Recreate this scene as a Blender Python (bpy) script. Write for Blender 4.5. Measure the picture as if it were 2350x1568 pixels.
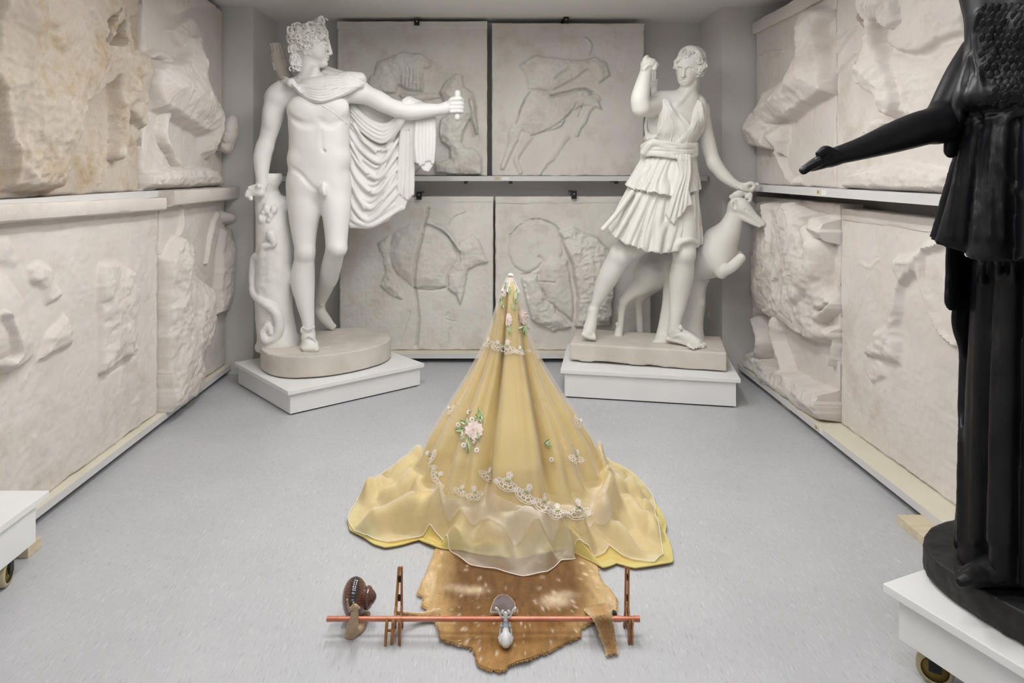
import bpy, bmesh, math, random
import numpy as np
from mathutils import Vector, Matrix
from mathutils.bvhtree import BVHTree

for o in list(bpy.data.objects):
    bpy.data.objects.remove(o)
SC = bpy.context.scene
COL = SC.collection
F = 2350 * 24 / 36.0          # focal length in photo pixels (24 mm shift lens)
CX, CY, EYE = 1122.0, 390.0, 1.43

# ------------------------------------------------------------------ camera
cam = bpy.data.cameras.new('camera')
cam.lens = 24; cam.sensor_width = 36; cam.sensor_fit = 'HORIZONTAL'
cam.shift_x = (1175 - CX) / 2350; cam.shift_y = -(784 - CY) / 2350
cam.clip_start = 0.05; cam.clip_end = 60
camo = bpy.data.objects.new('camera', cam); COL.objects.link(camo)
camo.location = (0, 0, EYE); camo.rotation_euler = (math.pi / 2, 0, 0)
SC.camera = camo

# ------------------------------------------------------------------ world, lamps, exposure
wd = bpy.data.worlds.new('world'); SC.world = wd; wd.use_nodes = True
wd.node_tree.nodes['Background'].inputs[0].default_value = (1, 1, 1, 1)
wd.node_tree.nodes['Background'].inputs[1].default_value = 0.05
SC.view_settings.view_transform = 'Standard'
SC.view_settings.look = 'None'
SC.view_settings.exposure = -0.18
SC.view_settings.gamma = 1.0
SC.view_settings.use_curve_mapping = False
SC.cycles.max_bounces = 7; SC.cycles.diffuse_bounces = 4; SC.cycles.glossy_bounces = 2; SC.cycles.transmission_bounces = 3; SC.cycles.transparent_max_bounces = 10
LAMPS = []
def tube_lamp(x, y, z, sx, sy, watt, up=0.45, col=(1.0, 0.995, 0.99)):
    """pendant fluorescent fitting: light thrown down and, more weakly, up to the ceiling"""
    for dz, w, rx in ((-.012, watt, 0.0), (.032, watt * up, math.pi)):
        L = bpy.data.lights.new('fluorescent_light', 'AREA')
        L.shape = 'RECTANGLE'; L.size = sx; L.size_y = sy; L.energy = w; L.color = col
        o = bpy.data.objects.new('fluorescent_light', L); COL.objects.link(o)
        o.location = (x, y, z + dz); o.rotation_euler = (rx, 0, 0)
    LAMPS.append((x, y, z, sx, sy))
for yy, xx, ww in ((-0.30, 0.5, 9), (1.55, 0.5, 9.5)):        # two rows across the room
    for sg in (-1, 1):
        tube_lamp(sg * xx, yy, 2.44, 0.96, 0.10, ww)
for sg in (-1, 1):                                            # one pair of tubes running along it
    tube_lamp(sg * 0.5, 3.05, 2.44, 0.12, 1.25, 21)

# ------------------------------------------------------------------ helpers
rng = np.random.RandomState(7)
def W(px, py, d):
    return np.array(((px - CX) * d / F, d, EYE - (py - CY) * d / F))
def FL(px, py, z=0.0):
    d = (EYE - z) * F / (py - CY)
    return np.array(((px - CX) * d / F, d, z))
def link(o, parent=None):
    COL.objects.link(o)
    if parent is not None: o.parent = parent
    return o
def tag(o, label=None, cat=None, group=None, kind=None):
    if label: o['label'] = label
    if cat: o['category'] = cat
    if group: o['group'] = group
    if kind: o['kind'] = kind
    return o
def thing(name, loc, label, cat, group=None, rz=0.0):
    o = bpy.data.objects.new(name, None); link(o); o.empty_display_size = 0.1
    o.location = loc; o.rotation_euler = (0, 0, rz)
    return tag(o, label, cat, group)
def wloc(p):
    v = Vector((0, 0, 0))
    while p is not None:
        v = v + Vector(p.location); p = p.parent
    return v
def mesh_np(name, v, f, mat, parent=None, smooth=True, base=None, cols=None):
    """v: (n,3) world verts, f: (m,k) faces (one k) -> ONE mesh object, origin at base"""
    v = np.asarray(v, np.float32); f = np.asarray(f, np.int32)
    if base is None:
        base = np.array((0, 0, 0)) if parent is not None else np.array((v[:, 0].mean(), v[:, 1].mean(), v[:, 2].min()))
        if parent is not None:
            base = np.array(wloc(parent))
    me = bpy.data.meshes.new(name)
    me.vertices.add(len(v)); me.vertices.foreach_set('co', (v - base.astype(np.float32)).ravel())
    k = f.shape[1]
    me.loops.add(f.size); me.loops.foreach_set('vertex_index', f.ravel())
    me.polygons.add(len(f)); me.polygons.foreach_set('loop_start', np.arange(0, f.size, k, dtype=np.int32))
    me.update(calc_edges=True)
    me.polygons.foreach_set('use_smooth', np.full(len(f), smooth, dtype=bool))
    me.validate()
    if mat: me.materials.append(mat)
    if cols is not None:
        a = me.color_attributes.new('tint', 'FLOAT_COLOR', 'POINT')
        c = np.ones((len(v), 4), np.float32); c[:, :3] = cols
        a.data.foreach_set('color', c.ravel())
    o = bpy.data.objects.new(name, me); link(o, parent)
    if parent is None: o.location = base
    return o
def bm_obj(name, bm, mat, parent=None, base=None, smooth=False):
    me = bpy.data.meshes.new(name)
    if base is None:
        base = wloc(parent) if parent is not None else Vector((0, 0, 0))
    bmesh.ops.translate(bm, verts=bm.verts, vec=-Vector(base))
    bm.normal_update(); bm.to_mesh(me); bm.free()
    for p in me.polygons: p.use_smooth = smooth
    if mat: me.materials.append(mat)
    o = bpy.data.objects.new(name, me); link(o, parent)
    if parent is None: o.location = base
    return o
def add_box(bm, c, s, rz=0.0, bev=0.0, R=None):
    t = bmesh.new()
    bmesh.ops.create_cube(t, size=1.0)
    bmesh.ops.scale(t, verts=t.verts, vec=s)
    if bev > 0:
        bmesh.ops.bevel(t, geom=t.edges[:], offset=bev, segments=2, affect='EDGES', profile=0.6)
    M = Matrix.Translation(Vector(c)) @ (R.to_4x4() if R is not None else Matrix.Rotation(rz, 4, 'Z'))
    bmesh.ops.transform(t, matrix=M, verts=t.verts)
    me = bpy.data.meshes.new('tmp'); t.to_mesh(me); t.free()
    bm.from_mesh(me); bpy.data.meshes.remove(me)
def box(name, c, s, mat, parent=None, rz=0.0, bev=0.003, base=None):
    bm = bmesh.new(); add_box(bm, c, s, rz, bev)
    if base is None and parent is None: base = (c[0], c[1], c[2] - s[2] / 2)
    return bm_obj(name, bm, mat, parent, base)
def prism(name, pts, z0, z1, mat, parent=None, bev=0.003, base=None):
    bm = bmesh.new()
    vs = [bm.verts.new((p[0], p[1], z0)) for p in pts]
    f = bm.faces.new(vs); bm.normal_update()
    if f.normal.z > 0: f.normal_flip()
    r = bmesh.ops.extrude_face_region(bm, geom=[f])
    bmesh.ops.translate(bm, verts=[e for e in r['geom'] if isinstance(e, bmesh.types.BMVert)], vec=(0, 0, z1 - z0))
    bmesh.ops.recalc_face_normals(bm, faces=bm.faces)
    if bev > 0:
        bmesh.ops.bevel(bm, geom=bm.edges[:], offset=bev, segments=2, affect='EDGES', profile=0.6)
    if base is None and parent is None:
        base = (np.mean([p[0] for p in pts]), np.mean([p[1] for p in pts]), z0)
    return bm_obj(name, bm, mat, parent, base)
def catmull(P, n):
    P = np.asarray(P, float)
    if len(P) == 2:
        t = np.linspace(0, 1, n)[:, None]; return P[0] * (1 - t) + P[1] * t
    Q = np.vstack([2 * P[0] - P[1], P, 2 * P[-1] - P[-2]])
    m = len(P) - 1; out = []
    for u in np.linspace(0, m - 1e-6, n):
        i = int(u); t = u - i
        a, b, c, d = Q[i], Q[i + 1], Q[i + 2], Q[i + 3]
        out.append(0.5 * ((2 * b) + (-a + c) * t + (2 * a - 5 * b + 4 * c - d) * t * t + (-a + 3 * b - 3 * c + d) * t ** 3))
    return np.array(out)
def tube_mesh(P, R, seg=10, n=None, cap=True):
    """swept tube -> verts, quads"""
    P = np.asarray(P, float)
    R = np.broadcast_to(np.asarray(R, float), (len(P),))
    if n:
        PR = catmull(np.hstack([P, R[:, None]]), n); P = PR[:, :3]; R = np.maximum(PR[:, 3], 1e-4)
    T = np.gradient(P, axis=0); T /= np.linalg.norm(T, axis=1)[:, None] + 1e-12
    u = np.cross(T[0], (0, 0, 1)); 
    if np.linalg.norm(u) < 1e-3: u = np.cross(T[0], (1, 0, 0))
    u /= np.linalg.norm(u); V = []
    a = np.linspace(0, 2 * np.pi, seg, endpoint=False)
    for i in range(len(P)):
        u = u - T[i] * np.dot(u, T[i]); u /= np.linalg.norm(u); w = np.cross(T[i], u)
        V.append(P[i] + R[i] * (np.cos(a)[:, None] * u + np.sin(a)[:, None] * w))
    m = len(P); V = np.vstack(V)
    i, j = np.meshgrid(np.arange(m - 1), np.arange(seg), indexing='ij'); j2 = (j + 1) % seg
    Q = np.stack([i * seg + j, i * seg + j2, (i + 1) * seg + j2, (i + 1) * seg + j], -1).reshape(-1, 4)
    if cap:
        c0, c1 = len(V), len(V) + 1
        V = np.vstack([V, P[0], P[-1]])
        jj = np.arange(seg); k = (jj + 1) % seg; b = (m - 1) * seg
        # fan as quads, two sectors each (seg even)
        e = np.arange(0, seg, 2)
        Q = np.vstack([Q, np.stack([np.full(len(e), c0), (e + 2) % seg, (e + 1) % seg, e], -1),
                       np.stack([np.full(len(e), c1), b + e, b + (e + 1) % seg, b + (e + 2) % seg], -1)])
    return V, Q
def joinm(L):
    V, Q, n = [], [], 0
    for v, q in L:
        V.append(v); Q.append(np.asarray(q) + n); n += len(v)
    return np.vstack(V), np.vstack(Q)
def smooth01(x): x = np.clip(x, 0, 1); return x * x * (3 - 2 * x)

# ------------------------------------------------------------------ numpy noise
_T = rng.rand(64, 64, 64).astype(np.float32) * 2 - 1
_TF = _T.ravel()
def vnoise(x, y, z):
    x, y, z = (np.asarray(q, np.float32) for q in (x, y, z))
    def sp(q):
        i = np.floor(q); f = q - i; i = i.astype(np.int32) & 63; return i, (i + 1) & 63, f * f * (3 - 2 * f)
    x0, x1, fx = sp(x); y0, y1, fy = sp(y); z0, z1, fz = sp(z)
    x0, x1, y0, y1 = x0 << 12, x1 << 12, y0 << 6, y1 << 6
    def lin(a, b): return a + (b - a) * fx
    a = lin(_TF[x0 + y0 + z0], _TF[x1 + y0 + z0]); b = lin(_TF[x0 + y1 + z0], _TF[x1 + y1 + z0])
    c = lin(_TF[x0 + y0 + z1], _TF[x1 + y0 + z1]); d = lin(_TF[x0 + y1 + z1], _TF[x1 + y1 + z1])
    a = a + (b - a) * fy; c = c + (d - c) * fy
    return a + (c - a) * fz
def fbm(x, y, z, f=1.0, oct=4, ridged=False, gain=0.5):
    s = 0; a = 1.0; n = 0
    x, y, z = np.broadcast_arrays(np.asarray(x, float), np.asarray(y, float), np.asarray(z, float))
    for i in range(oct):
        v = vnoise(x * f + 7.3 * i, y * f + 3.1 * i, z * f + 11.7 * i)
        if ridged: v = 1 - 2 * np.abs(v)
        s = s + a * v; n += a; a *= gain; f *= 2.03
    return s / n

# ------------------------------------------------------------------ signed distance sculpting grid
def rotm(rx=0, ry=0, rz=0):
    r = (Matrix.Rotation(math.radians(rz), 3, 'Z') @ Matrix.Rotation(math.radians(ry), 3, 'Y') @ Matrix.Rotation(math.radians(rx), 3, 'X'))
    return np.array(r)
class Clay:
    def __init__(s, lo, hi, h):
        s.lo = np.array(lo, float); s.h = h
        s.n = (np.ceil((np.array(hi) - s.lo) / h)).astype(int) + 1
        s.a = np.full(s.n, 0.5, np.float32)
    def reg(s, lo, hi):
        i0 = np.clip(np.floor((np.asarray(lo) - s.lo) / s.h).astype(int), 0, s.n)
        i1 = np.clip(np.ceil((np.asarray(hi) - s.lo) / s.h).astype(int) + 1, 0, s.n)
        sl = tuple(slice(a, b) for a, b in zip(i0, i1))
        g = [(s.lo[k] + s.h * np.arange(i0[k], i1[k])).astype(np.float32) for k in range(3)]
        return sl, g[0][:, None, None], g[1][None, :, None], g[2][None, None, :]
    def put(s, sl, d, k):
        A = s.a[sl]
        if A.size == 0: return
        if k > 0:
            m = np.maximum(k - np.abs(A - d), 0) / k
            s.a[sl] = np.minimum(A, d) - m * m * k * 0.25
        else: s.a[sl] = np.minimum(A, d)
    def cut(s, sl, d, k):
        A = s.a[sl]; d = -d
        m = np.maximum(k - np.abs(A - d), 0) / max(k, 1e-6)
        s.a[sl] = np.maximum(A, d) + m * m * k * 0.25
    def _cap(s, X, Y, Z, a, b, ra, rb, flat=None):
        ab = b - a; L = max(float(ab @ ab), 1e-12)
        x, y, z = X - a[0], Y - a[1], Z - a[2]
        t = np.clip((x * ab[0] + y * ab[1] + z * ab[2]) / L, 0, 1)
        x, y, z = x - t * ab[0], y - t * ab[1], z - t * ab[2]
        d2 = x * x + y * y + z * z
        q = 1.0
        if flat is not None:
            n, q = flat; n = np.asarray(n, float); n = n / np.linalg.norm(n)
            c = x * n[0] + y * n[1] + z * n[2]
            d2 = d2 + c * c * (1 / (q * q) - 1)
        return ((np.sqrt(d2) - (ra + (rb - ra) * t)) * min(1.0, q)).astype(np.float32)
    def cap(s, a, b, ra, rb=None, k=0.02, flat=None, cut=False):
        a = np.asarray(a, float); b = np.asarray(b, float); rb = ra if rb is None else rb
        r = max(ra, rb) * (max(1.0, flat[1]) if flat else 1) + max(k, .01) + 3 * s.h
        sl, X, Y, Z = s.reg(np.minimum(a, b) - r, np.maximum(a, b) + r)
        if 0 in s.a[sl].shape: return
        d = s._cap(X, Y, Z, a, b, ra, rb, flat)
        (s.cut if cut else s.put)(sl, d, k)
    def tube(s, P, R, k=0.01, n=None, flat=None, cut=False):
        P = np.asarray(P, float); R = np.broadcast_to(np.asarray(R, float), (len(P),))
        if n: 
            if R.max() > .03: n *= 3
            PR = catmull(np.hstack([P, R[:, None]]), n); P = PR[:, :3]; R = np.maximum(PR[:, 3], 0.0005)
        r = R.max() * (max(1.0, flat[1]) if flat else 1) + max(k, .01) + 3 * s.h
        sl, X, Y, Z = s.reg(P.min(0) - r, P.max(0) + r)
        if 0 in s.a[sl].shape: return
        o = np.array([q.start for q in sl])
        D = np.full(s.a[sl].shape, 0.5, np.float32)
        for i in range(len(P) - 1):
            a, b = P[i], P[i + 1]
            rr = max(R[i], R[i + 1]) * (max(1.0, flat[1]) if flat else 1) + max(k, .01) + 3 * s.h
            s2, x, y, z = s.reg(np.minimum(a, b) - rr, np.maximum(a, b) + rr)
            loc = tuple(slice(q.start - o[j], q.stop - o[j]) for j, q in enumerate(s2))
            if D[loc].size == 0: continue
            D[loc] = np.minimum(D[loc], s._cap(x, y, z, a, b, R[i], R[i + 1], flat))
        (s.cut if cut else s.put)(sl, D, k)
    def ell(s, c, r, R=None, k=0.03, cut=False):
        c = np.asarray(c, float); r = np.asarray(r, float)
        m = np.full(3, r.max()) if R is not None else r
        m = m + max(k, .01) + 3 * s.h
        sl, X, Y, Z = s.reg(c - m, c + m)
        if 0 in s.a[sl].shape: return
        x, y, z = X - c[0], Y - c[1], Z - c[2]
        if R is not None:
            x, y, z = (R[0, 0] * x + R[1, 0] * y + R[2, 0] * z, R[0, 1] * x + R[1, 1] * y + R[2, 1] * z, R[0, 2] * x + R[1, 2] * y + R[2, 2] * z)
        k0 = np.sqrt((x / r[0]) ** 2 + (y / r[1]) ** 2 + (z / r[2]) ** 2)
        k1 = np.sqrt((x / r[0] ** 2) ** 2 + (y / r[1] ** 2) ** 2 + (z / r[2] ** 2) ** 2)
        d = (k0 * (k0 - 1) / np.maximum(k1, 1e-6)).astype(np.float32)
        (s.cut if cut else s.put)(sl, d, k)
    def fn(s, lo, hi, f, k=0.01, cut=False):
        sl, X, Y, Z = s.reg(lo, hi)
        if 0 in s.a[sl].shape: return
        d = np.broadcast_to(f(X, Y, Z), s.a[sl].shape).astype(np.float32)
        (s.cut if cut else s.put)(sl, d, k)
    def warp(s, lo, hi, f):
        sl, X, Y, Z = s.reg(lo, hi)
        A = s.a[sl]; m = np.abs(A) < 0.04
        if not m.any(): return
        I = np.argwhere(m)
        x = s.lo + (I + np.array([q.start for q in sl])) * s.h
        A[m] = A[m] + f(x[:, 0], x[:, 1], x[:, 2]).astype(np.float32)
    def nets(s, relax=0):
        a = np.pad(s.a, 1, constant_values=0.5); s0 = s.lo - s.h
        ins = a < 0
        c = np.zeros(np.array(a.shape) - 1, np.uint8)
        for dx in (0, 1):
            for dy in (0, 1):
                for dz in (0, 1):
                    c += ins[dx:dx + c.shape[0], dy:dy + c.shape[1], dz:dz + c.shape[2]]
        act = (c > 0) & (c < 8)
        I = np.argwhere(act)
        vid = np.full(c.shape, -1, np.int32); vid[act] = np.arange(len(I), dtype=np.int32)
        pos = np.zeros((len(I), 3)); cnt = np.zeros(len(I))
        cor = {}
        def val(o):
            if o not in cor: cor[o] = a[I[:, 0] + o[0], I[:, 1] + o[1], I[:, 2] + o[2]]
            return cor[o]
        for ax in range(3):
            for p in (0, 1):
                for q in (0, 1):
                    o0 = [0, 0, 0]; oth = [k for k in range(3) if k != ax]
                    o0[oth[0]] = p; o0[oth[1]] = q; o1 = list(o0); o1[ax] = 1
                    v0, v1 = val(tuple(o0)), val(tuple(o1))
                    m = (v0 < 0) != (v1 < 0)
                    t = v0[m] / (v0[m] - v1[m])
                    pt = np.tile(np.array(o0, float), (m.sum(), 1)); pt[:, ax] = t
                    pos[m] += pt; cnt[m] += 1
        V = s0 + (I + pos / cnt[:, None]) * s.h
        Fc = []
        for ax in range(3):
            u, w = [(1, 2), (2, 0), (0, 1)][ax]
            n = list(a.shape); sl0 = [slice(1, n[0] - 1)] * 3
            sl0 = [slice(1, n[k] - 1) for k in range(3)]; sl1 = list(sl0)
            sl1[ax] = slice(2, n[ax])
            i0 = ins[tuple(sl0)]; i1 = ins[tuple(sl1)]
            E = np.argwhere(i0 != i1) + 1
            flip = i0[i0 != i1]
            du = np.zeros(3, int); du[u] = 1; dw = np.zeros(3, int); dw[w] = 1
            g = lambda e: vid[e[:, 0], e[:, 1], e[:, 2]]
            q = np.stack([g(E), g(E - du), g(E - du - dw), g(E - dw)], -1)
            q[~flip] = q[~flip][:, ::-1]
            Fc.append(q)
        Fc = np.vstack(Fc); Fc = Fc[(Fc >= 0).all(1)]
        for _ in range(relax):
            acc = np.zeros_like(V); n = np.zeros(len(V))
            for a_, b_ in ((0, 1), (1, 2), (2, 3), (3, 0)):
                np.add.at(acc, Fc[:, a_], V[Fc[:, b_]]); np.add.at(n, Fc[:, a_], 1)
            V = V * 0.5 + 0.5 * acc / np.maximum(n, 1)[:, None]
        return V, Fc

# ------------------------------------------------------------------ materials
def mat_new(name):
    m = bpy.data.materials.new(name); m.use_nodes = True
    nt = m.node_tree; b = nt.nodes['Principled BSDF']
    return m, nt, b
def noisy(name, c1, c2, scale=6.0, rough=0.6, bump=0.0, bscale=60.0, spec=0.3, stretch=None, c3=None, s3=2.0, t3=(0.55, 0.75), metal=0.0, det=5.0, bdist=0.01):
    m, nt, b = mat_new(name); N = nt.nodes; L = nt.links
    tc = N.new('ShaderNodeTexCoord'); mp = N.new('ShaderNodeMapping'); L.new(tc.outputs['Object'], mp.inputs[0])
    if stretch: mp.inputs['Scale'].default_value = stretch
    n = N.new('ShaderNodeTexNoise'); n.inputs['Scale'].default_value = scale; n.inputs['Detail'].default_value = det
    L.new(mp.outputs[0], n.inputs['Vector'])
    r = N.new('ShaderNodeValToRGB'); r.color_ramp.elements[0].color = (*c1, 1); r.color_ramp.elements[1].color = (*c2, 1)
    r.color_ramp.elements[0].position = 0.33; r.color_ramp.elements[1].position = 0.67
    L.new(n.outputs[0], r.inputs[0]); out = r.outputs[0]
    if c3 is not None:
        n3 = N.new('ShaderNodeTexNoise'); n3.inputs['Scale'].default_value = s3; n3.inputs['Detail'].default_value = 8
        n3.inputs['Roughness'].default_value = 0.68
        L.new(mp.outputs[0], n3.inputs['Vector'])
        r3 = N.new('ShaderNodeMapRange'); r3.inputs[1].default_value = t3[0]; r3.inputs[2].default_value = t3[1]
        L.new(n3.outputs[0], r3.inputs[0])
        mx = N.new('ShaderNodeMix'); mx.data_type = 'RGBA'
        L.new(r3.outputs[0], mx.inputs[0]); L.new(out, mx.inputs[6]); mx.inputs[7].default_value = (*c3, 1)
        out = mx.outputs[2]
    L.new(out, b.inputs['Base Color'])
    b.inputs['Roughness'].default_value = rough; b.inputs['Specular IOR Level'].default_value = spec; b.inputs['Metallic'].default_value = metal
    if bump > 0:
        nb = N.new('ShaderNodeTexNoise'); nb.inputs['Scale'].default_value = bscale; nb.inputs['Detail'].default_value = 4
        L.new(mp.outputs[0], nb.inputs['Vector'])
        bp = N.new('ShaderNodeBump'); bp.inputs['Strength'].default_value = bump; bp.inputs['Distance'].default_value = bdist
        L.new(nb.outputs[0], bp.inputs['Height']); L.new(bp.outputs[0], b.inputs['Normal'])
    return m
def tinted(name, rough=0.7, spec=0.3, bump=0.0, bscale=80, mult=1.0, trans=None):
    """colour from the 'tint' attribute, broken by fine noise"""
    m, nt, b = mat_new(name); N = nt.nodes; L = nt.links
    at = N.new('ShaderNodeAttribute'); at.attribute_name = 'tint'
    tc = N.new('ShaderNodeTexCoord'); n = N.new('ShaderNodeTexNoise'); n.inputs['Scale'].default_value = bscale; n.inputs['Detail'].default_value = 4
    L.new(tc.outputs['Object'], n.inputs['Vector'])
    mr = N.new('ShaderNodeMapRange'); mr.inputs[3].default_value = 0.8 * mult; mr.inputs[4].default_value = 1.2 * mult
    L.new(n.outputs[0], mr.inputs[0])
    mx = N.new('ShaderNodeVectorMath'); mx.operation = 'SCALE'
    L.new(at.outputs['Color'], mx.inputs[0]); L.new(mr.outputs[0], mx.inputs['Scale']); L.new(mx.outputs[0], b.inputs['Base Color'])
    b.inputs['Roughness'].default_value = rough; b.inputs['Specular IOR Level'].default_value = spec
    if bump:
        bp = N.new('ShaderNodeBump'); bp.inputs['Strength'].default_value = bump; bp.inputs['Distance'].default_value = 0.005
        L.new(n.outputs[0], bp.inputs['Height']); L.new(bp.outputs[0], b.inputs['Normal'])
    return m
M_plaster = noisy('plaster_statue', (0.74, 0.725, 0.695), (0.805, 0.795, 0.77), 3.0, 0.5, 0.06, 90, 0.35, bdist=0.004)
M_plaster2 = noisy('plaster_warm', (0.725, 0.705, 0.665), (0.80, 0.785, 0.75), 3.0, 0.55, 0.06, 90, 0.3, bdist=0.004)
M_base = noisy('plaster_base', (0.56, 0.52, 0.465), (0.68, 0.64, 0.58), 5.0, 0.7, 0.25, 40, 0.2, bdist=0.004)
M_relief_l = noisy('relief_light', (0.66, 0.615, 0.575), (0.75, 0.71, 0.67), 2.2, 0.75, 0.22, 70, 0.2, c3=(0.51, 0.445, 0.375), s3=2.6, t3=(0.52, 0.80), bdist=0.004)
M_relief_s = noisy('relief_stained', (0.47, 0.41, 0.345), (0.60, 0.54, 0.47), 2.6, 0.8, 0.3, 60, 0.2, c3=(0.38, 0.265, 0.14), s3=5.0, t3=(0.48, 0.74), bdist=0.006)
M_relief_b = noisy('relief_back', (0.69, 0.66, 0.62), (0.79, 0.765, 0.725), 2.5, 0.8, 0.18, 70, 0.2, c3=(0.50, 0.455, 0.39), s3=3.4, t3=(0.52, 0.82), bdist=0.004)
M_board = noisy('white_painted_board', (0.80, 0.80, 0.795), (0.85, 0.85, 0.845), 3.0, 0.45, 0.03, 120, 0.35)
M_shelf = noisy('painted_beam', (0.66, 0.645, 0.64), (0.71, 0.695, 0.69), 3.0, 0.5, 0.03, 100, 0.3)
M_shelftop = noisy('cream_beam_top', (0.70, 0.66, 0.54), (0.75, 0.71, 0.59), 4.0, 0.5, 0.03, 100, 0.3)
M_wall = noisy('grey_wall_paint', (0.70, 0.68, 0.665), (0.73, 0.71, 0.695), 1.5, 0.7, 0.04, 150, 0.25)
M_ceil = noisy('ceiling_paint', (0.87, 0.85, 0.82), (0.90, 0.88, 0.85), 2.0, 0.8, 0.03, 100, 0.2)
M_blackm = noisy('black_metal', (0.012, 0.012, 0.013), (0.02, 0.02, 0.02), 8, 0.5, 0.0, spec=0.3)
M_wood = noisy('raw_wood', (0.60, 0.52, 0.37), (0.70, 0.62, 0.46), 6, 0.6, 0.1, 60, 0.3, stretch=(1, 6, 6))
M_black = noisy('black_patina', (0.0045, 0.0045, 0.006), (0.009, 0.009, 0.011), 9, 0.38, 0.12, 60, 0.22, bdist=0.003)
M_blackbase = noisy('black_rough', (0.008, 0.008, 0.009), (0.022, 0.021, 0.020), 9, 0.55, 0.5, 40, 0.35, c3=(0.10, 0.09, 0.075), s3=28, t3=(0.66, 0.8), bdist=0.006)
M_label = noisy('paper_label', (0.70, 0.63, 0.46), (0.74, 0.67, 0.50), 8, 0.7)
M_ink = noisy('ink', (0.05, 0.04, 0.03), (0.06, 0.05, 0.04), 8, 0.7)

# ================================================================== THE ROOM
def floor_material():
    m, nt, b = mat_new('grey_vinyl_sheet'); N = nt.nodes; L = nt.links
    tc = N.new('ShaderNodeTexCoord')
    def streak(sx, sy, lo, hi, loc):
        mp = N.new('ShaderNodeMapping'); mp.inputs['Scale'].default_value = (sx, sy, 1); mp.inputs['Location'].default_value = loc
        mp.inputs['Rotation'].default_value = (0, 0, 0.02)
        L.new(tc.outputs['Object'], mp.inputs[0])
        n = N.new('ShaderNodeTexNoise'); n.inputs['Scale'].default_value = 1.0; n.inputs['Detail'].default_value = 2.5; n.inputs['Roughness'].default_value = 0.6
        L.new(mp.outputs[0], n.inputs['Vector'])
        r = N.new('ShaderNodeMapRange'); r.inputs[1].default_value = lo; r.inputs[2].default_value = hi
        L.new(n.outputs[0], r.inputs[0]); return r.outputs[0]
    base = (0.565, 0.575, 0.595, 1)
    cl = N.new('ShaderNodeTexNoise'); cl.inputs['Scale'].default_value = 3; cl.inputs['Detail'].default_value = 6; L.new(tc.outputs['Object'], cl.inputs['Vector'])
    rp = N.new('ShaderNodeValToRGB'); rp.color_ramp.elements[0].color = (0.470, 0.477, 0.495, 1); rp.color_ramp.elements[1].color = (0.520, 0.527, 0.545, 1)
    rp.color_ramp.elements[0].position = .3; rp.color_ramp.elements[1].position = .7
    L.new(cl.outputs[0], rp.inputs[0]); out = rp.outputs[0]
    for (sx, sy, lo, hi, loc, c, f) in ((190, 20, 0.58, 0.68, (0, 0, 0), (0.66, 0.67, 0.70, 1), 0.50),
                                        (230, 24, 0.59, 0.69, (5, 9, 0), (0.27, 0.28, 0.30, 1), 0.50),
                                        (90, 12, 0.55, 0.7, (2, 3, 0), (0.50, 0.51, 0.53, 1), 0.6)):
        s = streak(sx, sy, lo, hi, loc)
        k = N.new('ShaderNodeMath'); k.operation = 'MULTIPLY'; k.inputs[1].default_value = f; L.new(s, k.inputs[0])
        mx = N.new('ShaderNodeMix'); mx.data_type = 'RGBA'; L.new(k.outputs[0], mx.inputs[0]); L.new(out, mx.inputs[6]); mx.inputs[7].default_value = c
        out = mx.outputs[2]
    L.new(out, b.inputs['Base Color']); b.inputs['Roughness'].default_value = 0.42; b.inputs['Specular IOR Level'].default_value = 0.35
    return m
M_floor = floor_material()
Y0, YB, XW, ZC = -2.6, 5.31, 2.12, 2.575
fl = box('floor', (0, (Y0 + YB) / 2, -0.06), (2 * XW + .2, YB - Y0 + .2, 0.1), M_shelf, bev=0)
tag(fl, 'grey streaked vinyl floor of the cast store', None, None, 'structure')
sx = [-2.2, -1.758, 0.2415, 2.2]
for a, b_ in zip(sx[:-1], sx[1:]):
    box('vinyl_sheet', ((a + b_) / 2, (Y0 + YB) / 2, -0.005), (b_ - a - 0.0003, YB - Y0, 0.01), M_floor, fl, bev=0)
def wallbox(name, c, s, label, mat=M_wall):
    return tag(box(name, c, s, mat, bev=0), label, None, None, 'structure')
wallbox('ceiling', (0, (Y0 + YB) / 2, ZC + .05), (2 * XW + .2, YB - Y0 + .2, .1), 'plain pale ceiling', M_ceil)
wallbox('wall_back', (0, YB + .05, ZC / 2), (2 * XW + .2, .1, ZC), 'grey painted back wall behind the relief panels')
wallbox('wall_left', (-XW - .05, (Y0 + YB) / 2, ZC / 2), (.1, YB - Y0, ZC), 'grey painted left wall')
wallbox('wall_right', (XW + .05, (Y0 + YB) / 2, ZC / 2), (.1, YB - Y0, ZC), 'grey painted right wall')
wallbox('wall_front', (0, Y0 - .05, ZC / 2), (2 * XW + .2, .1, ZC), 'grey painted wall behind the viewer')
wallbox('wall_pier_left', (-1.885, (4.78 + YB) / 2, ZC / 2), (.47, YB - 4.78, ZC), 'grey pier in the left corner of the room')
wallbox('wall_pier_right', (1.88, (4.80 + YB) / 2, ZC / 2), (.48, YB - 4.80, ZC), 'grey pier in the right corner of the room')
wallbox('baseboard_back', (0, YB - .006, .04), (3.28, .012, .08), 'dark baseboard along the back wall', M_blackm)
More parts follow.
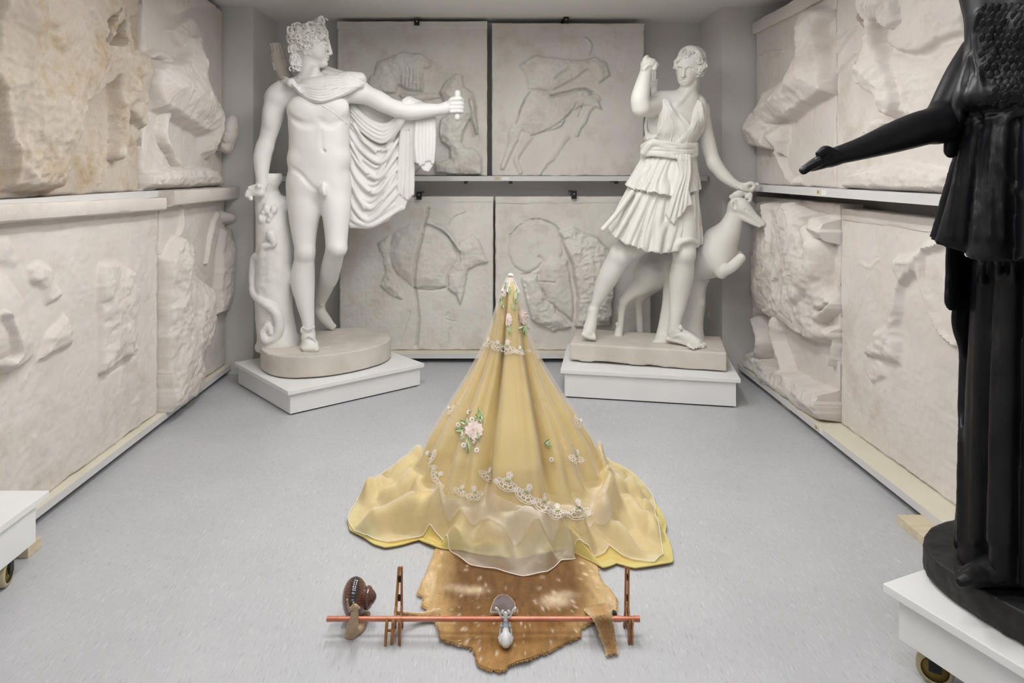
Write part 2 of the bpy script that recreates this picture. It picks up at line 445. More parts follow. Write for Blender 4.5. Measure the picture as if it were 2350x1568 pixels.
for (x, y, z, a, b_) in LAMPS:
    lab = ('left' if x < 0 else 'right') + ' fluorescent lamp ' + ('hung crosswise from the ceiling behind the viewer' if y < 0 else 'hung crosswise from the ceiling in front of the viewer' if y < 2 else 'hung lengthwise from the ceiling above the dress')
    t = thing('ceiling_lamp', (x, y, z - .01), lab, 'lamp', 'hanging lamps above the view')
    box('housing', (x, y, z + .010), (a + .04, b_ + .04, .030), M_board, t)
    for q in (-1, 1): box('hanger', (x + q * a * .35, y + q * b_ * .35, (z + .025 + ZC) / 2), (.008, .008, ZC - z - .025), M_blackm, t, bev=0)

# outlet on the right pier side
t = thing('power_outlet', W(1632, 722, 5.06), 'small cream power outlet low on the grey pier behind the deer', 'outlet')
p = W(1632, 722, 5.06); box('cover_plate', (1.636, 5.05, p[2]), (.012, .08, .08), M_label, t); box('socket_face', (1.629, 5.05, p[2]), (.006, .045, .045), M_board, t)

# ------------------------------------------------------------------ shelf beams
def beam(name, c, s, label, group='shelf beams under the relief slabs'):
    t = thing(name, (c[0], c[1], c[2] - s[2] / 2), label, 'beam', group)
    box('beam_front', c, s, M_shelf, t, bev=.002)
    return t
def top_board(t, c, s): box('beam_top', c, s, M_shelftop, t, bev=.001)
def floor_beam(x0, x1, y0, y1, label):
    t = thing('floor_beam', ((x0 + x1) / 2, (y0 + y1) / 2, .036), label, 'beam', 'floor beams under the lower slabs')
    box('beam_body', ((x0 + x1) / 2, (y0 + y1) / 2, .053), (x1 - x0, y1 - y0, .034), M_shelf, t, bev=.001)
    box('beam_top', ((x0 + x1) / 2, (y0 + y1) / 2, .071), (x1 - x0, y1 - y0, .002), M_shelftop, t, bev=0)
    return t
fbL = floor_beam(-2.1, -1.805, 2.2, 4.775, 'long low painted beam on the floor under the left slabs')
fbR = floor_beam(1.748, 2.1, 2.585, 4.79, 'long low painted beam on the floor under the right slabs')
fbB = floor_beam(-1.62, 1.62, 5.042, 5.30, 'long low painted beam on the floor along the back wall')
for (x, y, s, lab) in ((1.86, 2.66, (.42, .2, .036), 'pale wooden block under the near end of the right floor beam'),
                       (1.93, 4.1, (.3, .12, .036), 'wooden block hidden under the right floor beam'),
                       (-1.96, 2.5, (.26, .12, .036), 'wooden block under the near end of the left floor beam'),
                       (-1.97, 4.2, (.24, .12, .036), 'wooden block under the far end of the left floor beam'),
                       (-1.2, 5.2, (.12, .16, .036), 'wooden block under the left of the back floor beam'),
                       (1.2, 5.2, (.12, .16, .036), 'wooden block under the right of the back floor beam')):
    tag(box('wood_block', (x, y, s[2] / 2), s, M_wood, bev=.002), lab, 'block', 'wooden blocks under floor beams')
def shelf(x0, x1, y0, y1, z0, z1, label):
    t = thing('wall_shelf', ((x0 + x1) / 2, (y0 + y1) / 2, z0), label, 'shelf', 'painted shelves carrying the upper slabs')
    box('shelf_board', ((x0 + x1) / 2, (y0 + y1) / 2, (z0 + z1) / 2), (x1 - x0, y1 - y0, z1 - z0), M_shelf, t, bev=.0015)
    return t
shR = shelf(1.765, 2.12, 2.3, 4.79, 1.288, 1.331, 'long pale shelf on the right wall carrying the upper slabs')
shB = shelf(-1.62, 1.62, 5.055, 5.31, 1.347, 1.384, 'long pale shelf on the back wall carrying the upper panels')
shL = shelf(-2.12, -1.835, 2.3, 4.77, 1.278, 1.316, 'long pale shelf on the left wall carrying the upper slabs')
def text_mesh(name, s, size, M, mat, parent):
    cu = bpy.data.curves.new(name, 'FONT'); cu.body = s; cu.size = size; cu.align_x = 'CENTER'; cu.align_y = 'CENTER'; cu.extrude = 0.0004
    o = bpy.data.objects.new(name, cu)
    COL.objects.link(o); dg = bpy.context.evaluated_depsgraph_get(); me = bpy.data.meshes.new_from_object(o.evaluated_get(dg))
    bpy.data.objects.remove(o); me.transform(M); me.transform(Matrix.Translation(-wloc(parent)))
    me.materials.append(mat); o = bpy.data.objects.new(name, me); link(o, parent); return o
p = W(1141, 410, 5.05)
lb = box('paper_tag', (p[0], 5.0543, 1.366), (.055, .002, .028), M_label, shB, bev=0); tag(lb, 'cream paper tag reading 02')
text_mesh('tag_lettering', '0 2', .021, Matrix.Translation((p[0], 5.0530, 1.366)) @ Matrix.Rotation(math.pi / 2, 4, 'X'), M_ink, lb)
box('white_tag', (p[0] + .06, 5.0543, 1.366), (.05, .002, .026), M_board, shB, bev=0)
yy = 1.765 * F / (1879 - CX)
lb = box('paper_tag', (1.7643, yy, 1.310), (.002, .05, .03), M_label, shR, bev=0); tag(lb, 'cream paper tag reading 01')
text_mesh('tag_lettering', '01', .024, Matrix.Translation((1.7630, yy, 1.310)) @ Matrix.Rotation(-math.pi / 2, 4, 'Z') @ Matrix.Rotation(math.pi / 2, 4, 'X'), M_ink, lb)
box('white_tag', (1.7643, yy - .06, 1.310), (.002, .05, .03), M_board, shR, bev=0)
yy = 1.748 * F / (1874 - CX)
lb = box('paper_tag', (1.7473, yy, .054), (.002, .05, .028), M_label, fbR, bev=0); tag(lb, 'cream paper tag reading 51')
box('white_tag', (1.7473, yy - .05, .054), (.002, .035, .028), M_board, fbR, bev=0)
text_mesh('tag_lettering', '51', .022, Matrix.Translation((1.7460, yy, .054)) @ Matrix.Rotation(-math.pi / 2, 4, 'Z') @ Matrix.Rotation(math.pi / 2, 4, 'X'), M_ink, lb)

# black clamps that hold the back panels
def clamp(px, py, label, drop=.045):
    c = W(px, py, 5.11)
    t = thing('panel_clamp', (c[0], 5.11, c[2] - .03), label, 'clamp', 'black metal clamps on the back panels')
    box('wall_tab', (c[0], 5.2, c[2] + .022), (.038, .2, .006), M_blackm, t, bev=.001)
    box('front_tab', (c[0], 5.098, c[2]), (.04, .008, drop), M_blackm, t, bev=.001)
    box('screw', (c[0], 5.093, c[2] + .006), (.008, .004, .008), M_shelf, t, bev=.001)
clamp(957, 52, 'black metal clamp atop the upper left back panel')
clamp(1299, 48, 'black metal clamp atop the upper right back panel')
clamp(962, 449, 'black metal clamp atop the lower left back panel', .06)
clamp(1317, 447, 'black metal clamp atop the lower right back panel', .06)
for px, lab in ((1069, 'first small black bracket under the back shelf, left of centre'), (1172, 'middle small black bracket under the back shelf'), (1414, 'right small black bracket under the back shelf')):
    c = W(px, 418, 5.08)
    t = thing('shelf_bracket', (c[0], 5.09, 1.33), lab, 'bracket', 'black brackets under the back shelf')
    box('bracket_tab', (c[0], 5.075, 1.337), (.026, .03, .02), M_blackm, t, bev=.001)
    box('bracket_arm', (c[0], 5.2, 1.343), (.02, .22, .008), M_blackm, t, bev=.001)

# ================================================================== RELIEF SLABS
def ZM(ox, oy, s): return lambda pts: [(ox + x / s, oy + y / s) for x, y in pts]
def seg_d(U, V, P, closed=False):
    """distance to polyline, and parameter 0..1 along it"""
    n = len(P); best = np.full(U.shape, 9.0); tt = np.zeros(U.shape)
    m = n if closed else n - 1
    for i in range(m):
        a = P[i]; b = P[(i + 1) % n]; ab = b - a; L = max(ab @ ab, 1e-12)
        t = np.clip(((U - a[0]) * ab[0] + (V - a[1]) * ab[1]) / L, 0, 1)
        d = np.hypot(U - a[0] - t * ab[0], V - a[1] - t * ab[1])
        w = d < best; best[w] = d[w]; tt[w] = (i + t[w]) / m
    return best, tt
def inside(U, V, P):
    r = np.zeros(U.shape, bool); n = len(P); j = n - 1
    for i in range(n):
        xi, yi = P[i]; xj, yj = P[j]
        c = ((yi > V) != (yj > V)) & (U < (xj - xi) * (V - yi) / (yj - yi + 1e-12) + xi)
        r ^= c; j = i
    return r
def smax(a, b, k=0.012):
    m = np.maximum(k - np.abs(a - b), 0) / k
    return np.maximum(a, b) + m * m * k * 0.25
def relief(name, label, wall, plane, u0, u1, v0, v1, feats, mat, res=.008, thick=.12, rough=.004, cornice=None, seed=0.0, chip=.012, lean=0.0, group='plaster relief slabs'):
    res = .0068 if wall == 'B' else res
    nu = int((u1 - u0) / res) + 1; nv = int((v1 - v0) / res) + 1
    u = np.linspace(u0, u1, nu); v = np.linspace(v0, v1, nv)
    U, V = np.meshgrid(u, v, indexing='ij')
    def cv(pts, out=0.0):
        o = []
        for x, y in pts:
            if wall == 'B': d = plane - out; o.append(((x - CX) * d / F, EYE - (y - CY) * d / F))
            else:
                d = (plane - out) * F / abs(x - CX); o.append((d, EYE - (y - CY) * d / F))
        return np.array(o)
    KH = 1.6 if wall == 'B' else 1.0
    h = np.zeros(U.shape); rmask = np.full(U.shape, 0.0)
    wu = U + .012 * fbm(U, V, seed, 14, 3); wv = V + .012 * fbm(U, V, seed + 5, 14, 3)
    q1 = fbm(U, V, seed + 2, 4, 3); q2 = fbm(U, V, seed + 13, 4, 3)
    big = fbm(U + .12 * q1, V + .12 * q2, seed + 3, 6.5, 5, True, .55) * .8 + q1 * .5
    rodn = fbm(U, V, seed + 8, 20, 3); gu, gv = .004 * fbm(U, V, 3, 30, 2), .004 * fbm(U, V, 9, 30, 2)
    for ft in feats:
        k = ft[0]
        if k == 'blob':
            _, pts, H, bev, dome, rg = ft; H *= KH; rg *= min(KH, 1.3); bev = bev * (.7 if wall == 'B' else .8)
            P = cv(pts, H * .5); d, _ = seg_d(wu, wv, P, True); ins = inside(wu, wv, P)
            sd = np.where(ins, d, -d)
            e = smooth01(sd / bev + .25)
            hh = H * e * (1 - dome + dome * smooth01(sd / (bev * 4)))
            hh = hh + e * rg * big
            h = smax(h, hh); rmask = np.maximum(rmask, e * min(1, rg / .02))
        elif k == 'hole':
            _, pts, depth, bev = ft
            P = cv(pts, .03); d, _ = seg_d(wu, wv, P, True); ins = inside(wu, wv, P)
            e = smooth01(np.where(ins, d, -d) / bev + .3)
            h = h * (1 - e) + (-depth) * e
        elif k == 'rod':
            _, pts, r, H, rg = ft; H *= KH
            P = cv(pts, H * .5); P = catmull(P, 24) if len(P) > 2 else P
            d, t = seg_d(wu, wv, P)
            rr = np.interp(t, np.linspace(0, 1, len(r)), r)
            q = np.clip(1 - (d / rr) ** 2, 0, 1)
            hh = H * np.sqrt(q) + rg * rodn * (q > 0)
            h = smax(h, np.where(q > 0, hh, 0), .008); rmask = np.maximum(rmask, q * min(1, rg / .02))
        elif k == 'groove':
            _, pts, wd_, dep = ft; dep *= KH
            P = cv(pts); P = catmull(P, 30) if len(P) > 2 else P
            d, t = seg_d(U + gu, V + gv, P)
            h = h - dep * np.exp(-(d / wd_) ** 2)
        elif k == 'ridges':
            _, pts, freq, amp, ang = ft
            P = cv(pts, .03); d, _ = seg_d(U, V, P, True); ins = inside(U, V, P)
            e = smooth01(np.where(ins, d, -d) / .02)
            c, s_ = math.cos(ang), math.sin(ang)
            h = h + e * amp * (np.abs(np.sin((U * c + V * s_) * freq + 1.3 * fbm(U, V, seed, 6, 2))) - .4)
    h = h + rough * fbm(U, V, seed + 20, 9, 4) + rough * .5 * fbm(U, V, seed + 21, 30, 3, True)
    h = h + rmask * ((.008 if wall == 'B' else .006) * fbm(U + .03 * fbm(U, V, seed, 9, 2), V, seed + 22, 24, 4, True, .6) + .003 * fbm(U, V, seed + 24, 80, 2))
    eu = np.minimum(U - u0, u1 - U); ev = np.minimum(V - v0, v1 - V); ed = np.minimum(eu, ev)
    ch = chip * np.clip(fbm(U, V, seed + 30, 12, 3) + .15, 0, 1)
    h = h - np.maximum(0, ch * 1.5 - ed) * .9
    # plan outline wobble
    h[0, :] -= .004; h[-1, :] -= .004; h[:, 0] -= .004; h[:, -1] -= .004
    if callable(lean): h = h + lean(U, V)
    uu, vv = U.copy(), V.copy()
    wob = .003 * fbm(U, V, seed + 40, 16, 3)
    uu = uu + wob * (eu < .02); vv = vv + wob * (ev < .02) 
    if wall == 'L': X = np.stack([-(plane) + h, uu, vv], -1); B = np.stack([np.full(h.shape, -plane - thick), uu, vv], -1)
    elif wall == 'R': X = np.stack([plane - h, uu, vv], -1); B = np.stack([np.full(h.shape, plane + thick), uu, vv], -1)
    else: X = np.stack([uu, plane - h, vv], -1); B = np.stack([uu, np.full(h.shape, plane + thick), vv], -1)
    idx = np.arange(nu * nv).reshape(nu, nv)
    q = np.stack([idx[:-1, :-1], idx[1:, :-1], idx[1:, 1:], idx[:-1, 1:]], -1).reshape(-1, 4)
    if wall == 'L': q = q[:, ::1]
    ring = np.concatenate([idx[:, 0], idx[-1, 1:], idx[-2::-1, -1], idx[0, -2:0:-1]])
    Vx = X.reshape(-1, 3); rb = B.reshape(-1, 3)[ring]; n0 = len(Vx); m = len(ring)
    j = np.arange(m); j2 = (j + 1) % m
    side = np.stack([ring[j2], ring[j], n0 + j, n0 + j2], -1)
    VV = np.vstack([Vx, rb]); Q = np.vstack([q, side])
    if wall == 'R': Q = Q[:, ::-1]
    if wall == 'L': pass
    base = {'L': (-plane - thick / 2, (u0 + u1) / 2, v0), 'R': (plane + thick / 2, (u0 + u1) / 2, v0), 'B': ((u0 + u1) / 2, plane + thick / 2, v0)}[wall]
    t = thing(name, base, label, 'relief slab', group)
    o = mesh_np('carved_face', VV, Q, mat, t)
    md = o.modifiers.new('edges', 'EDGE_SPLIT'); md.split_angle = math.radians(62)
    if cornice:
        for (ca, cb, z0, z1, out, sk) in cornice:
            n = max(8, int((cb - ca) / .03)); cs = []
            uu = np.linspace(ca, cb, n)
            prof = [(0.0, -.05), (0.0, .72), (.12, .95), (.3, 1.0), (.85, 1.0), (1.0, .93), (1.0, -.05), (.5, -.05)]
            P = []
            for i, x in enumerate(uu):
                f = i / (n - 1)
                for (tz, to) in prof:
                    wz = .004 * fbm(x, tz, seed + 50, 9, 3); o_ = out * to + .005 * fbm(x, tz * .3, seed + 60, 12, 3) * (to > 0)
                    z = z0 + (z1 - z0) * tz + sk * (f - .5) + wz * (1 if tz in (0.0, 1.0) else 0)
                    if wall == 'L': P.append((-plane + o_, x, z))
                    elif wall == 'R': P.append((plane - o_, x, z))
                    else: P.append((x, plane - o_, z))
            P = np.array(P); k = len(prof); I = np.arange(n * k).reshape(n, k)
            Q = np.stack([I[:-1, :-1], I[1:, :-1], I[1:, 1:], I[:-1, 1:]], -1).reshape(-1, 4)
            I2 = I[:, [k - 1, 0]]; Q = np.vstack([Q, np.stack([I2[:-1, 0], I2[1:, 0], I2[1:, 1], I2[:-1, 1]], -1)])
            for e in (0, n - 1):
                Q = np.vstack([Q, [[I[e, 0], I[e, 1], I[e, 2], I[e, 3]], [I[e, 0], I[e, 3], I[e, 4], I[e, 7]], [I[e, 4], I[e, 5], I[e, 6], I[e, 7]]]])
            oc = mesh_np('cornice', P, Q, mat, t); 
            m2 = oc.modifiers.new('edges', 'EDGE_SPLIT'); m2.split_angle = math.radians(40)
    return t

z6 = ZM(1660, 0, 3.267); z7 = ZM(1660, 420, 2.703); z1 = ZM(0, 0, 3.267); z2 = ZM(0, 430, 2.752); z4 = ZM(740, 0, 3.092); z5 = ZM(740, 400, 3.013)
# ---- right wall, upper
relief('relief_slab', 'upper right wall slab next to the corner, carved with a bent torso', 'R', 1.875, 3.675, 4.77, 1.333, 2.46, [
    ('blob', z6([(570, 110), (620, 55), (720, 55), (755, 95), (715, 180), (705, 260), (735, 420), (745, 590), (820, 615), (820, 690), (740, 705), (600, 800), (480, 895), (400, 915), (330, 950), (240, 960), (215, 900), (260, 780), (330, 660), (430, 605), (510, 520), (550, 400), (560, 250)]), .15, .05, .45, .022),
    ('blob', z6([(230, 820), (300, 830), (340, 930), (330, 1130), (225, 1110), (170, 1030), (175, 920)]), .17, .05, .4, .02),
    ('blob', z6([(330, 930), (440, 940), (430, 1060), (410, 1170), (370, 1100)]), .13, .03, .5, .02),
    ('rod', z6([(410, 1150), (450, 1240), (490, 1330), (540, 1370)]), [.035, .02, .02, .04], .05, .012),
    ('rod', z6([(270, 440), (360, 400), (450, 380)]), [.02, .03, .01], .02, .01),
    ('groove', z6([(705, 190), (700, 250), (720, 420)]), .012, .03),
    ], M_relief_l, cornice=[(3.70, 4.775, 2.375, 2.455, .035, 0)], seed=1.0, rough=.006)
relief('relief_slab', 'upper right wall slab behind the black statue, carved with a draped figure', 'R', 1.875, 2.32, 3.665, 1.333, 2.55, [
    ('blob', z6([(1000, -200), (1300, -200), (1330, 180), (1250, 255), (1170, 160), (1150, 330), (1230, 420), (1270, 600), (1290, 760), (1240, 900), (1190, 860), (1150, 740), (990, 630), (1010, 470), (1060, 330), (1040, 150)]), .12, .04, .4, .03),
    ('blob', z6([(1150, 330), (1260, 370), (1400, 420), (1540, 430), (1650, 330), (1820, 300), (1860, 330), (1700, 950), (1420, 900), (1290, 850), (1280, 650), (1230, 500)]), .035, .05, .2, .02),
    ('blob', z6([(1180, -200), (1900, -200), (1830, 250), (1620, 330), (1480, 420), (1340, 400), (1230, 350), (1300, 200)]), .05, .05, .2, .014),
    ('blob', z6([(1040, 1000), (1100, 900), (1200, 860), (1260, 930), (1120, 1040)]), .05, .03, .3, .02),
    ('blob', z6([(900, 1400), (960, 1290), (1200, 1240), (1300, 1200), (1500, 1250), (1700, 1300), (1700, 1440), (900, 1420)]), .06, .04, .3, .02),
    ('hole', z6([(1125, 90), (1160, 110), (1165, 220), (1135, 330), (1140, 480), (1120, 500), (1080, 470), (1060, 380), (1100, 260)]), -.01, .012),
    ('rod', z6([(860, 390), (920, 290), (1000, 200)]), [.012, .02, .012], .03, .004),
    ('rod', z6([(870, 280), (930, 210), (1000, 150)]), [.01, .016, .01], .025, .004),
    ('rod', z6([(860, 530), (920, 470), (1000, 400)]), [.01, .016, .01], .02, .004),
    ('ridges', z6([(1170, 0), (1320, 0), (1330, 180), (1260, 240), (1180, 150)]), 130, .018, .6),
    ], M_relief_l, seed=2.0, rough=.008)
# ---- right wall, lower
relief('relief_slab', 'lower right wall slab by the corner, carved with a horse and rider', 'R', 1.885, 3.655, 4.78, .073, 1.245, [
    ('blob', z7([(215, 110), (450, 120), (530, 180), (530, 400), (630, 500), (640, 640), (680, 760), (600, 800), (590, 880), (720, 905), (690, 980), (560, 990), (440, 930), (350, 850), (300, 850), (240, 800), (205, 880), (190, 500), (200, 250)]), .11, .05, .35, .03),
    ('blob', z7([(540, 195), (600, 215), (690, 265), (715, 330), (690, 385), (610, 370), (550, 340)]), .15, .03, .4, .008),
    ('rod', z7([(560, 300), (580, 420), (560, 560), (480, 680)]), [.06, .075, .09, .1], .14, .01),
    ('rod', z7([(340, 860), (340, 980), (380, 1090), (420, 1230)]), [.05, .035, .03, .035], .10, .01),
    ('rod', z7([(225, 860), (255, 980), (240, 1060), (190, 1090)]), [.04, .045, .04, .05], .12, .01),
    ('rod', z7([(600, 830), (650, 800), (695, 760)]), [.035, .025, .02], .08, .006),
    ('rod', z7([(700, 960), (690, 1050), (680, 1130)]), [.02, .016, .01], .05, .006),
    ('blob', z7([(110, 1110), (200, 1065), (330, 1130), (540, 1240), (660, 1300), (735, 1390), (738, 1490), (640, 1480), (520, 1440), (300, 1290)]), .13, .03, .2, .03),
    ('rod', z7([(300, 140), (330, 400), (280, 640)]), [.02, .03, .02], .14, .01),
    ('rod', z7([(430, 140), (470, 330), (400, 560), (330, 640)]), [.02, .03, .03, .02], .135, .01),
    ], M_relief_l, cornice=[(3.70, 4.785, 1.19, 1.245, .012, 0)], seed=3.0, rough=.006)
relief('relief_slab', 'lower right wall slab behind the black statue, with a broken relief', 'R', 1.885, 2.32, 3.645, .073, 1.225, [
    ('blob', z7([(1050, 450), (1180, 430), (1220, 370), (1350, 335), (1350, 400), (1230, 440), (1205, 560), (1110, 640), (1080, 880), (1085, 1130), (980, 1110), (920, 1100), (860, 1070), (930, 920), (1010, 880), (1040, 700), (1070, 590)]), .055, .06, .35, .022),
    ('blob', z7([(880, 1080), (930, 1060), (1000, 1120), (1010, 1210), (930, 1250), (880, 1180)]), .02, .03, .2, .012),
    ('rod', z7([(1215, 450), (1230, 600), (1270, 740), (1330, 900), (1430, 1000)]), [.03, .022, .016, .012, .008], .03, .004),
    ('rod', z7([(905, 580), (880, 680), (845, 770)]), [.012, .01, .006], .01, .004),
    ('rod', z7([(850, 500), (910, 520), (960, 480)]), [.01, .012, .006], .01, .005),
    ], M_relief_l, cornice=[(2.32, 3.62, 1.165, 1.222, .012, 0)], seed=4.0, rough=.005)
# ---- left wall, upper
relief('relief_slab', 'upper left wall slab with rough brownish stains nearest the viewer', 'L', 1.885, 2.32, 3.655, 1.318, 2.56, [
    ('blob', z1([(30, -250), (1020, -250), (1020, 150), (960, 170), (960, 330), (1090, 400), (1115, 560), (1100, 780), (1075, 985), (990, 920), (960, 870), (880, 880), (860, 600), (690, 740), (640, 780), (580, 1000), (520, 1150), (450, 1440), (80, 1420), (40, 1050), (-100, 500)]), .10, .05, .3, .032),
    ('hole', z1([(720, 330), (775, 210), (835, 115), (890, 190), (850, 290), (800, 350)]), .0, .015),
    ('hole', z1([(690, 290), (710, 130), (770, 60), (740, 200), (700, 320)]), -.02, .012),
    ('rod', z1([(900, 860), (905, 1000), (880, 1160)]), [.05, .05, .035], .08, .012),
    ('rod', z1([(840, 960), (800, 1150), (740, 1370)]), [.02, .016, .012], .02, .004),
    ('groove', z1([(830, 900), (790, 1120), (735, 1370)]), .008, .025),
    ('groove', z1([(665, 850), (655, 1150), (665, 1360)]), .003, .008),
    ('groove', z1([(560, 1150), (760, 1160)]), .003, .007),
    ('groove', z1([(690, 420), (620, 560), (570, 700)]), .010, .03),
    ('blob', z1([(960, 880), (1070, 1000), (990, 1110), (960, 1000)]), .04, .02, .3, .006),
    ('ridges', z1([(150, 1270), (350, 1260), (430, 1420), (200, 1430)]), 190, .014, .25),
    ], M_relief_s, res=.0075, seed=5.0, rough=.007)
LUf = relief('relief_slab', 'upper left wall slab in the corner, with a battered torso and a rock ledge', 'L', 1.865, 3.665, 4.76, 1.318, 2.54, [
    ('blob', z1([(1165, 500), (1240, 445), (1380, 440), (1430, 250), (1500, 240), (1540, 560), (1640, 800), (1655, 990), (1610, 1190), (1575, 1150), (1560, 1020), (1440, 960), (1310, 850), (1270, 860), (1210, 820), (1165, 640)]), .15, .06, .45, .03),
    ('rod', z1([(1110, 420), (1170, 400), (1260, 450)]), [.02, .025, .03], .06, .006),
    ('blob', z1([(1250, 230), (1400, 110), (1500, 200), (1500, 420), (1420, 430), (1370, 410), (1290, 290)]), .05, .03, .3, .02),
    ('blob', z1([(1250, -50), (1700, -50), (1650, 60), (1480, 60), (1300, 120), (1250, 60)]), .03, .03, .3, .01),
    ('rod', z1([(1240, 860), (1215, 1010), (1260, 1120), (1330, 1240)]), [.05, .03, .02, .03], .06, .012),
    ('blob', z1([(1060, 1310), (1330, 1250), (1620, 1260), (1690, 1390), (1400, 1410), (1060, 1410)]), .09, .035, .35, .02),
    ('rod', z1([(1240, 60), (1245, 200)]), [.008, .008], .008, .001),
    ], M_relief_l, seed=6.0, rough=.006, chip=.02)
# ---- left wall, lower
relief('relief_slab', 'large lower left wall slab nearest the viewer, with worn carved patches', 'L', 1.855, 2.32, 3.805, .073, 1.245, [
    ('blob', z2([(170, 500), (250, 460), (330, 490), (380, 600), (400, 700), (300, 750), (260, 650), (190, 600)]), .04, .04, .4, .02),
    ('blob', z2([(290, 950), (420, 780), (480, 980), (400, 1040), (300, 1080), (240, 1100), (190, 1200), (150, 1370), (165, 1200), (260, 1060)]), .045, .04, .4, .02),
    ('blob', z2([(640, 480), (760, 470), (850, 520), (830, 600), (880, 660), (850, 800), (860, 950), (850, 1050), (700, 1150), (630, 1200), (630, 1050), (620, 640)]), .045, .04, .3, .026),
    ('blob', z2([(-200, 480), (0, 500), (80, 560), (170, 700), (230, 950), (230, 1080), (100, 1180), (0, 1190), (-200, 1190)]), .07, .05, .4, .008),
    ('rod', z2([(0, 800), (50, 950), (60, 1060), (20, 1130)]), [.02, .025, .025, .02], .10, .002),
    ('blob', z2([(-100, 290), (60, 300), (130, 470), (90, 520), (0, 480), (-100, 470)]), .03, .03, .4, .008),
    ('groove', z2([(850, 1060), (690, 1170), (620, 1190)]), .006, .008),
    ('groove', z2([(690, 1170), (695, 1350)]), .003, .004),
    ], M_relief_l, cornice=[(2.32, 3.775, 1.222, 1.292, .075, -.03)], seed=7.0, rough=.006)
LLf = relief('relief_slab', 'lower left wall slab in the corner, with a bulging worn figure overhanging the beam', 'L', 1.845, 3.815, 4.76, .073, 1.25, [
    ('blob', z2([(1060, 450), (1140, 300), (1210, 350), (1220, 540), (1290, 590), (1345, 650), (1335, 900), (1320, 1000), (1270, 1050), (1280, 1240), (1160, 1420), (1070, 1480), (985, 1470), (1000, 1300), (1050, 1150), (1050, 700)]), .10, .05, .35, .028),
    ('blob', z2([(1390, 400), (1420, 260), (1500, 250), (1520, 400), (1460, 700), (1410, 800), (1365, 810)]), .07, .04, .4, .024),
    ('rod', z2([(1375, 180), (1330, 300), (1300, 480)]), [.03, .022, .006], .03, .003),
    ('rod', z2([(1140, 140), (1150, 220), (1130, 300)]), [.02, .025, .02], .03, .006),
    ('rod', z2([(1440, 190), (1490, 210), (1560, 110)]), [.03, .03, .02], .09, .01),
    ('groove', z2([(1000, 430), (1150, 420), (1300, 560)]), .004, .008),
    ], M_relief_l, cornice=[(3.79, 4.77, 1.225, 1.312, .10, -.0)], seed=8.0, rough=.005, chip=.02)
# broken stump that juts from the corner slab
g = Clay(W(470, 380, 4.72) - np.array((.05, .25, .05)), W(570, 240, 4.55) + np.array((.1, .25, .1)), .006)
g.ell(W(528, 300, 4.62), (.055, .07, .115), rotm(0, 12, 0), .03); g.ell(W(520, 330, 4.64), (.05, .06, .07), None, .03)
g.cap(W(528, 285, 4.62), np.array((-1.88, 4.62, W(0, 285, 4.62)[2])), .03, .05, .03); g.cap(W(522, 340, 4.62), np.array((-1.88, 4.62, W(0, 340, 4.62)[2])), .012, .03, .02)
g.warp(g.lo, g.lo + g.n * g.h, lambda x, y, z: .012 * fbm(x, y, z, 14, 3, True))
mesh_np('broken_limb', *g.nets(), M_relief_l, LUf)
# ---- back wall
x_ = lambda px: (px - CX) * 5.14 / F
relief('relief_panel', 'upper left back panel with a seated carved figure, behind the cloaked statue', 'B', 5.14, x_(775), x_(1118), 1.386, 2.545, [
    ('blob', z4([(390, 430), (560, 365), (700, 385), (780, 430), (770, 480), (720, 490), (720, 650), (600, 640), (540, 600), (520, 660), (400, 660), (340, 620), (370, 500)]), .035, .025, .4, .02),
    ('blob', z4([(820, 650), (870, 580), (940, 520), (1000, 540), (1010, 610), (1080, 660), (1100, 760), (1100, 930), (1060, 900), (1040, 850), (1000, 940), (990, 1010), (1020, 1050), (1060, 1040), (1130, 1120), (1130, 1240), (950, 1240), (800, 1230), (790, 1150), (900, 1130), (900, 1050), (830, 1000), (830, 850), (900, 800)]), .055, .025, .4, .022),
    ('ridges', z4([(570, 470), (720, 490), (720, 650), (600, 640), (550, 580)]), 110, .016, .0),
    ('blob', z4([(540, 670), (800, 650), (860, 690), (700, 720), (560, 700)]), .03, .02, .4, .006),
    ('rod', z4([(1060, 720), (1070, 850), (1090, 940)]), [.03, .02, .01], .07, .008),
    ('rod', z4([(360, 560), (340, 750), (400, 880)]), [.03, .04, .03], .03, .008),
    ('rod', z4([(640, 1230), (700, 1150), (690, 1080)]), [.02, .02, .02], .03, .008),
    ], M_relief_b, thick=.10, cornice=[(x_(775), x_(1118), 2.49, 2.545, .014, 0)], seed=9.0, rough=.004, group='carved back panels')
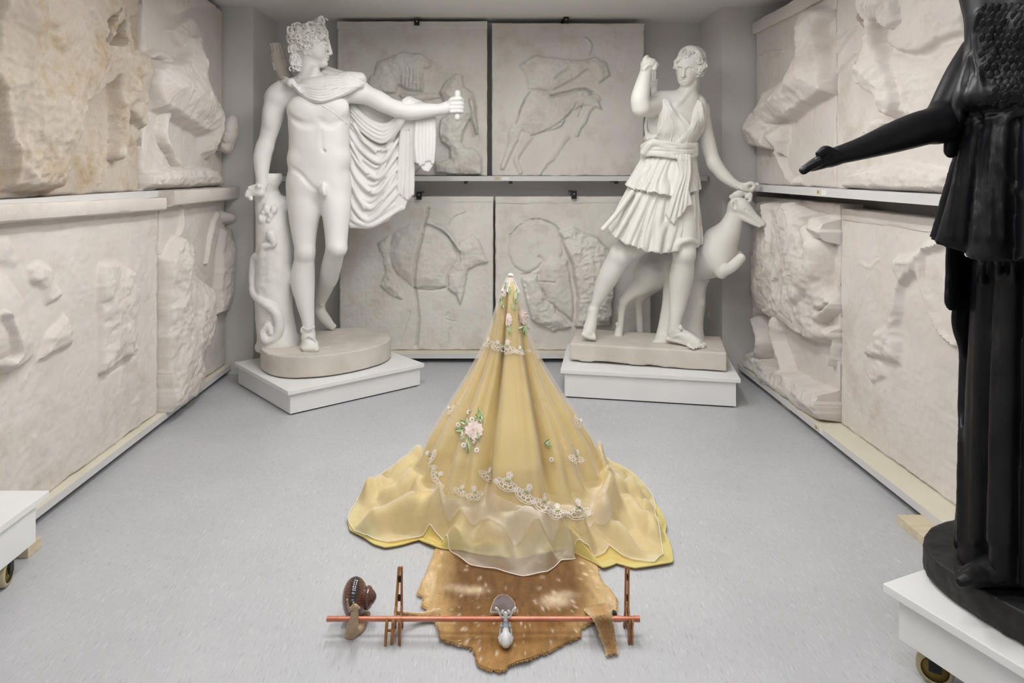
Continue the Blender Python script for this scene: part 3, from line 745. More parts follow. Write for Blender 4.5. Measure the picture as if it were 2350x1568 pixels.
relief('relief_panel', 'upper right back panel with a very worn low carving of a striding figure', 'B', 5.14, x_(1129), x_(1478), 1.386, 2.53, [
    ('blob', z4([(1400, 460), (1500, 390), (1650, 415), (1870, 425), (1930, 400), (2020, 440), (2050, 540), (1960, 590), (1880, 500), (1780, 560), (1640, 640), (1460, 640), (1440, 540)]), .026, .025, .4, .014),
    ('blob', z4([(1640, 690), (1850, 635), (1950, 700), (1990, 780), (1860, 745), (1760, 800), (1700, 900), (1480, 970), (1360, 890), (1410, 760), (1470, 640), (1600, 640)]), .024, .025, .4, .012),
    ('rod', z4([(1380, 900), (1330, 1050), (1280, 1190)]), [.05, .03, .02], .02, .006),
    ('rod', z4([(1470, 960), (1380, 1120), (1400, 1220)]), [.04, .025, .02], .016, .006),
    ('rod', z4([(1730, 980), (1640, 1090), (1530, 1230)]), [.03, .03, .02], .014, .006),
    ('rod', z4([(1940, 700), (1880, 800), (1800, 950)]), [.04, .03, .02], .016, .006),
    ('rod', z4([(1870, 270), (1900, 310), (1890, 390)]), [.008, .014, .01], .016, .002),
    ('groove', z4([(1620, 680), (1740, 650), (1860, 630), (1920, 660)]), .008, .02),
    ('groove', z4([(1650, 560), (1700, 520), (1750, 490)]), .01, .016),
    ('groove', z4([(1850, 740), (1830, 790), (1810, 830)]), .004, .01),
    ('groove', z4([(1470, 655), (1420, 740), (1370, 880)]), .005, .016),
    ('groove', z4([(1480, 968), (1640, 900), (1740, 820), (1800, 740)]), .005, .010),
    ], M_relief_b, thick=.10, cornice=[(x_(1129), x_(1478), 2.478, 2.53, .008, 0)], seed=10.0, rough=.004, group='carved back panels')
relief('relief_panel', 'lower left back panel with a cracked rounded carving', 'B', 5.14, x_(779), x_(1132), .073, 1.228, [
    ('blob', z5([(490, 400), (600, 345), (720, 325), (830, 370), (900, 470), (940, 580), (870, 700), (850, 780), (640, 795), (510, 700), (470, 600), (440, 540)]), .03, .03, .6, .006),
    ('blob', z5([(940, 470), (1040, 410), (1090, 480), (1150, 610), (1010, 650), (990, 770), (950, 910), (920, 830), (860, 790), (870, 690), (950, 600)]), .03, .02, .4, .012),
    ('blob', z5([(380, 480), (460, 420), (470, 560), (500, 700), (560, 830), (560, 870), (480, 850), (390, 770), (440, 680)]), .016, .02, .4, .014),
    ('rod', z5([(720, 330), (830, 370), (900, 450), (950, 520)]), [.012, .016, .016, .014], .04, .005),
    ('groove', z5([(730, 240), (690, 430), (650, 600), (640, 780), (665, 1000), (650, 1190)]), .010, .018),
    ('groove', z5([(640, 790), (760, 800), (850, 780)]), .006, .012),
    ('groove', z5([(860, 360), (910, 300), (990, 265)]), .004, .008),
    ('groove', z5([(870, 960), (850, 1000), (930, 1020)]), .004, .006), ('groove', z5([(600, 950), (560, 1080), (530, 1160)]), .012, .008),
    ('groove', z5([(890, 1060), (870, 1100), (880, 1180)]), .004, .006),
    ], M_relief_b, thick=.10, cornice=[(x_(779), x_(1132), 1.185, 1.228, .010, 0)], seed=11.0, rough=.004, group='carved back panels')
relief('relief_panel', 'lower right back panel with a round shield and a rough rock', 'B', 5.14, x_(1137), x_(1494), .073, 1.228, [
    ('blob', z5([(1470 + 190 * math.cos(a), 500 + 190 * math.sin(a)) for a in np.linspace(0, 2 * np.pi, 24, endpoint=False)]), .016, .01, .3, .003),
    ('blob', z5([(1640, 400), (1740, 372), (1900, 430), (2010, 550), (2040, 650), (2010, 900), (1990, 1050), (1750, 1060), (1760, 860), (1720, 620)]), .055, .03, .3, .03),
    ('blob', z5([(1500, 640), (1580, 560), (1700, 590), (1740, 860), (1740, 1030), (1640, 960), (1550, 880), (1500, 740)]), .04, .04, .5, .008),
    ('blob', z5([(1370, 700), (1480, 690), (1530, 820), (1620, 950), (1730, 1060), (1600, 1090), (1540, 1060), (1440, 1000), (1400, 850)]), .035, .02, .4, .022),
    ('groove', z5([(1300, 420), (1380, 340), (1490, 310), (1600, 350), (1650, 400)]), .005, .012),
    ('groove', z5([(1500, 570), (1520, 610), (1470, 660), (1380, 700)]), .012, .014),
    ('groove', z5([(1500, 740), (1600, 740)]), .005, .01),
    ], M_relief_b, thick=.10, cornice=[(x_(1137), x_(1494), 1.18, 1.228, .012, 0)], seed=12.0, rough=.004, group='carved back panels')

# ================================================================== PLINTHS
def plinth(name, corners, z_body0, z_top, label, board=.026, over=.02, group=None):
    """corners: 4 plan points of the body"""
    c = np.mean(corners, 0)
    t = thing(name, (c[0], c[1], 0 if z_body0 < .03 else z_body0), label, 'plinth', group)
    prism('plinth_box', corners, z_body0, z_top - board, M_board, t, bev=.002)
    out = []
    for p in corners:
        d = np.array(p) - c; out.append(np.array(p) + d / np.linalg.norm(d) * over * 1.41)
    prism('plinth_top', out, z_top - board, z_top, M_board, t, bev=.003)
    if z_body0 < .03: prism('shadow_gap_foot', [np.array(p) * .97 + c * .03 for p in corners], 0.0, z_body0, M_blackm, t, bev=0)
    return t
aF, aL, aR = FL(666, 954)[:2], FL(547, 883)[:2], FL(964, 886)[:2]
aB = aL + aR - aF
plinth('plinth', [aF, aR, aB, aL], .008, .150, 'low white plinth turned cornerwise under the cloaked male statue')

# ================================================================== STATUE WITH CLOAK (left)
class Figure:
    """helper that sculpts in photo pixels at a given depth; a second, finer grid may refine the head"""
    def __init__(s, lo, hi, h, fine=None):
        s.g = Clay(lo, hi, h); s.gs = [s.g]; s.f = None
        if fine: s.f = Clay(*fine); s.gs.append(s.f)
    def c(s, a, b, k=.02, flat=None, cut=False):    # a=(px,py,D,r_px)
        for g in s.gs: g.cap(W(*a[:3]), W(*b[:3]), a[3] * a[2] / F, b[3] * b[2] / F, k, flat, cut)
    def t(s, P, k=.01, n=None, flat=None, cut=False):
        for g in s.gs: g.tube([W(*p[:3]) for p in P], [p[3] * p[2] / F for p in P], k, n, flat, cut)
    def e(s, px, py, D, rx, rz, ry, k=.03, R=None, cut=False):
        for g in s.gs: g.ell(W(px, py, D), (rx * D / F, ry, rz * D / F), R, k, cut)
    def split(s, z):
        """body below z, head above z, overlapping a little"""
        g = s.g; Z = (g.lo[2] + g.h * np.arange(g.n[2])).astype(np.float32); X = g.lo[0] + g.h * np.arange(g.n[0]); i0, i1 = np.searchsorted(X, s.f.lo[0] + .004), np.searchsorted(X, s.f.lo[0] + s.f.h * s.f.n[0] - .004)
        g.a[i0:i1] = np.maximum(g.a[i0:i1], (Z - z - .010)[None, None, :])
        g = s.f; Z = (g.lo[2] + g.h * np.arange(g.n[2])).astype(np.float32); g.a = np.maximum(g.a, (z - .004 - Z)[None, None, :])
    def hit(s, px, py, default=4.45):
        """depth at which the photo ray through (px,py) first meets the clay"""
        g = s.g
        if s.f is not None:
            q = (W(px, py, 4.45) - s.f.lo) / (s.f.h * s.f.n)
            if (q > 0).all() and (q < 1).all(): g = s.f
        d = np.arange(g.lo[1], g.lo[1] + g.h * g.n[1], g.h * .25)
        P = np.stack([(px - CX) * d / F, d, EYE - (py - CY) * d / F], -1)
        I = np.round((P - g.lo) / g.h).astype(int); ok = ((I >= 0) & (I < g.n)).all(1); I = np.clip(I, 0, g.n - 1)
        v = np.where(ok, g.a[I[:, 0], I[:, 1], I[:, 2]], .5)
        w = np.where(v < 0)[0]
        if len(w): return d[w[0]]
        return d[np.argmin(v)] if v.min() < .02 else default
    def on(s, P, k=.004, n=14, up=.0, cut=False, sink=.3):
        """tube laid on the visible surface: P=(px,py,r_px)"""
        Q = catmull(np.array(P, float), n) if len(P) > 2 else np.array(P, float)
        H = [s.hit(q[0], q[1]) for q in Q]
        H = np.convolve(np.pad(H, 1, mode='edge'), [.25, .5, .25], 'valid')
        s.t([(q[0], q[1], h - up + q[2] * h / F * sink, q[2]) for q, h in zip(Q, H)], k, None, None, cut)
    def clip(s, z):
        g = s.g; Z = (g.lo[2] + g.h * np.arange(g.n[2])).astype(np.float32)
        g.a = np.maximum(g.a, (z - Z)[None, None, :])
    def mesh(s, name, mat, parent, relax=0):
        V, Q = s.g.nets(relax); return mesh_np(name, V, Q, mat, parent)

def bounds(x0, y0, x1, y1, d0, d1):
    P = np.array([W(x, y, d) for x in (x0, x1) for y in (y0, y1) for d in (d0, d1)])
    return P.min(0), P.max(0)

bc = np.array((-1.075, 4.555, .150))
ap = thing('cloaked_male_statue', bc, 'white plaster statue of a standing nude man with a cloak over one outstretched arm', 'statue')
# oval base
ang = math.atan2(*(aR - aF)[::-1])
def oval(rx, ry, wob=0.0, seed=0, n=72):
    o = []
    for a in np.linspace(0, 2 * np.pi, n, endpoint=False):
        q = 1 + wob * fbm(math.cos(a) * 2, math.sin(a) * 2, seed, 1.5, 3)
        x, y = rx * math.copysign(abs(math.cos(a)) ** .85, math.cos(a)) * q, ry * math.copysign(abs(math.sin(a)) ** .85, math.sin(a)) * q
        o.append(bc[:2] + np.array((x * math.cos(ang) - y * math.sin(ang), x * math.sin(ang) + y * math.cos(ang))))
    return o
g = Clay(bc + (-.55, -.55, -.01), bc + (.55, .5, .2), .007)
def ovf(X, Y, Z):
    x = (X - bc[0]) * math.cos(ang) + (Y - bc[1]) * math.sin(ang); y = -(X - bc[0]) * math.sin(ang) + (Y - bc[1]) * math.cos(ang)
    r = (np.abs(x / .425) ** 2.3 + np.abs(y / .335) ** 2.3) ** (1 / 2.3)
    d = (r - 1) * .34
    z = np.maximum(Z - .288, .158 - Z)
    return np.where(np.minimum(d + 0 * z, z + 0 * d) > 0, np.sqrt(np.maximum(d, 0) ** 2 + np.maximum(z, 0) ** 2), np.maximum(d, z))
g.fn(g.lo, g.lo + g.n * g.h, ovf, 0)
g.warp(g.lo, g.lo + g.n * g.h, lambda x, y, z: .0045 * fbm(x, y, z, 8, 3) + .003 * (z > .27) * fbm(x, y, z, 25, 3))
mesh_np('oval_base', *g.nets(), M_base, ap)

lo, hi = bounds(555, 38, 1075, 815, 4.24, 5.0)
fl0, fl1 = bounds(655, 38, 772, 185, 4.28, 4.60)
A = Figure(lo, hi, .0048, (fl0, fl1, .0025))
D = 4.45
# torso
A.e(732, 258, D, 69, 76, .125, .03)
A.e(735, 212, D + .01, 86, 26, .085, .05)
A.e(700, 252, D - .070, 42, 31, .058, .04); A.e(763, 250, D - .066, 37, 30, .054, .04)
A.e(733, 335, D, 65, 85, .108, .05)
A.t([(700, 290, D - .01, 34), (701, 345, D, 33), (699, 395, D, 36)], .05, 8); A.t([(764, 290, D - .01, 34), (764, 345, D, 32), (765, 395, D, 35)], .05, 8)
A.e(737, 318, D - .050, 42, 48, .058, .05)
A.e(739, 375, D - .060, 44, 44, .060, .06)
A.e(683, 366, D - .005, 19, 19, .080, .05); A.e(783, 364, D - .005, 18, 19, .080, .05)
A.e(731, 420, D, 67, 42, .115, .05)
A.e(696, 455, D + .07, 36, 40, .09, .05); A.e(766, 450, D + .07, 36, 40, .09, .05)
A.t([(664, 262, D - .105, 4), (688, 283, D - .128, 5), (716, 286, D - .134, 5), (731, 278, D - .137, 4)], .035, 14, cut=True); A.t([(737, 278, D - .137, 4), (752, 286, D - .132, 5), (778, 282, D - .124, 5), (796, 262, D - .100, 4)], .035, 14, cut=True)
A.e(690, 247, D - .098, 26, 22, .034, .04); A.e(772, 246, D - .090, 24, 22, .032, .04)
# groin line and abdominal lines, navel
A.t([(664, 385, D - .10, 4), (690, 402, D - .115, 5), (715, 432, D - .125, 5), (737, 444, D - .13, 5)], .02, 14, cut=True)
A.t([(798, 385, D - .09, 4), (785, 405, D - .11, 5), (765, 432, D - .125, 5), (742, 444, D - .13, 5)], .02, 14, cut=True)
A.t([(734, 262, D - .155, 3), (735, 290, D - .143, 3), (738, 340, D - .134, 2.5)], .02, 12, cut=True)
A.e(744, 347, D - .122, 3.5, 3, .014, .01, cut=True)
# modest anatomical detail
A.e(741, 437, D - .115, 9, 13, .026, .03); A.t([(742, 426, D - .128, 4.5), (743, 438, D - .140, 4.2), (744, 446, D - .138, 3.6)], .012, 8)
# standing leg
A.t([(700, 430, D + .01, 40), (699, 480, D - .005, 37), (698, 530, D - .02, 29), (700, 572, D - .035, 23)], .05, 14)
A.e(701, 580, D - .05, 19, 20, .052, .03)
A.t([(699, 590, D - .02, 22.5), (696, 640, D + .0, 26), (700, 690, D - .02, 21), (707, 735, D - .04, 14.5), (708, 765, D - .05, 14)], .03, 16)
A.e(686, 640, D + .025, 15, 42, .05, .04)
# standing foot
A.t([(706, 775, 4.43, 15), (709, 780, 4.37, 15), (711, 790, 4.325, 14)], .03, 8)
for i, (x, r) in enumerate(((697, 4.2), (703, 4.6), (710, 5), (717, 5.2), (725, 6.5))):
    A.c((709 + (x - 709) * .8, 788, 4.34, r + 1), (x, 801, 4.285, r), .008)
A.c((700, 790, 4.46, 12), (712, 795, 4.32, 16), .02, flat=((0, 0, 1), .6))
# bent leg
A.t([(766, 432, D + .01, 38), (771, 480, D - .03, 33), (772, 530, D - .06, 27), (772, 566, D - .085, 24)], .05, 14)
A.e(776, 572, D - .105, 18, 18, .05, .03)
A.t([(768, 580, D - .05, 22), (758, 620, D + .07, 22.5), (746, 660, D + .2, 18), (734, 694, D + .31, 12.5)], .03, 14)
A.e(757, 622, D + .13, 17, 34, .05, .04)
# rear foot, heel lifted
A.t([(733, 698, 4.78, 12), (735, 716, 4.79, 13), (748, 735, 4.82, 12), (762, 750, 4.85, 8)], .02, 10)
for i, (x, y) in enumerate(((752, 752), (757, 752), (762, 751), (768, 748))):
    A.c((748 + i * 3, 742, 4.835, 5), (x, y, 4.855, 4), .006)
# sandal straps
A.t([(695, 752, 4.36, 2), (708, 757, 4.345, 2), (722, 750, 4.36, 2)], .004, 10)
A.t([(697, 783, 4.315, 2), (711, 772, 4.305, 2), (724, 783, 4.31, 2)], .004, 10)
A.c((690, 797, 4.36, 3), (731, 800, 4.33, 3), .006); A.c((690, 797, 4.36, 3), (700, 806, 4.29, 3), .006); A.c((700, 806, 4.285, 3), (728, 804, 4.28, 3), .006)
A.e(693, 758, 4.37, 4, 8, .012, .008)
A.t([(724, 690, 4.74, 2.5), (736, 700, 4.72, 2.5), (745, 692, 4.75, 2.5)], .004, 8); A.e(738, 697, 4.715, 5, 7, .012, .006)
# neck and shoulders
A.t([(712, 200, D + .01, 30), (711, 180, D, 24), (710, 150, D - .005, 22)], .04, 10)
A.t([(690, 200, D - .04, 9), (712, 185, D - .055, 8), (724, 160, D - .05, 8)], .03, 8)
A.c((650, 208, D + .01, 24), (712, 192, D + .02, 22), .05); A.c((812, 205, D + .01, 22), (712, 192, D + .02, 22), .05)
A.e(640, 222, D, 27, 27, .08, .04); A.e(822, 210, D, 26, 25, .075, .04)
# lowered arm
A.t([(634, 226, D, 26), (626, 272, D + .005, 23), (613, 322, D + .005, 18.5), (608, 338, D, 18.5)], .03, 14)
A.t([(608, 335, D, 19), (602, 362, D - .005, 20), (601, 395, D - .02, 15.5), (602, 424, D - .03, 12.5)], .02, 14)
A.e(620, 265, D - .03, 16, 32, .045, .03)
# broken hand on the stump
A.e(590, 438, D - .06, 20, 12.5, .042, .025, rotm(0, 24, 0))
A.c((588, 436, D - .07, 9), (570, 447, D - .08, 8), .012); A.c((592, 432, D - .09, 7), (594, 427, D - .105, 5.5), .01)
for q in ((573, 432), (569, 440), (568, 449), (576, 456)): A.e(q[0], q[1], D - .085, 5, 5, .014, .008)
# outstretched arm
A.t([(822, 210, D, 25), (850, 222, D - .01, 21.5), (885, 240, D - .03, 20), (912, 250, D - .04, 17.5)], .03, 14)
A.t([(908, 250, D - .04, 18), (940, 256, D - .045, 20), (975, 254, D - .05, 17), (1018, 251, D - .055, 12)], .02, 14)
A.e(868, 226, D - .03, 28, 15, .04, .03, rotm(0, 24, 0))
# fist round a short rod
A.e(1030, 245, D - .055, 15, 14, .032, .02)
A.t([(1018, 250, D - .055, 12), (1028, 247, D - .055, 12)], .02)
for i, (y, w) in enumerate(((228, 5.0), (237, 5.2), (246, 5.0), (254, 4.4))):
    A.t([(1036, y + 2, D - .085, w), (1052, y + 1, D - .088, w), (1061, y + 2, D - .07, w), (1059, y + 3, D - .045, w * .9)], .005, 9)
A.t([(1030, 236, D - .075, 5.5), (1040, 227, D - .09, 5), (1057, 226, D - .092, 4.5)], .008, 8)
A.c((1050, 214, D - .062, 7.5), (1049, 270, D - .062, 7), .003)
# ---- head in profile, facing right
hx, hy = 708, 100
A.e(707, 96, D - .005, 41, 39, .098, .02)
A.e(722, 112, D - .005, 29, 33, .083, .03)
A.t([(735, 143, D - .005, 9.5), (722, 138, D - .02, 11), (700, 124, D - .03, 12)], .02, 8)
A.t([(735, 143, D + .0, 9.5), (722, 138, D + .03, 11), (700, 124, D + .05, 12)], .02, 8)
A.e(744, 147, D - .003, 8.5, 8, .028, .02)
A.e(740, 132, D - .003, 12, 12, .04, .02)
A.e(738, 88, D - .003, 15, 18, .06, .025)
A.t([(752, 92, D - .003, 3.6), (756, 108, D - .003, 3.8), (759, 122, D - .003, 4.6)], .012, 8)
A.e(754, 124, D - .015, 4.5, 3.6, .012, .008); A.e(754, 124, D + .01, 4.5, 3.6, .012, .008)
A.t([(750, 100, D - .03, 3.5), (743, 99, D - .055, 4), (732, 102, D - .072, 3)], .014, 8)
A.e(742.5, 107, D - .06, 7, 4, .022, .012, cut=True)
A.e(742, 107.5, D - .045, 5.2, 3.2, .014, .004)
A.t([(748, 106, D - .045, 1.1), (742, 104.2, D - .058, 1.3), (735, 107, D - .062, 1.1)], .003, 8)
A.t([(747, 110, D - .047, .9), (741, 111, D - .057, .9), (735, 108.5, D - .062, .9)], .003, 8)
A.c((753, 131.5, D - .022, 2.6), (754, 131, D + .015, 2.6), .006); A.c((751.5, 137.5, D - .02, 2.9), (752.5, 137, D + .015, 2.9), .006)
A.t([(756, 134.4, D - .002, 1.1), (750, 134.8, D - .03, 1.1), (744, 136, D - .04, .9)], .004, 8, cut=True)
A.e(731, 120, D - .055, 14, 14, .03, .03)
# ear
A.e(700, 118, D - .085, 6, 9, .016, .008)
# ---- hair: curls over the skull
R_ = random.Random(4)
A.e(700, 88, D, 42, 33, .105, .015)
def curl(x, y, d, r, k=.005):
    a0 = R_.uniform(0, 6.28); s = R_.choice((-1, 1)); P = []
    for i in range(7):
        a = a0 + s * i * .62; q = r * (1.45 - i * .13)
        P.append((x + q * math.cos(a), y + q * math.sin(a), d + .0045 - .001 * i, max(1.1, r * .38 * (1 - i * .06))))
    A.t(P, k, 16)
def skull_d(x, y): return A.hit(x, y)
def skull_d_old(x, y, rx=43, ry=36, cx=702, cy=92, dep=.108):
    q = 1 - ((x - cx) / rx) ** 2 - ((y - cy) / ry) ** 2
    return D - dep * math.sqrt(max(q, 0.03))
for i in range(190):
    x = R_.uniform(660, 742); y = R_.uniform(56, 114)
    if ((x - 702) / 42) ** 2 + ((y - 90) / 36) ** 2 > 1.06: continue
    if x > 722 and y > 92 - (742 - x) * .2 + 0: continue
    if x > 708 and y > 104: continue
    if y > 72 and x < 690 and R_.random() < .3: continue
    curl(x, y, skull_d(x, y) - .002, R_.uniform(4.5, 6.8))
for (x, y) in ((742, 78), (746, 84), (740, 86), (734, 91), (728, 95), (722, 99), (716, 104), (713, 112), (716, 119), (708, 108), (702, 104), (748, 76), (738, 70), (744, 70), (733, 80), (726, 86), (718, 92)):
    curl(x, y, min(A.hit(x, y) + .004, D - .03), R_.uniform(4.5, 6))
A.e(729, 60, D, 18, 12, .05, .02)
for i in range(30):   # top knot
    a = R_.uniform(0, 6.28); q = R_.random() ** .5
    curl(729 + 20 * q * math.cos(a), 59 + 12 * q * math.sin(a) - (4 if math.cos(a) > 0 else 0), D - .05 + R_.uniform(-.02, .05), R_.uniform(4, 6.2))
A.e(680, 128, D - .01, 15, 24, .06, .02); A.e(682, 145, D - .01, 14, 14, .05, .02)
for i in range(34):   # nape locks
    x = R_.uniform(668, 692); y = R_.uniform(112, 158)
    if x > 684 and y > 140 and R_.random() < .5: continue
    curl(x, y, A.hit(x, y) + .001, R_.uniform(4.5, 7))
A.split(W(0, 166, 4.45)[2]); A.clip(.26)
A.mesh('body', M_plaster, ap); mesh_np('head', *A.f.nets(), M_plaster, ap)

# ---- cloak: collar over the chest and the long fall behind the arm
lo, hi = bounds(635, 155, 1012, 535, 4.26, 4.66)
C_ = Figure(lo, hi, .0052)
# collar
def swag(P0, P1, P2, r, d0, d1, d2, k=.006, n=18, r0=None):
    m = [(P0[0], P0[1], d0, r * .7 if r0 is None else r0), ((P0[0] + P1[0]) / 2 - 4, (P0[1] * .4 + P1[1] * .6) + 2, (d0 + d1) / 2, r), (P1[0], P1[1], d1, r), ((P1[0] + P2[0]) / 2 + 4, P1[1] * .55 + P2[1] * .45 + 2, (d1 + d2) / 2, r), (P2[0], P2[1], d2, r * .8)]
    C_.t(m, k, n)
for i in range(8):
    f = i / 7
    swag((668, 190), (738 - 6 * f, 205 + 26 * f), (830 + 3 * f - 30 * (1 - f), 172 + 20 * f), 4.6 + 1.6 * f, D - .10, D - .15 + .012 * f, D - .10 - .005 * f, .005, r0=3)
C_.e(745, 200, D - .06, 62, 26, .085, .02); 
C_.t([(690, 180, D - .04, 8), (735, 196, D - .09, 10), (790, 180, D - .07, 14), (826, 180, D - .04, 14)], .02, 14)
C_.t([(745, 168, D + .02, 8), (765, 175, D - .02, 10), (800, 178, D - .03, 14), (828, 184, D - .02, 12)], .02, 10)
C_.t([(700, 170, D + .1, 10), (735, 162, D + .12, 12), (770, 170, D + .1, 12), (815, 190, D + .08, 16)], .03, 10)
C_.t([(640, 190, D + .02, 5), (655, 188, D - .06, 6), (668, 190, D - .10, 5)], .008, 8)
C_.t([(648, 178, D + .03, 4.5), (658, 182, D - .05, 5), (668, 188, D - .10, 4)], .006, 8)
for i in range(8):
    f = i / 7
    C_.on([(672, 192 + 2 * f, 1.8), (702 - 2 * f, 197 + 22 * f, 2.8), (740, 203 + 27 * f, 3.2), (785 + 6 * f, 190 + 22 * f, 3.2), (806 + 26 * f, 172 + 18 * f, 2.4)], .004, 22, sink=.1)
for i in range(5):
    C_.on([(748, 176 + 7 * i, 2.4), (792, 176 + 6 * i, 2.8), (832, 182 + 4 * i, 2.2)], .004, 18, sink=.1)
for i in range(4):
    C_.on([(690, 200 + 5 * i, 1.5), (738, 208 + 6.5 * i, 1.8), (790, 190 + 7 * i, 1.6)], .005, 16, cut=True, sink=-.2)
C_.c((668, 190, D - .112, 10.5), (668, 190, D - .120, 10.5), .003); C_.e(668, 190, D - .132, 4.5, 4.5, .008, .003)
# back sheet (polygon prism with catenary ridges)
poly = np.array([(797, 225), (850, 232), (905, 262), (944, 250), (950, 300), (948, 380), (944, 455), (935, 462), (930, 480), (905, 492), (890, 508), (850, 522), (803, 524), (799, 420), (796, 300)], float)
Dc = 4.53
wp = np.array([W(x, y, Dc) for x, y in poly])[:, [0, 2]]
def sheet(P2, dc, th, amp, fr):
    def f(X, Y, Z):
        x, z = np.broadcast_arrays(X, Z); x2 = x[:, 0, :]; z2 = z[:, 0, :]
        d, _ = seg_d(x2, z2, P2, True); ins = inside(x2, z2, P2)
        sd = np.where(ins, -d, d)[:, None, :]
        yy = np.abs(Y - dc) - th
        return np.where((sd > 0) & (yy > 0), np.sqrt(sd ** 2 + yy ** 2), np.maximum(sd, yy))
    return f
C_.g.fn(np.array((wp[:, 0].min() - .03, Dc - .06, wp[:, 1].min() - .03)), np.array((wp[:, 0].max() + .03, Dc + .06, wp[:, 1].max() + .03)), sheet(wp, Dc, .016, 0, 0), .005)
FO = [(240, 292, 244, 5, 880), (256, 318, 252, 7, 884), (276, 345, 268, 5.5, 880), (300, 372, 285, 8, 872), (318, 384, 330, 5, 866), (338, 408, 318, 7.5, 866), (356, 424, 372, 5, 852), (372, 442, 352, 8, 860), (398, 462, 400, 5.5, 846), (410, 478, 392, 7.5, 852), (436, 494, 440, 5.5, 836), (450, 506, 428, 7.5, 846), (476, 513, 470, 6, 834), (500, 518, 476, 6.5, 850), (516, 521, 490, 5, 846)]
for i, (yl, ym, yr, r, xm) in enumerate(FO):
    r *= .62
    f = i / (len(FO) - 1); xl = 798 + 5 * f; xr = (934 if i % 2 else 915) - 38 * max(0, f - .6)
    off = .034 * (1 - .35 * f) * (1.15 if i % 2 else .75)
    C_.t([(xl, yl, Dc - .012, r * .5), ((xl + xm) / 2 - 8, yl * .42 + ym * .58, Dc - off * .8, r), (xm, ym, Dc - off, r * 1.2), (xm * .6 + xr * .4 + 6, ym * .60 + yr * .40, Dc - off, r), (xr, yr, Dc - .010 - off * .3, r * .3)], .016, 30)
for (P, r) in (([(806, 330), (828, 372), (846, 405)], 4), ([(806, 420), (822, 452), (836, 478)], 4), ([(900, 330), (885, 372), (868, 400)], 4), ([(905, 400), (888, 440), (868, 470)], 4), ([(812, 285), (838, 325), (862, 348)], 4)):
    C_.t([(x, y, Dc - .03, r) for x, y in P], .006, 10)
# upper thick roll from shoulder to forearm
for i in range(5):
    C_.t([(806, 236 + 4 * i, Dc - .01, 6), (835, 270 + 7 * i, Dc - .035, 6.5), (878, 290 + 8 * i, Dc - .05, 7.5), (908, 275 + 6 * i, Dc - .07, 7), (925 + 4 * i, 238 + 3 * i, Dc - .14, 6.5), (940 + 4 * i, 228 + 2 * i, Dc - .09, 7), (950 + 5 * i, 240, Dc - .03, 6)], .006, 26)
# vertical fall from the forearm
for i in range(6):
    x = 915 + 6 * i
    C_.t([(926 + 4 * i, 244, Dc - .10, 5), (924 + 4.6 * i, 280, Dc - .07, 5), (x + 3, 360, Dc - .03, 5), (x + 1, 455 - 5 * abs(i - 3), Dc - .015, 5)], .006, 18)
# second fall beyond the forearm
poly2 = np.array([(951, 262), (995, 262), (1000, 300), (998, 352), (993, 365), (994, 380), (984, 395), (972, 392), (960, 376), (950, 372)], float)
wp2 = np.array([W(x, y, 4.47) for x, y in poly2])[:, [0, 2]]
C_.g.fn(np.array((wp2[:, 0].min() - .03, 4.41, wp2[:, 1].min() - .03)), np.array((wp2[:, 0].max() + .03, 4.53, wp2[:, 1].max() + .03)), sheet(wp2, 4.47, .012, 0, 0), .005)
for i in range(6):
    C_.t([(956 + 7.5 * i, 245, 4.42, 4), (956 + 8 * i, 275, 4.445, 4.2), (954 + 8.4 * i, 330, 4.45, 4.6), (958 + 7 * i, 372 + 6 * math.sin(i * 1.3), 4.455, 4)], .004, 16)
C_.t([(950, 240, 4.36, 6), (975, 236, 4.37, 6), (995, 242, 4.40, 5)], .01, 8) if False else None
for i in range(6):
    C_.on([(806, 246 + 9 * i, 2), (838, 278 + 10 * i, 2.6), (878, 300 + 9 * i, 2.8), (908, 280 + 7 * i, 2.6), (928 + 3 * i, 240 + 4 * i, 2.2), (942 + 2 * i, 228 + 2 * i, 1.6)], .004, 26, sink=.1)
for (P, r) in (([(812, 300), (850, 352), (900, 330)], 2), ([(806, 360), (840, 402), (888, 372)], 2), ([(806, 400), (838, 444), (880, 420)], 2), ([(808, 455), (840, 492), (878, 462)], 2), ([(930, 300), (928, 380), (924, 450)], 2), ([(938, 300), (938, 380), (936, 452)], 2)):
    C_.on([(x, y, r) for x, y in P], .006, 18, cut=True, sink=-.2)
C_.mesh('cloak', M_plaster, ap)

# ---- quiver
lo, hi = bounds(618, 90, 690, 205, 4.40, 4.70)
Q_ = Figure(lo, hi, .0045); dq = 4.57
Q_.c((637, 128, dq, 15), (665, 200, dq - .02, 17), .004)
for i in range(4): Q_.t([(630 - 9 + 2 * i * 0 + 15 * math.cos(a) + 3 + i * 1.2, 140 + 5 * i + 4 * math.sin(a), dq - .045 * math.sin(a) * 1.0, 2.2) for a in np.linspace(.2, 2.9, 9)][::1], .003) if False else Q_.c((626 + 1.6 * i, 145 + 5 * i, dq - .03, 3), (655 + 1.6 * i, 137 + 5 * i, dq - .03, 3), .003)
for i in range(9):
    a = i * .7; Q_.c((634 + 11 * math.cos(a), 104 + 3 * math.sin(a), dq + .03 * math.sin(a), 3.6), (643 + 12 * math.cos(a), 135, dq + .035 * math.sin(a), 3.6), .003)
    Q_.e(633 + 11 * math.cos(a), 103 + 3 * math.sin(a), dq + .03 * math.sin(a), 4.6, 3.4, .013, .003)
Q_.mesh('quiver', M_base, ap)
# shoulder strap
P = catmull(np.array([(722, 234), (748, 247), (774, 264), (795, 286)], float), 16)
Hs = [A.hit(x, y) for x, y in P]
V_, Qd = tube_mesh([W(x, y, h + .003) for (x, y), h in zip(P, Hs)], [.006] * 16, 8)
mesh_np('strap', V_, Qd, M_plaster, ap)

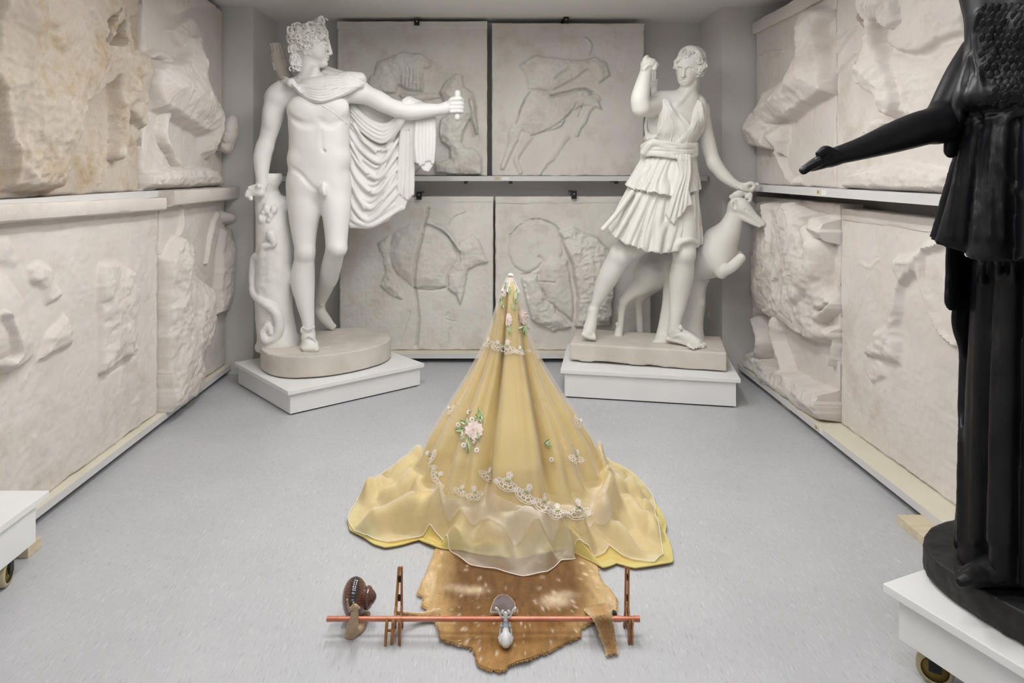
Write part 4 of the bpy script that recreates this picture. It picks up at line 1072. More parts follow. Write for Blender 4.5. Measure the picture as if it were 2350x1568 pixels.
# ---- tree stump with snake
lo, hi = bounds(570, 400, 705, 820, 4.30, 4.85)
S_ = Figure(lo, hi, .006); ds = 4.52
S_.t([(640, 792, 4.50, 46), (632, 740, ds, 42), (628, 660, ds, 42), (632, 560, ds, 42), (624, 490, ds, 36), (612, 440, ds, 26)], .02, 24)
S_.t([(608, 450, ds - .02, 22), (612, 425, ds - .02, 25), (618, 408, ds - .02, 29)], .01, 8); S_.e(616, 404, ds - .02, 22, 12, .06, .01, cut=True)
S_.t([(640, 470, ds, 20), (662, 466, ds - .01, 17), (690, 470, ds - .02, 12)], .03, 8)
S_.t([(640, 620, ds, 22), (665, 636, ds - .02, 17), (690, 640, ds - .03, 13)], .03, 8)
S_.t([(650, 700, ds + .02, 16), (655, 760, ds + .02, 18), (668, 800, ds, 16)], .02, 8)
S_.t([(640, 790, ds, 30), (600, 797, ds - .05, 14)], .02)
for (x, y, r) in ((612, 480, 9), (600, 500, 8), (628, 482, 8), (622, 495, 7), (605, 488, 6), (618, 505, 6)): S_.e(x, y, ds - .10, r, r * 1.4, .03, .008)
# snake
S_.t([(625, 548, ds - .135, 9), (621, 538, ds - .14, 10), (627, 560, ds - .13, 8), (606, 566, ds - .12, 8.5), (600, 590, ds - .09, 9), (583, 592, ds - .04, 8), (580, 640, ds - .03, 8.5), (584, 675, ds - .06, 9.5), (606, 695, ds - .115, 11), (632, 715, ds - .125, 12), (641, 745, ds - .12, 11.5), (632, 775, ds - .125, 10), (610, 782, ds - .135, 9), (604, 762, ds - .13, 8.5), (616, 748, ds - .125, 8), (622, 764, ds - .13, 6)], .006, 70)
S_.g.warp(lo, hi, lambda x, y, z: .005 * fbm(x, y * .6, z, 22, 3) + .004 * fbm(x, y, z * .4, 12, 2))
S_.clip(.24)
S_.mesh('tree_stump', M_plaster, ap)

# ================================================================== STRIDING FEMALE STATUE WITH DEER (right)
dF = np.array([(.475, 4.285), (1.484, 4.099)]); nn = np.array((.181, .984)) * .60
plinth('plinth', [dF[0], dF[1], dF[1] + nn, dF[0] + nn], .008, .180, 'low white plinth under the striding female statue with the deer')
b0, b1 = np.array((.525, 4.438)), np.array((1.466, 4.205)); bu = (b1 - b0) / np.linalg.norm(b1 - b0); bn = np.array((-bu[1], bu[0]))
bcn = (b0 + b1) / 2 + bn * .215
di = thing('striding_female_statue', (bcn[0], bcn[1], .18), 'white plaster statue of a striding woman in a short tunic touching a leaping deer', 'statue')
g = Clay((.45, 4.12, .17), (1.66, 4.9, .33), .007)
hl, hd = np.linalg.norm(b1 - b0) / 2, .215
def bxf(X, Y, Z):
    x = (X - bcn[0]) * bu[0] + (Y - bcn[1]) * bu[1]; y = (X - bcn[0]) * bn[0] + (Y - bcn[1]) * bn[1]
    q = [np.abs(x) - hl + .006 + 0 * Z, np.abs(y) - hd + .006 + 0 * Z, np.abs(Z - .2445) - .0515 + 0 * x]
    return np.sqrt(sum(np.maximum(v, 0) ** 2 for v in q)) + np.minimum(np.maximum(np.maximum(q[0], q[1]), q[2]), 0) - .006
g.fn(g.lo, g.lo + g.n * g.h, bxf, 0)
g.warp(g.lo, g.lo + g.n * g.h, lambda x, y, z: .003 * fbm(x, y, z, 9, 3) + np.clip(.2045 - z, 0, .02) * 1.3 * np.clip(fbm(x, y, 1.0, 11, 4) + .25, 0, 1))
cr = W(1589, 812, 4.235), W(1592, 826, 4.23), W(1585, 838, 4.23), W(1581, 852, 4.225)
g.tube([c - np.array((0, .01, 0)) for c in cr], [.003] * 4, .003, 12, cut=True)
mesh_np('rectangular_base', *g.nets(), M_base, di)

lo, hi = bounds(1325, 100, 1745, 815, 4.10, 4.85)
fl0, fl1 = bounds(1535, 100, 1632, 225, 4.28, 4.62)
B_ = Figure(lo, hi, .0048, (fl0, fl1, .0025)); D = 4.45
# ---- torso core (under the tunic), neck, shoulders
B_.e(1546, 278, D, 60, 62, .112, .04); B_.e(1510, 292, D + .01, 30, 46, .085, .03); B_.e(1535, 350, D, 46, 60, .10, .05); B_.e(1530, 420, D, 50, 45, .12, .05)
B_.t([(1573, 250, D, 24), (1578, 222, D - .01, 20), (1582, 185, D - .01, 18)], .03, 10)
B_.c((1515, 232, D, 22), (1575, 228, D + .01, 20), .05); B_.c((1606, 250, D + .01, 20), (1575, 228, D + .01, 18), .05)
B_.t([(1552, 240, D - .085, 5), (1566, 226, D - .07, 6), (1592, 190, D - .04, 7)], .02, 8)
# raised arm: upper arm comes forward, forearm upright
B_.t([(1516, 238, D, 24), (1495, 246, D - .09, 23), (1473, 247, D - .19, 21)], .03, 10)
B_.e(1518, 244, D + .02, 22, 26, .08, .04)
B_.t([(1470, 247, D - .195, 19), (1469, 228, D - .20, 21), (1474, 200, D - .19, 18), (1482, 165, D - .17, 13)], .02, 14)
B_.e(1486, 150, D - .165, 16, 14, .045, .02); B_.e(1490, 145, D - .165, 17, 11, .04, .015)
B_.t([(1478, 150, D - .17, 6), (1481, 137, D - .18, 6), (1485, 131, D - .16, 5), (1487, 138, D - .13, 5)], .006, 10)
for (x, y) in ((1492, 138), (1500, 140), (1506, 147)): B_.t([(x - 4, y + 10, D - .19, 5.5), (x - 1, y, D - .185, 5.2), (x + 1, y + 1, D - .15, 5), (x - 2, y + 8, D - .13, 4.5)], .005, 10)
B_.t([(1478, 158, D - .20, 6), (1486, 150, D - .205, 5), (1496, 148, D - .20, 4.5)], .006, 8)
# lowered arm to the deer
B_.t([(1606, 256, D + .01, 21), (1616, 300, D + .03, 19), (1630, 350, D + .02, 17), (1640, 378, D, 15)], .03, 12)
B_.t([(1638, 374, D, 15.5), (1658, 400, D - .02, 15), (1678, 417, D - .04, 11.5), (1692, 426, D - .05, 9.5)], .02, 12)
B_.e(1706, 428, D - .05, 15, 9, .03, .015, rotm(0, 8, 0))
for i, (dy, dd) in enumerate(((-3, -.02), (0, 0.0), (2, .02), (4, .035))): B_.t([(1712, 426 + dy * .6, D - .05 + dd, 4.6), (1724, 423 + dy, D - .06 + dd, 4.4), (1731, 430 + dy, D - .06 + dd, 4.2), (1726, 437 + dy * .6, D - .055 + dd, 3.8)], .005, 9)
B_.t([(1702, 432, D - .08, 5), (1714, 436, D - .08, 4.4), (1722, 440, D - .07, 4)], .006, 8)
B_.c((1716, 440, D - .055, 5.5), (1737, 424, D - .055, 5.5), .003)
# trailing leg (viewer's left)
B_.t([(1500, 500, D + .02, 38), (1462, 550, D + .03, 33), (1428, 582, D + .04, 26)], .05, 10)
B_.e(1424, 588, D + .02, 20, 18, .055, .03)
B_.t([(1425, 585, D + .04, 24), (1404, 622, D + .07, 25), (1384, 660, D + .10, 19), (1367, 700, D + .12, 11.5), (1362, 712, D + .12, 11.5)], .03, 16)
B_.t([(1361, 712, D + .12, 11), (1358, 735, D + .10, 13), (1353, 755, D + .075, 14.5), (1350, 764, D + .055, 12)], .02, 10)
for i, (x, y) in enumerate(((1338, 768), (1343, 771), (1349, 773), (1355, 775), (1363, 776))): B_.c((1345 + i * 3.5, 758, D + .06, 5), (x, y, D + .03, 4.2 + .35 * i), .006)
B_.on([(1354, 712, 1.6), (1362, 710, 1.6), (1370, 708, 1.6)], .003, 8)
# advancing leg
B_.t([(1560, 470, D - .02, 40), (1566, 530, D - .07, 33), (1570, 575, D - .10, 25.5)], .05, 10)
B_.e(1574, 584, D - .125, 18, 18, .05, .03)
B_.t([(1569, 592, D - .09, 23.5), (1564, 635, D - .05, 27), (1558, 685, D - .04, 21), (1551, 730, D - .05, 14.5), (1549, 752, D - .05, 14)], .03, 16)
B_.t([(1547, 764, D - .04, 15), (1560, 766, D - .06, 14), (1580, 776, D - .09, 13), (1600, 786, D - .12, 9)], .02, 12)
for i in range(5): B_.c((1592 - 3 * i, 786 + i * 1.6, D - .11 - .015 * i, 5), (1616 - 6 * i, 791 + i * 2.2, D - .115 - .02 * i, 4.8 - .4 * i), .006)
B_.t([(1534, 778, D - .03, 7), (1560, 784, D - .07, 7), (1590, 793, D - .115, 7), (1612, 797, D - .135, 5)], .02, 10, flat=((0, 0, 1), .7))
B_.on([(1536, 764, 1.8), (1550, 759, 1.8), (1562, 764, 1.8)], .003, 10); B_.on([(1538, 778, 1.8), (1556, 770, 1.8), (1572, 772, 1.8)], .003, 10)
B_.e(1562, 752, D - .10, 4, 7, .012, .006)
# ---- head turned a little to the viewer's left
RH = rotm(0, 0, -16)
B_.e(1584, 147, D - .01, 32, 37, .105, .02)
B_.e(1576, 160, D - .035, 24, 34, .078, .025, RH)
B_.e(1572, 190, D - .072, 10, 8, .032, .025)
B_.e(1572, 180, D - .060, 16, 14, .045, .03, RH)
B_.e(1573, 142, D - .055, 22, 18, .055, .03, RH)
h0 = B_.hit(1569, 165)
B_.t([(1569.8, 152, h0 + .001, 3.0), (1569, 165, h0 - .010, 3.0), (1568, 174, h0 - .020, 3.8)], .010, 8)
B_.e(1564.6, 175.6, h0 - .007, 2.7, 2.1, .009, .004); B_.e(1572.8, 175.6, h0 - .006, 2.7, 2.1, .009, .004)
for ex in (1559.3, 1582.3):
    hs = [B_.hit(ex + q, 159) for q in (-6, 0, 6)]; h = hs[1]
    B_.t([(ex - 5.5, 158.4, hs[0] + .000, 3.2), (ex, 157.6, h - .001, 4.0), (ex + 5.5, 158.4, hs[2] + .000, 3.2)], .006, 9, cut=True)
    B_.e(ex, 159.4, h + .0165, 6.0, 3.9, .0150, .0015)
    B_.t([(ex - 7, 160.4, hs[0] + .007, .9), (ex - 3, 157.2, h + .0035, 1.0), (ex + 1, 156.2, h + .002, 1.0), (ex + 4, 157.2, h + .004, 1.0), (ex + 7, 160.4, hs[2] + .007, .9)], .0015, 12)
    B_.t([(ex - 6.4, 160.8, hs[0] + .008, .7), (ex, 163.0, h + .004, .8), (ex + 6.4, 160.8, hs[2] + .008, .7)], .0015, 10)
    B_.on([(ex - 8, 153.6, 1.2), (ex, 150.6, 1.6), (ex + 8, 153.2, 1.2)], .010)
h = B_.hit(1569, 183); B_.on([(1560, 183.2, 1.0), (1569, 183.4, 1.3), (1579, 183.2, 1.0)], .004, 12, cut=True, sink=-.2)
B_.t([(1561, 183.2, B_.hit(1561, 182) + .001, 1.2), (1565.5, 180.6, h - .0005, 1.9), (1569.2, 181.2, h - .0015, 1.9), (1573, 180.6, h - .0005, 1.9), (1578, 183.2, B_.hit(1578, 182) + .001, 1.2)], .002, 12)
B_.t([(1563, 185.2, B_.hit(1563, 185) + .001, 1.2), (1569.2, 186.2, h - .0010, 2.1), (1576, 185.2, B_.hit(1576, 185) + .001, 1.2)], .002, 12)
B_.e(1610, 168, D - .01, 5, 9, .016, .006)
# hair waves and diadem
R_ = random.Random(9)
B_.e(1589, 132, D + .01, 31, 26, .108, .012); B_.e(1599, 150, D + .03, 22, 24, .09, .015)
for row in range(3):
    for i in range(13):
        f = i / 12; a = math.pi * (1.04 - 1.10 * f)
        x = 1580 + (31 - 1.5 * row + (2 if f > .8 else 0)) * math.cos(a); y = 151 - (21 + 4.5 * row) * max(0, math.sin(a)) - (0 if row else 0) + 4 * (math.sin(a) < .25)
        h = min(B_.hit(x, y), D - .03); r = R_.uniform(3.2, 4.2)
        a0 = R_.uniform(0, 6.3)
        B_.t([(x + r * (1 - .07 * q) * math.cos(a0 + q * .8), y + r * (1 - .07 * q) * math.sin(a0 + q * .8), h + .001 - .0008 * q, 1.7) for q in range(8)], .003, 14)
for i in range(46):
    x = R_.uniform(1600, 1621); y = R_.uniform(122, 174)
    if x > 1615 and (y < 135 or y > 165): continue
    h = B_.hit(x, y, D - .01); r = R_.uniform(3.0, 4.5)
    a0 = R_.uniform(0, 6.3); B_.t([(x + r * math.cos(a0 + q * .9), y + r * math.sin(a0 + q * .9), h + .001, 1.7) for q in range(7)], .003, 12)
for i in range(5):
    B_.e(1548 + R_.uniform(-2, 3), 140 + i * 3.2, D - .06, 4, 4, .015, .004)
P = [(1556, 133), (1563, 121), (1575, 114), (1590, 113), (1603, 121), (1611, 134)]
B_.t([(x, y, min(B_.hit(x, y + 2), D - .03) + .008, r) for (x, y), r in zip(P, (2, 5, 8, 8, 5, 2))], .004, 22, flat=((0, 1, 0), .5))
B_.split(W(0, 204, 4.45)[2]); B_.clip(.27)
B_.mesh('body', M_plaster2, di); mesh_np('head', *B_.f.nets(), M_plaster2, di)

# ---- tunic
lo, hi = bounds(1362, 215, 1625, 600, 4.22, 4.72)
T_ = Figure(lo, hi, .0052)
T_.e(1549, 288, D, 60, 62, .119, .03); T_.e(1538, 340, D, 52, 40, .118, .04)
T_.e(1528, 290, D - .085, 26, 27, .052, .03); T_.e(1574, 294, D - .085, 26, 27, .048, .03)
T_.t([(1530, 226, D + .02, 12), (1522, 240, D - .05, 15), (1526, 262, D - .07, 22)], .03, 8)
T_.t([(1598, 224, D + .03, 12), (1606, 240, D - .02, 16), (1600, 270, D - .045, 22)], .03, 8)
T_.g.fn(*bounds(1515, 200, 1625, 295, 4.2, 4.5), lambda X, Y, Z: np.maximum(np.maximum(-(X - W(1581, 0, 4.36)[0]) - (Z - W(0, 288, 4.36)[2]) * .66, (X - W(1581, 0, 4.36)[0]) - (Z - W(0, 288, 4.36)[2]) * .30) * .75, Y - 4.46), .004, cut=True)
T_.e(1490, 272, D - .04, 20, 36, .10, .006, cut=True)
# chest pleats lie on the surface
for i in range(13):
    f = i / 12
    T_.on([(1516 + 16 * f, 230 - 4 * f, 1.6), (1522 + 26 * f, 256, 2.0), (1520 + 50 * f, 290, 2.1), (1500 + 76 * f, 326, 2.0)], .004, 18, sink=.1)
for i in range(9):
    f = i / 8
    T_.on([(1598 + 12 * f, 228 + 8 * f, 2.0), (1594 + 20 * f, 262, 2.4), (1584 + 30 * f, 296, 2.6), (1552 + 42 * f, 330, 2.4)], .004, 18, sink=.1)
T_.t([(1486, 266, D - .02, 3), (1482, 292, D - .03, 4), (1487, 318, D - .06, 5)], .008, 10); T_.on([(1522, 262, 3), (1516, 296, 3.6), (1500, 322, 4)], .006, 12)
T_.e(1494, 318, D, 16, 14, .10, .02)
# upper flounce and skirt: folded cones built as fold functions
def skirt(top, bot, d0, d1, dep0, dep1, nf, amp0, amp1, ph, k=.008, hollow=.022, hem=None, skew=0.0):
    """top=(xl,xr,y), bot=(xl,xr,y) in pixels; elliptical cross-section with pleats"""
    xa = (W(top[0], 0, D)[0] + W(top[1], 0, D)[0]) / 2; xb = (W(bot[0], 0, D)[0] + W(bot[1], 0, D)[0]) / 2
    ra = (W(top[1], 0, D)[0] - W(top[0], 0, D)[0]) / 2; rb = (W(bot[1], 0, D)[0] - W(bot[0], 0, D)[0]) / 2
    za, zb = W(0, top[2], D)[2], W(0, bot[2], D)[2]
    lo_ = np.array((min(xa - ra, xb - rb) - .06, 4.2, zb - .10)); hi_ = np.array((max(xa + ra, xb + rb) + .06, 4.75, za + .03))
    def f(X, Y, Z, shrink=0.0):
        t = np.clip((za - Z) / (za - zb), 0, 1.3)
        cx = xa + (xb - xa) * t; r = ra + (rb - ra) * t ** .9; dy = dep0 + (dep1 - dep0) * t; cy = d0 + (d1 - d0) * t
        x = (X - cx) / r; y = (Y - cy) / dy
        th = np.arctan2(x, -y) + skew * t
        amp = amp0 + (amp1 - amp0) * t
        w = th * nf + ph + 1.7 * np.sin(th * 2.3 + ph) + .8 * np.sin(th * 5.1 + 2 * ph) + .5 * np.sin(t * 4 + th * 3)
        w2 = th * nf * 2.7 + 2.1 * np.sin(th * 3.7 + 1 + ph) + 1.2 * np.sin(t * 5 + th * 6)
        fold = (np.abs(np.sin(w)) ** .8 - .5) * 1.5 + (np.abs(np.sin(w2)) - .5) * .75
        rr = np.sqrt(x * x + y * y)
        dd = (rr - 1) * np.minimum(r, dy) - amp * fold + shrink
        low = (hem(th) if hem else 0) + .012 * fold
        return np.maximum(np.maximum(dd * .75, Z - za), (zb + low) - Z)
    T_.g.fn(lo_, hi_, f, k)
    if hollow:
        T_.g.fn(lo_ - (0, 0, .02), np.array((hi_[0], hi_[1], zb + .16)), lambda X, Y, Z: np.maximum(f(X, Y, Z, hollow) * 1.0, -1) if False else np.maximum(_in(f, X, Y, Z, hollow, zb), Z - (zb + .15)), .004, cut=True)
def _in(f, X, Y, Z, s, zb):
    Zc = np.maximum(Z, zb + .02)
    return f(X, Y, Zc, s)
# long skirt: hem swings out to the left
skirt((1462, 1598, 400), (1378, 1604, 574), D + .01, D + .01, .13, .19, 7, .006, .019, .6, hem=lambda th: np.where(th < 0, .095 * np.clip(-th - .15, 0, 1.45) + .004, .03 * np.clip(th - .3, 0, 1)))
for (P, r) in (([(1450, 442), (1416, 490), (1384, 526)], 6), ([(1470, 445), (1436, 505), (1414, 543)], 5), ([(1488, 450), (1458, 515), (1440, 556)], 6.5), ([(1530, 455), (1494, 520), (1478, 570)], 6.5), ([(1550, 470), (1520, 530), (1508, 574)], 6), ([(1572, 480), (1546, 530), (1534, 570)], 5), ([(1592, 450), (1592, 500), (1574, 545), (1550, 572)], 4)):
    T_.t([(x, y, D - .100 - .085 * ((y - 440) / 130) * max(.0, 1 - abs(x - 1520) / 150), r) for x, y in P], .022, 16)
T_.t([(1548, 570, D - .16, 6), (1562, 556, D - .18, 7), (1580, 550, D - .18, 7), (1598, 556, D - .13, 6)], .012, 12)
# upper flounce
skirt((1482, 1592, 352), (1428, 1602, 446), D, D, .118, .185, 8, .005, .017, 2.0, hem=lambda th: np.where(th < 0, .035 * np.clip(-th, 0, 1.5), .02 * th) - .004, hollow=0)
# central cascade of folds
casc = np.array([(1556, 356), (1586, 356), (1584, 400), (1580, 432), (1590, 470), (1578, 474), (1566, 492), (1556, 500), (1548, 514), (1536, 506), (1530, 492), (1540, 460), (1548, 430), (1560, 392)], float)
hc = min(T_.hit(1556, 440), T_.hit(1545, 470)) - .004
wc = np.array([W(x, y, hc) for x, y in casc])[:, [0, 2]]
T_.g.fn(np.array((wc[:, 0].min() - .03, hc - .05, wc[:, 1].min() - .03)), np.array((wc[:, 0].max() + .03, hc + .08, wc[:, 1].max() + .03)), sheet(wc, hc + .02, .022, 0, 0), .012)
for P in ([(1562, 356), (1568, 395), (1556, 435), (1536, 500)], [(1568, 356), (1574, 395), (1562, 440), (1546, 512)], [(1575, 356), (1578, 395), (1570, 445), (1560, 495)], [(1582, 356), (1583, 395), (1576, 440), (1574, 472)]):
    T_.on([(x, y, 3.0) for x, y in P], .005, 20, sink=.2)
for P in ([(1565, 370), (1571, 400), (1559, 440), (1541, 500)], [(1572, 370), (1577, 400), (1566, 445), (1553, 500)], [(1579, 370), (1581, 400), (1573, 445), (1567, 484)]):
    T_.on([(x, y, 2.0) for x, y in P], .006, 20, cut=True, sink=-.1)
# rolled sash
for i in range(5):
    T_.t([(1474, 336 + 6 * i, D - .04 + .01 * i, 5), (1492, 326 + 8 * i - 4 * (i == 4), D - .105, 5), (1530, 328 + 7.5 * i + 2 * (i % 2), D - .142, 4.8), (1570, 334 + 7 * i - 3 * (i % 2), D - .138, 4.8), (1598, 332 + 6 * i, D - .07, 4.6)], .004, 20)
T_.t([(1478, 350, D - .08, 9), (1496, 328, D - .12, 9), (1520, 332, D - .135, 7), (1550, 346, D - .14, 6)], .008, 12)
T_.e(1535, 343, D, 56, 14, .105, .02)
T_.g.warp(lo, hi, lambda x, y, z: .0018 * fbm(x * 2.2, y * 2.2, z * .6, 22, 2))
T_.mesh('tunic', M_plaster2, di)

# ---- deer, tree trunk
lo, hi = bounds(1395, 415, 1775, 815, 4.20, 5.0)
K_ = Figure(lo, hi, .0052)
def ED(x): return float(np.interp(x, [1420, 1490, 1560, 1640, 1690, 1760], [4.72, 4.72, 4.66, 4.50, 4.40, 4.36]))
K_.t([(1500, 622, ED(1500), 40), (1545, 610, ED(1545), 42), (1595, 602, ED(1595), 43), (1640, 588, ED(1640) - .01, 48)], .03, 16)
K_.e(1645, 572, ED(1645) - .01, 34, 42, .10, .04); K_.e(1500, 625, ED(1500), 38, 42, .10, .04)
K_.t([(1650, 560, ED(1650), 40), (1672, 530, ED(1672), 27), (1684, 500, ED(1684), 20), (1688, 478, ED(1688), 17)], .03, 12)
K_.t([(1690, 474, ED(1690) - .01, 19), (1706, 478, ED(1706) - .02, 17), (1728, 497, ED(1728) - .03, 11), (1750, 514, ED(1750) - .04, 6.5)], .012, 12)
K_.e(1700, 468, ED(1700) - .015, 17, 14, .045, .015)
K_.t([(1694, 492, ED(1694) - .02, 9), (1712, 502, ED(1712) - .03, 8), (1742, 519, ED(1742) - .04, 4)], .01, 8)
K_.e(1716, 482, ED(1716) - .065, 5, 3.4, .014, .006, cut=True); K_.e(1716, 482, ED(1716) - .055, 4, 2.6, .012, .003)
K_.t([(1750, 519, ED(1750) - .075, .9), (1738, 513, ED(1738) - .075, .9)], .003, cut=True)
# ear, brow, horn stubs under the hand
K_.e(1684, 470, ED(1684) - .05, 8.5, 15, .03, .008, rotm(0, -12, 0)); K_.e(1686, 472, ED(1686) - .075, 4.2, 9, .02, .006, rotm(0, -12, 0), cut=True)
K_.t([(1678, 452, ED(1678) - .02, 5), (1692, 446, ED(1692) - .02, 8), (1706, 444, ED(1706), 8), (1718, 450, ED(1718), 6)], .01, 10)
K_.t([(1714, 452, ED(1714) - .03, 5), (1722, 446, ED(1722) - .03, 5), (1721, 460, ED(1721) - .03, 4)], .006, 8)
# raised foreleg stumps
K_.t([(1640, 592, ED(1640) - .06, 26), (1650, 612, ED(1650) - .08, 18), (1657, 630, ED(1657) - .09, 9)], .02, 10)
K_.t([(1654, 628, ED(1654) - .09, 11), (1680, 612, ED(1680) - .11, 12), (1700, 592, ED(1700) - .12, 10.5)], .015, 10)
K_.t([(1650, 600, ED(1650) + .06, 20), (1668, 622, ED(1668) + .07, 10), (1696, 585, ED(1696) + .06, 9)], .02, 10)
# hind legs
K_.t([(1490, 625, ED(1490) - .05, 36), (1474, 652, ED(1474) - .06, 24), (1448, 674, ED(1448) - .07, 14), (1432, 692, ED(1432) - .07, 9.5)], .03, 12)
K_.t([(1432, 690, ED(1432) - .07, 10), (1427, 712, ED(1427) - .06, 8), (1424, 745, ED(1424) - .06, 7), (1421, 758, ED(1421) - .06, 9), (1419, 772, ED(1419) - .07, 10)], .012, 14)
K_.e(1416, 744, ED(1416) - .05, 4, 5, .012, .008)
K_.t([(1500, 640, ED(1500) + .06, 30), (1480, 672, ED(1480) + .08, 14), (1468, 700, ED(1468) + .09, 9), (1470, 765, ED(1470) + .09, 8)], .03, 12)
K_.clip(.27)
K_.mesh('deer', M_plaster2, di)
lo, hi = bounds(1490, 590, 1640, 800, 4.40, 4.85)
U_ = Figure(lo, hi, .006)
U_.t([(1578, 790, 4.58, 40), (1582, 750, 4.60, 31), (1588, 690, 4.62, 30), (1592, 640, 4.63, 26), (1596, 610, 4.64, 24)], .02, 16)
U_.t([(1516, 792, 4.52, 18), (1528, 760, 4.55, 19), (1540, 700, 4.58, 20), (1548, 620, 4.60, 22)], .02, 14)
U_.t([(1600, 700, 4.58, 16), (1606, 694, 4.56, 12)], .02); U_.t([(1600, 660, 4.62, 18), (1612, 640, 4.63, 16)], .02)
U_.t([(1575, 770, 4.5, 14), (1602, 792, 4.44, 14)], .02); U_.t([(1530, 780, 4.5, 12), (1500, 793, 4.48, 10)], .02)
U_.g.warp(lo, hi, lambda x, y, z: .006 * fbm(x, y, z * .4, 14, 3))
U_.clip(.26)
U_.mesh('tree_trunk', M_plaster2, di)
# quiver behind the shoulder
lo, hi = bounds(1485, 150, 1525, 240, 4.45, 4.7)
Q_ = Figure(lo, hi, .0046)
Q_.c((1500, 190, 4.58, 8), (1508, 235, 4.55, 10), .003)
for i in range(3): Q_.c((1493, 188 + 6 * i, 4.555, 2.6), (1509, 184 + 6 * i, 4.555, 2.6), .003)
Q_.t([(1503, 190, 4.57, 3), (1504, 165, 4.575, 3)], .003); Q_.t([(1497, 190, 4.57, 3), (1499, 160, 4.575, 3)], .003)
Q_.mesh('quiver', M_plaster2, di)

# ================================================================== YELLOW DRESS
def cloth_mat(name, c1, c2, rough=.5, sheen=.3, trans=.25):
    m, nt, b = mat_new(name); N = nt.nodes; L = nt.links
    tc = N.new('ShaderNodeTexCoord'); n = N.new('ShaderNodeTexNoise'); n.inputs['Scale'].default_value = 5; n.inputs['Detail'].default_value = 4
    L.new(tc.outputs['Object'], n.inputs['Vector'])
    r = N.new('ShaderNodeValToRGB'); r.color_ramp.elements[0].color = (*c1, 1); r.color_ramp.elements[1].color = (*c2, 1)
    r.color_ramp.elements[0].position = .35; r.color_ramp.elements[1].position = .65
    L.new(n.outputs[0], r.inputs[0]); L.new(r.outputs[0], b.inputs['Base Color'])
    b.inputs['Roughness'].default_value = rough; b.inputs['Sheen Weight'].default_value = sheen; b.inputs['Specular IOR Level'].default_value = .35
    w = N.new('ShaderNodeTexNoise'); w.inputs['Scale'].default_value = 38; w.inputs['Detail'].default_value = 3
    L.new(tc.outputs['Object'], w.inputs['Vector'])
    bp = N.new('ShaderNodeBump'); bp.inputs['Strength'].default_value = .12; bp.inputs['Distance'].default_value = .01
    L.new(w.outputs[0], bp.inputs['Height']); L.new(bp.outputs[0], b.inputs['Normal'])
    t = N.new('ShaderNodeBsdfTranslucent'); L.new(r.outputs[0], t.inputs[0])
    mx = N.new('ShaderNodeMixShader'); mx.inputs[0].default_value = trans
    L.new(b.outputs[0], mx.inputs[1]); L.new(t.outputs[0], mx.inputs[2])
    L.new(mx.outputs[0], N['Material Output'].inputs[0])
    return m
def sheer_mat(name, col, cover):
    m, nt, b = mat_new(name); N = nt.nodes; L = nt.links
    b.inputs['Base Color'].default_value = (*col, 1); b.inputs['Roughness'].default_value = .35; b.inputs['Specular IOR Level'].default_value = .5
    tr = N.new('ShaderNodeBsdfTransparent'); tl = N.new('ShaderNodeBsdfTranslucent'); tl.inputs[0].default_value = (*col, 1)
    m1 = N.new('ShaderNodeMixShader'); m1.inputs[0].default_value = .35; L.new(b.outputs[0], m1.inputs[1]); L.new(tl.outputs[0], m1.inputs[2])
    tc = N.new('ShaderNodeTexCoord'); n = N.new('ShaderNodeTexNoise'); n.inputs['Scale'].default_value = 7; n.inputs['Detail'].default_value = 3
    L.new(tc.outputs['Object'], n.inputs['Vector'])
    mr = N.new('ShaderNodeMapRange'); mr.inputs[1].default_value = .3; mr.inputs[2].default_value = .7; mr.inputs[3].default_value = cover * .75; mr.inputs[4].default_value = cover * 1.25
    L.new(n.outputs[0], mr.inputs[0])
    m2 = N.new('ShaderNodeMixShader'); L.new(mr.outputs[0], m2.inputs[0]); L.new(tr.outputs[0], m2.inputs[1]); L.new(m1.outputs[0], m2.inputs[2])
    L.new(m2.outputs[0], N['Material Output'].inputs[0])
    return m
M_yellow = cloth_mat('yellow_satin', (0.80, 0.605, 0.175), (0.83, 0.655, 0.22))
M_lemon = cloth_mat('lemon_lining', (0.80, 0.69, 0.22), (0.83, 0.73, 0.28))
M_sheer = sheer_mat('white_organza', (0.93, 0.86, 0.82), .24)
M_lace = noisy('cream_lace', (0.80, 0.73, 0.66), (0.88, 0.82, 0.76), 60, .7, .3, 300, .3, bdist=.002)
M_pink = noisy('pink_thread', (0.80, 0.64, 0.58), (0.88, 0.76, 0.70), 90, .6, .3, 300, .3, bdist=.002)
M_leafg = noisy('green_thread', (0.30, 0.50, 0.18), (0.62, 0.72, 0.42), 110, .6, .3, 300, .3, bdist=.002)
M_thread_d = noisy('grey_thread', (0.20, 0.17, 0.20), (0.38, 0.30, 0.32), 90, .6)
M_peach = noisy('peach_thread', (0.80, 0.48, 0.28), (0.88, 0.66, 0.45), 90, .6)

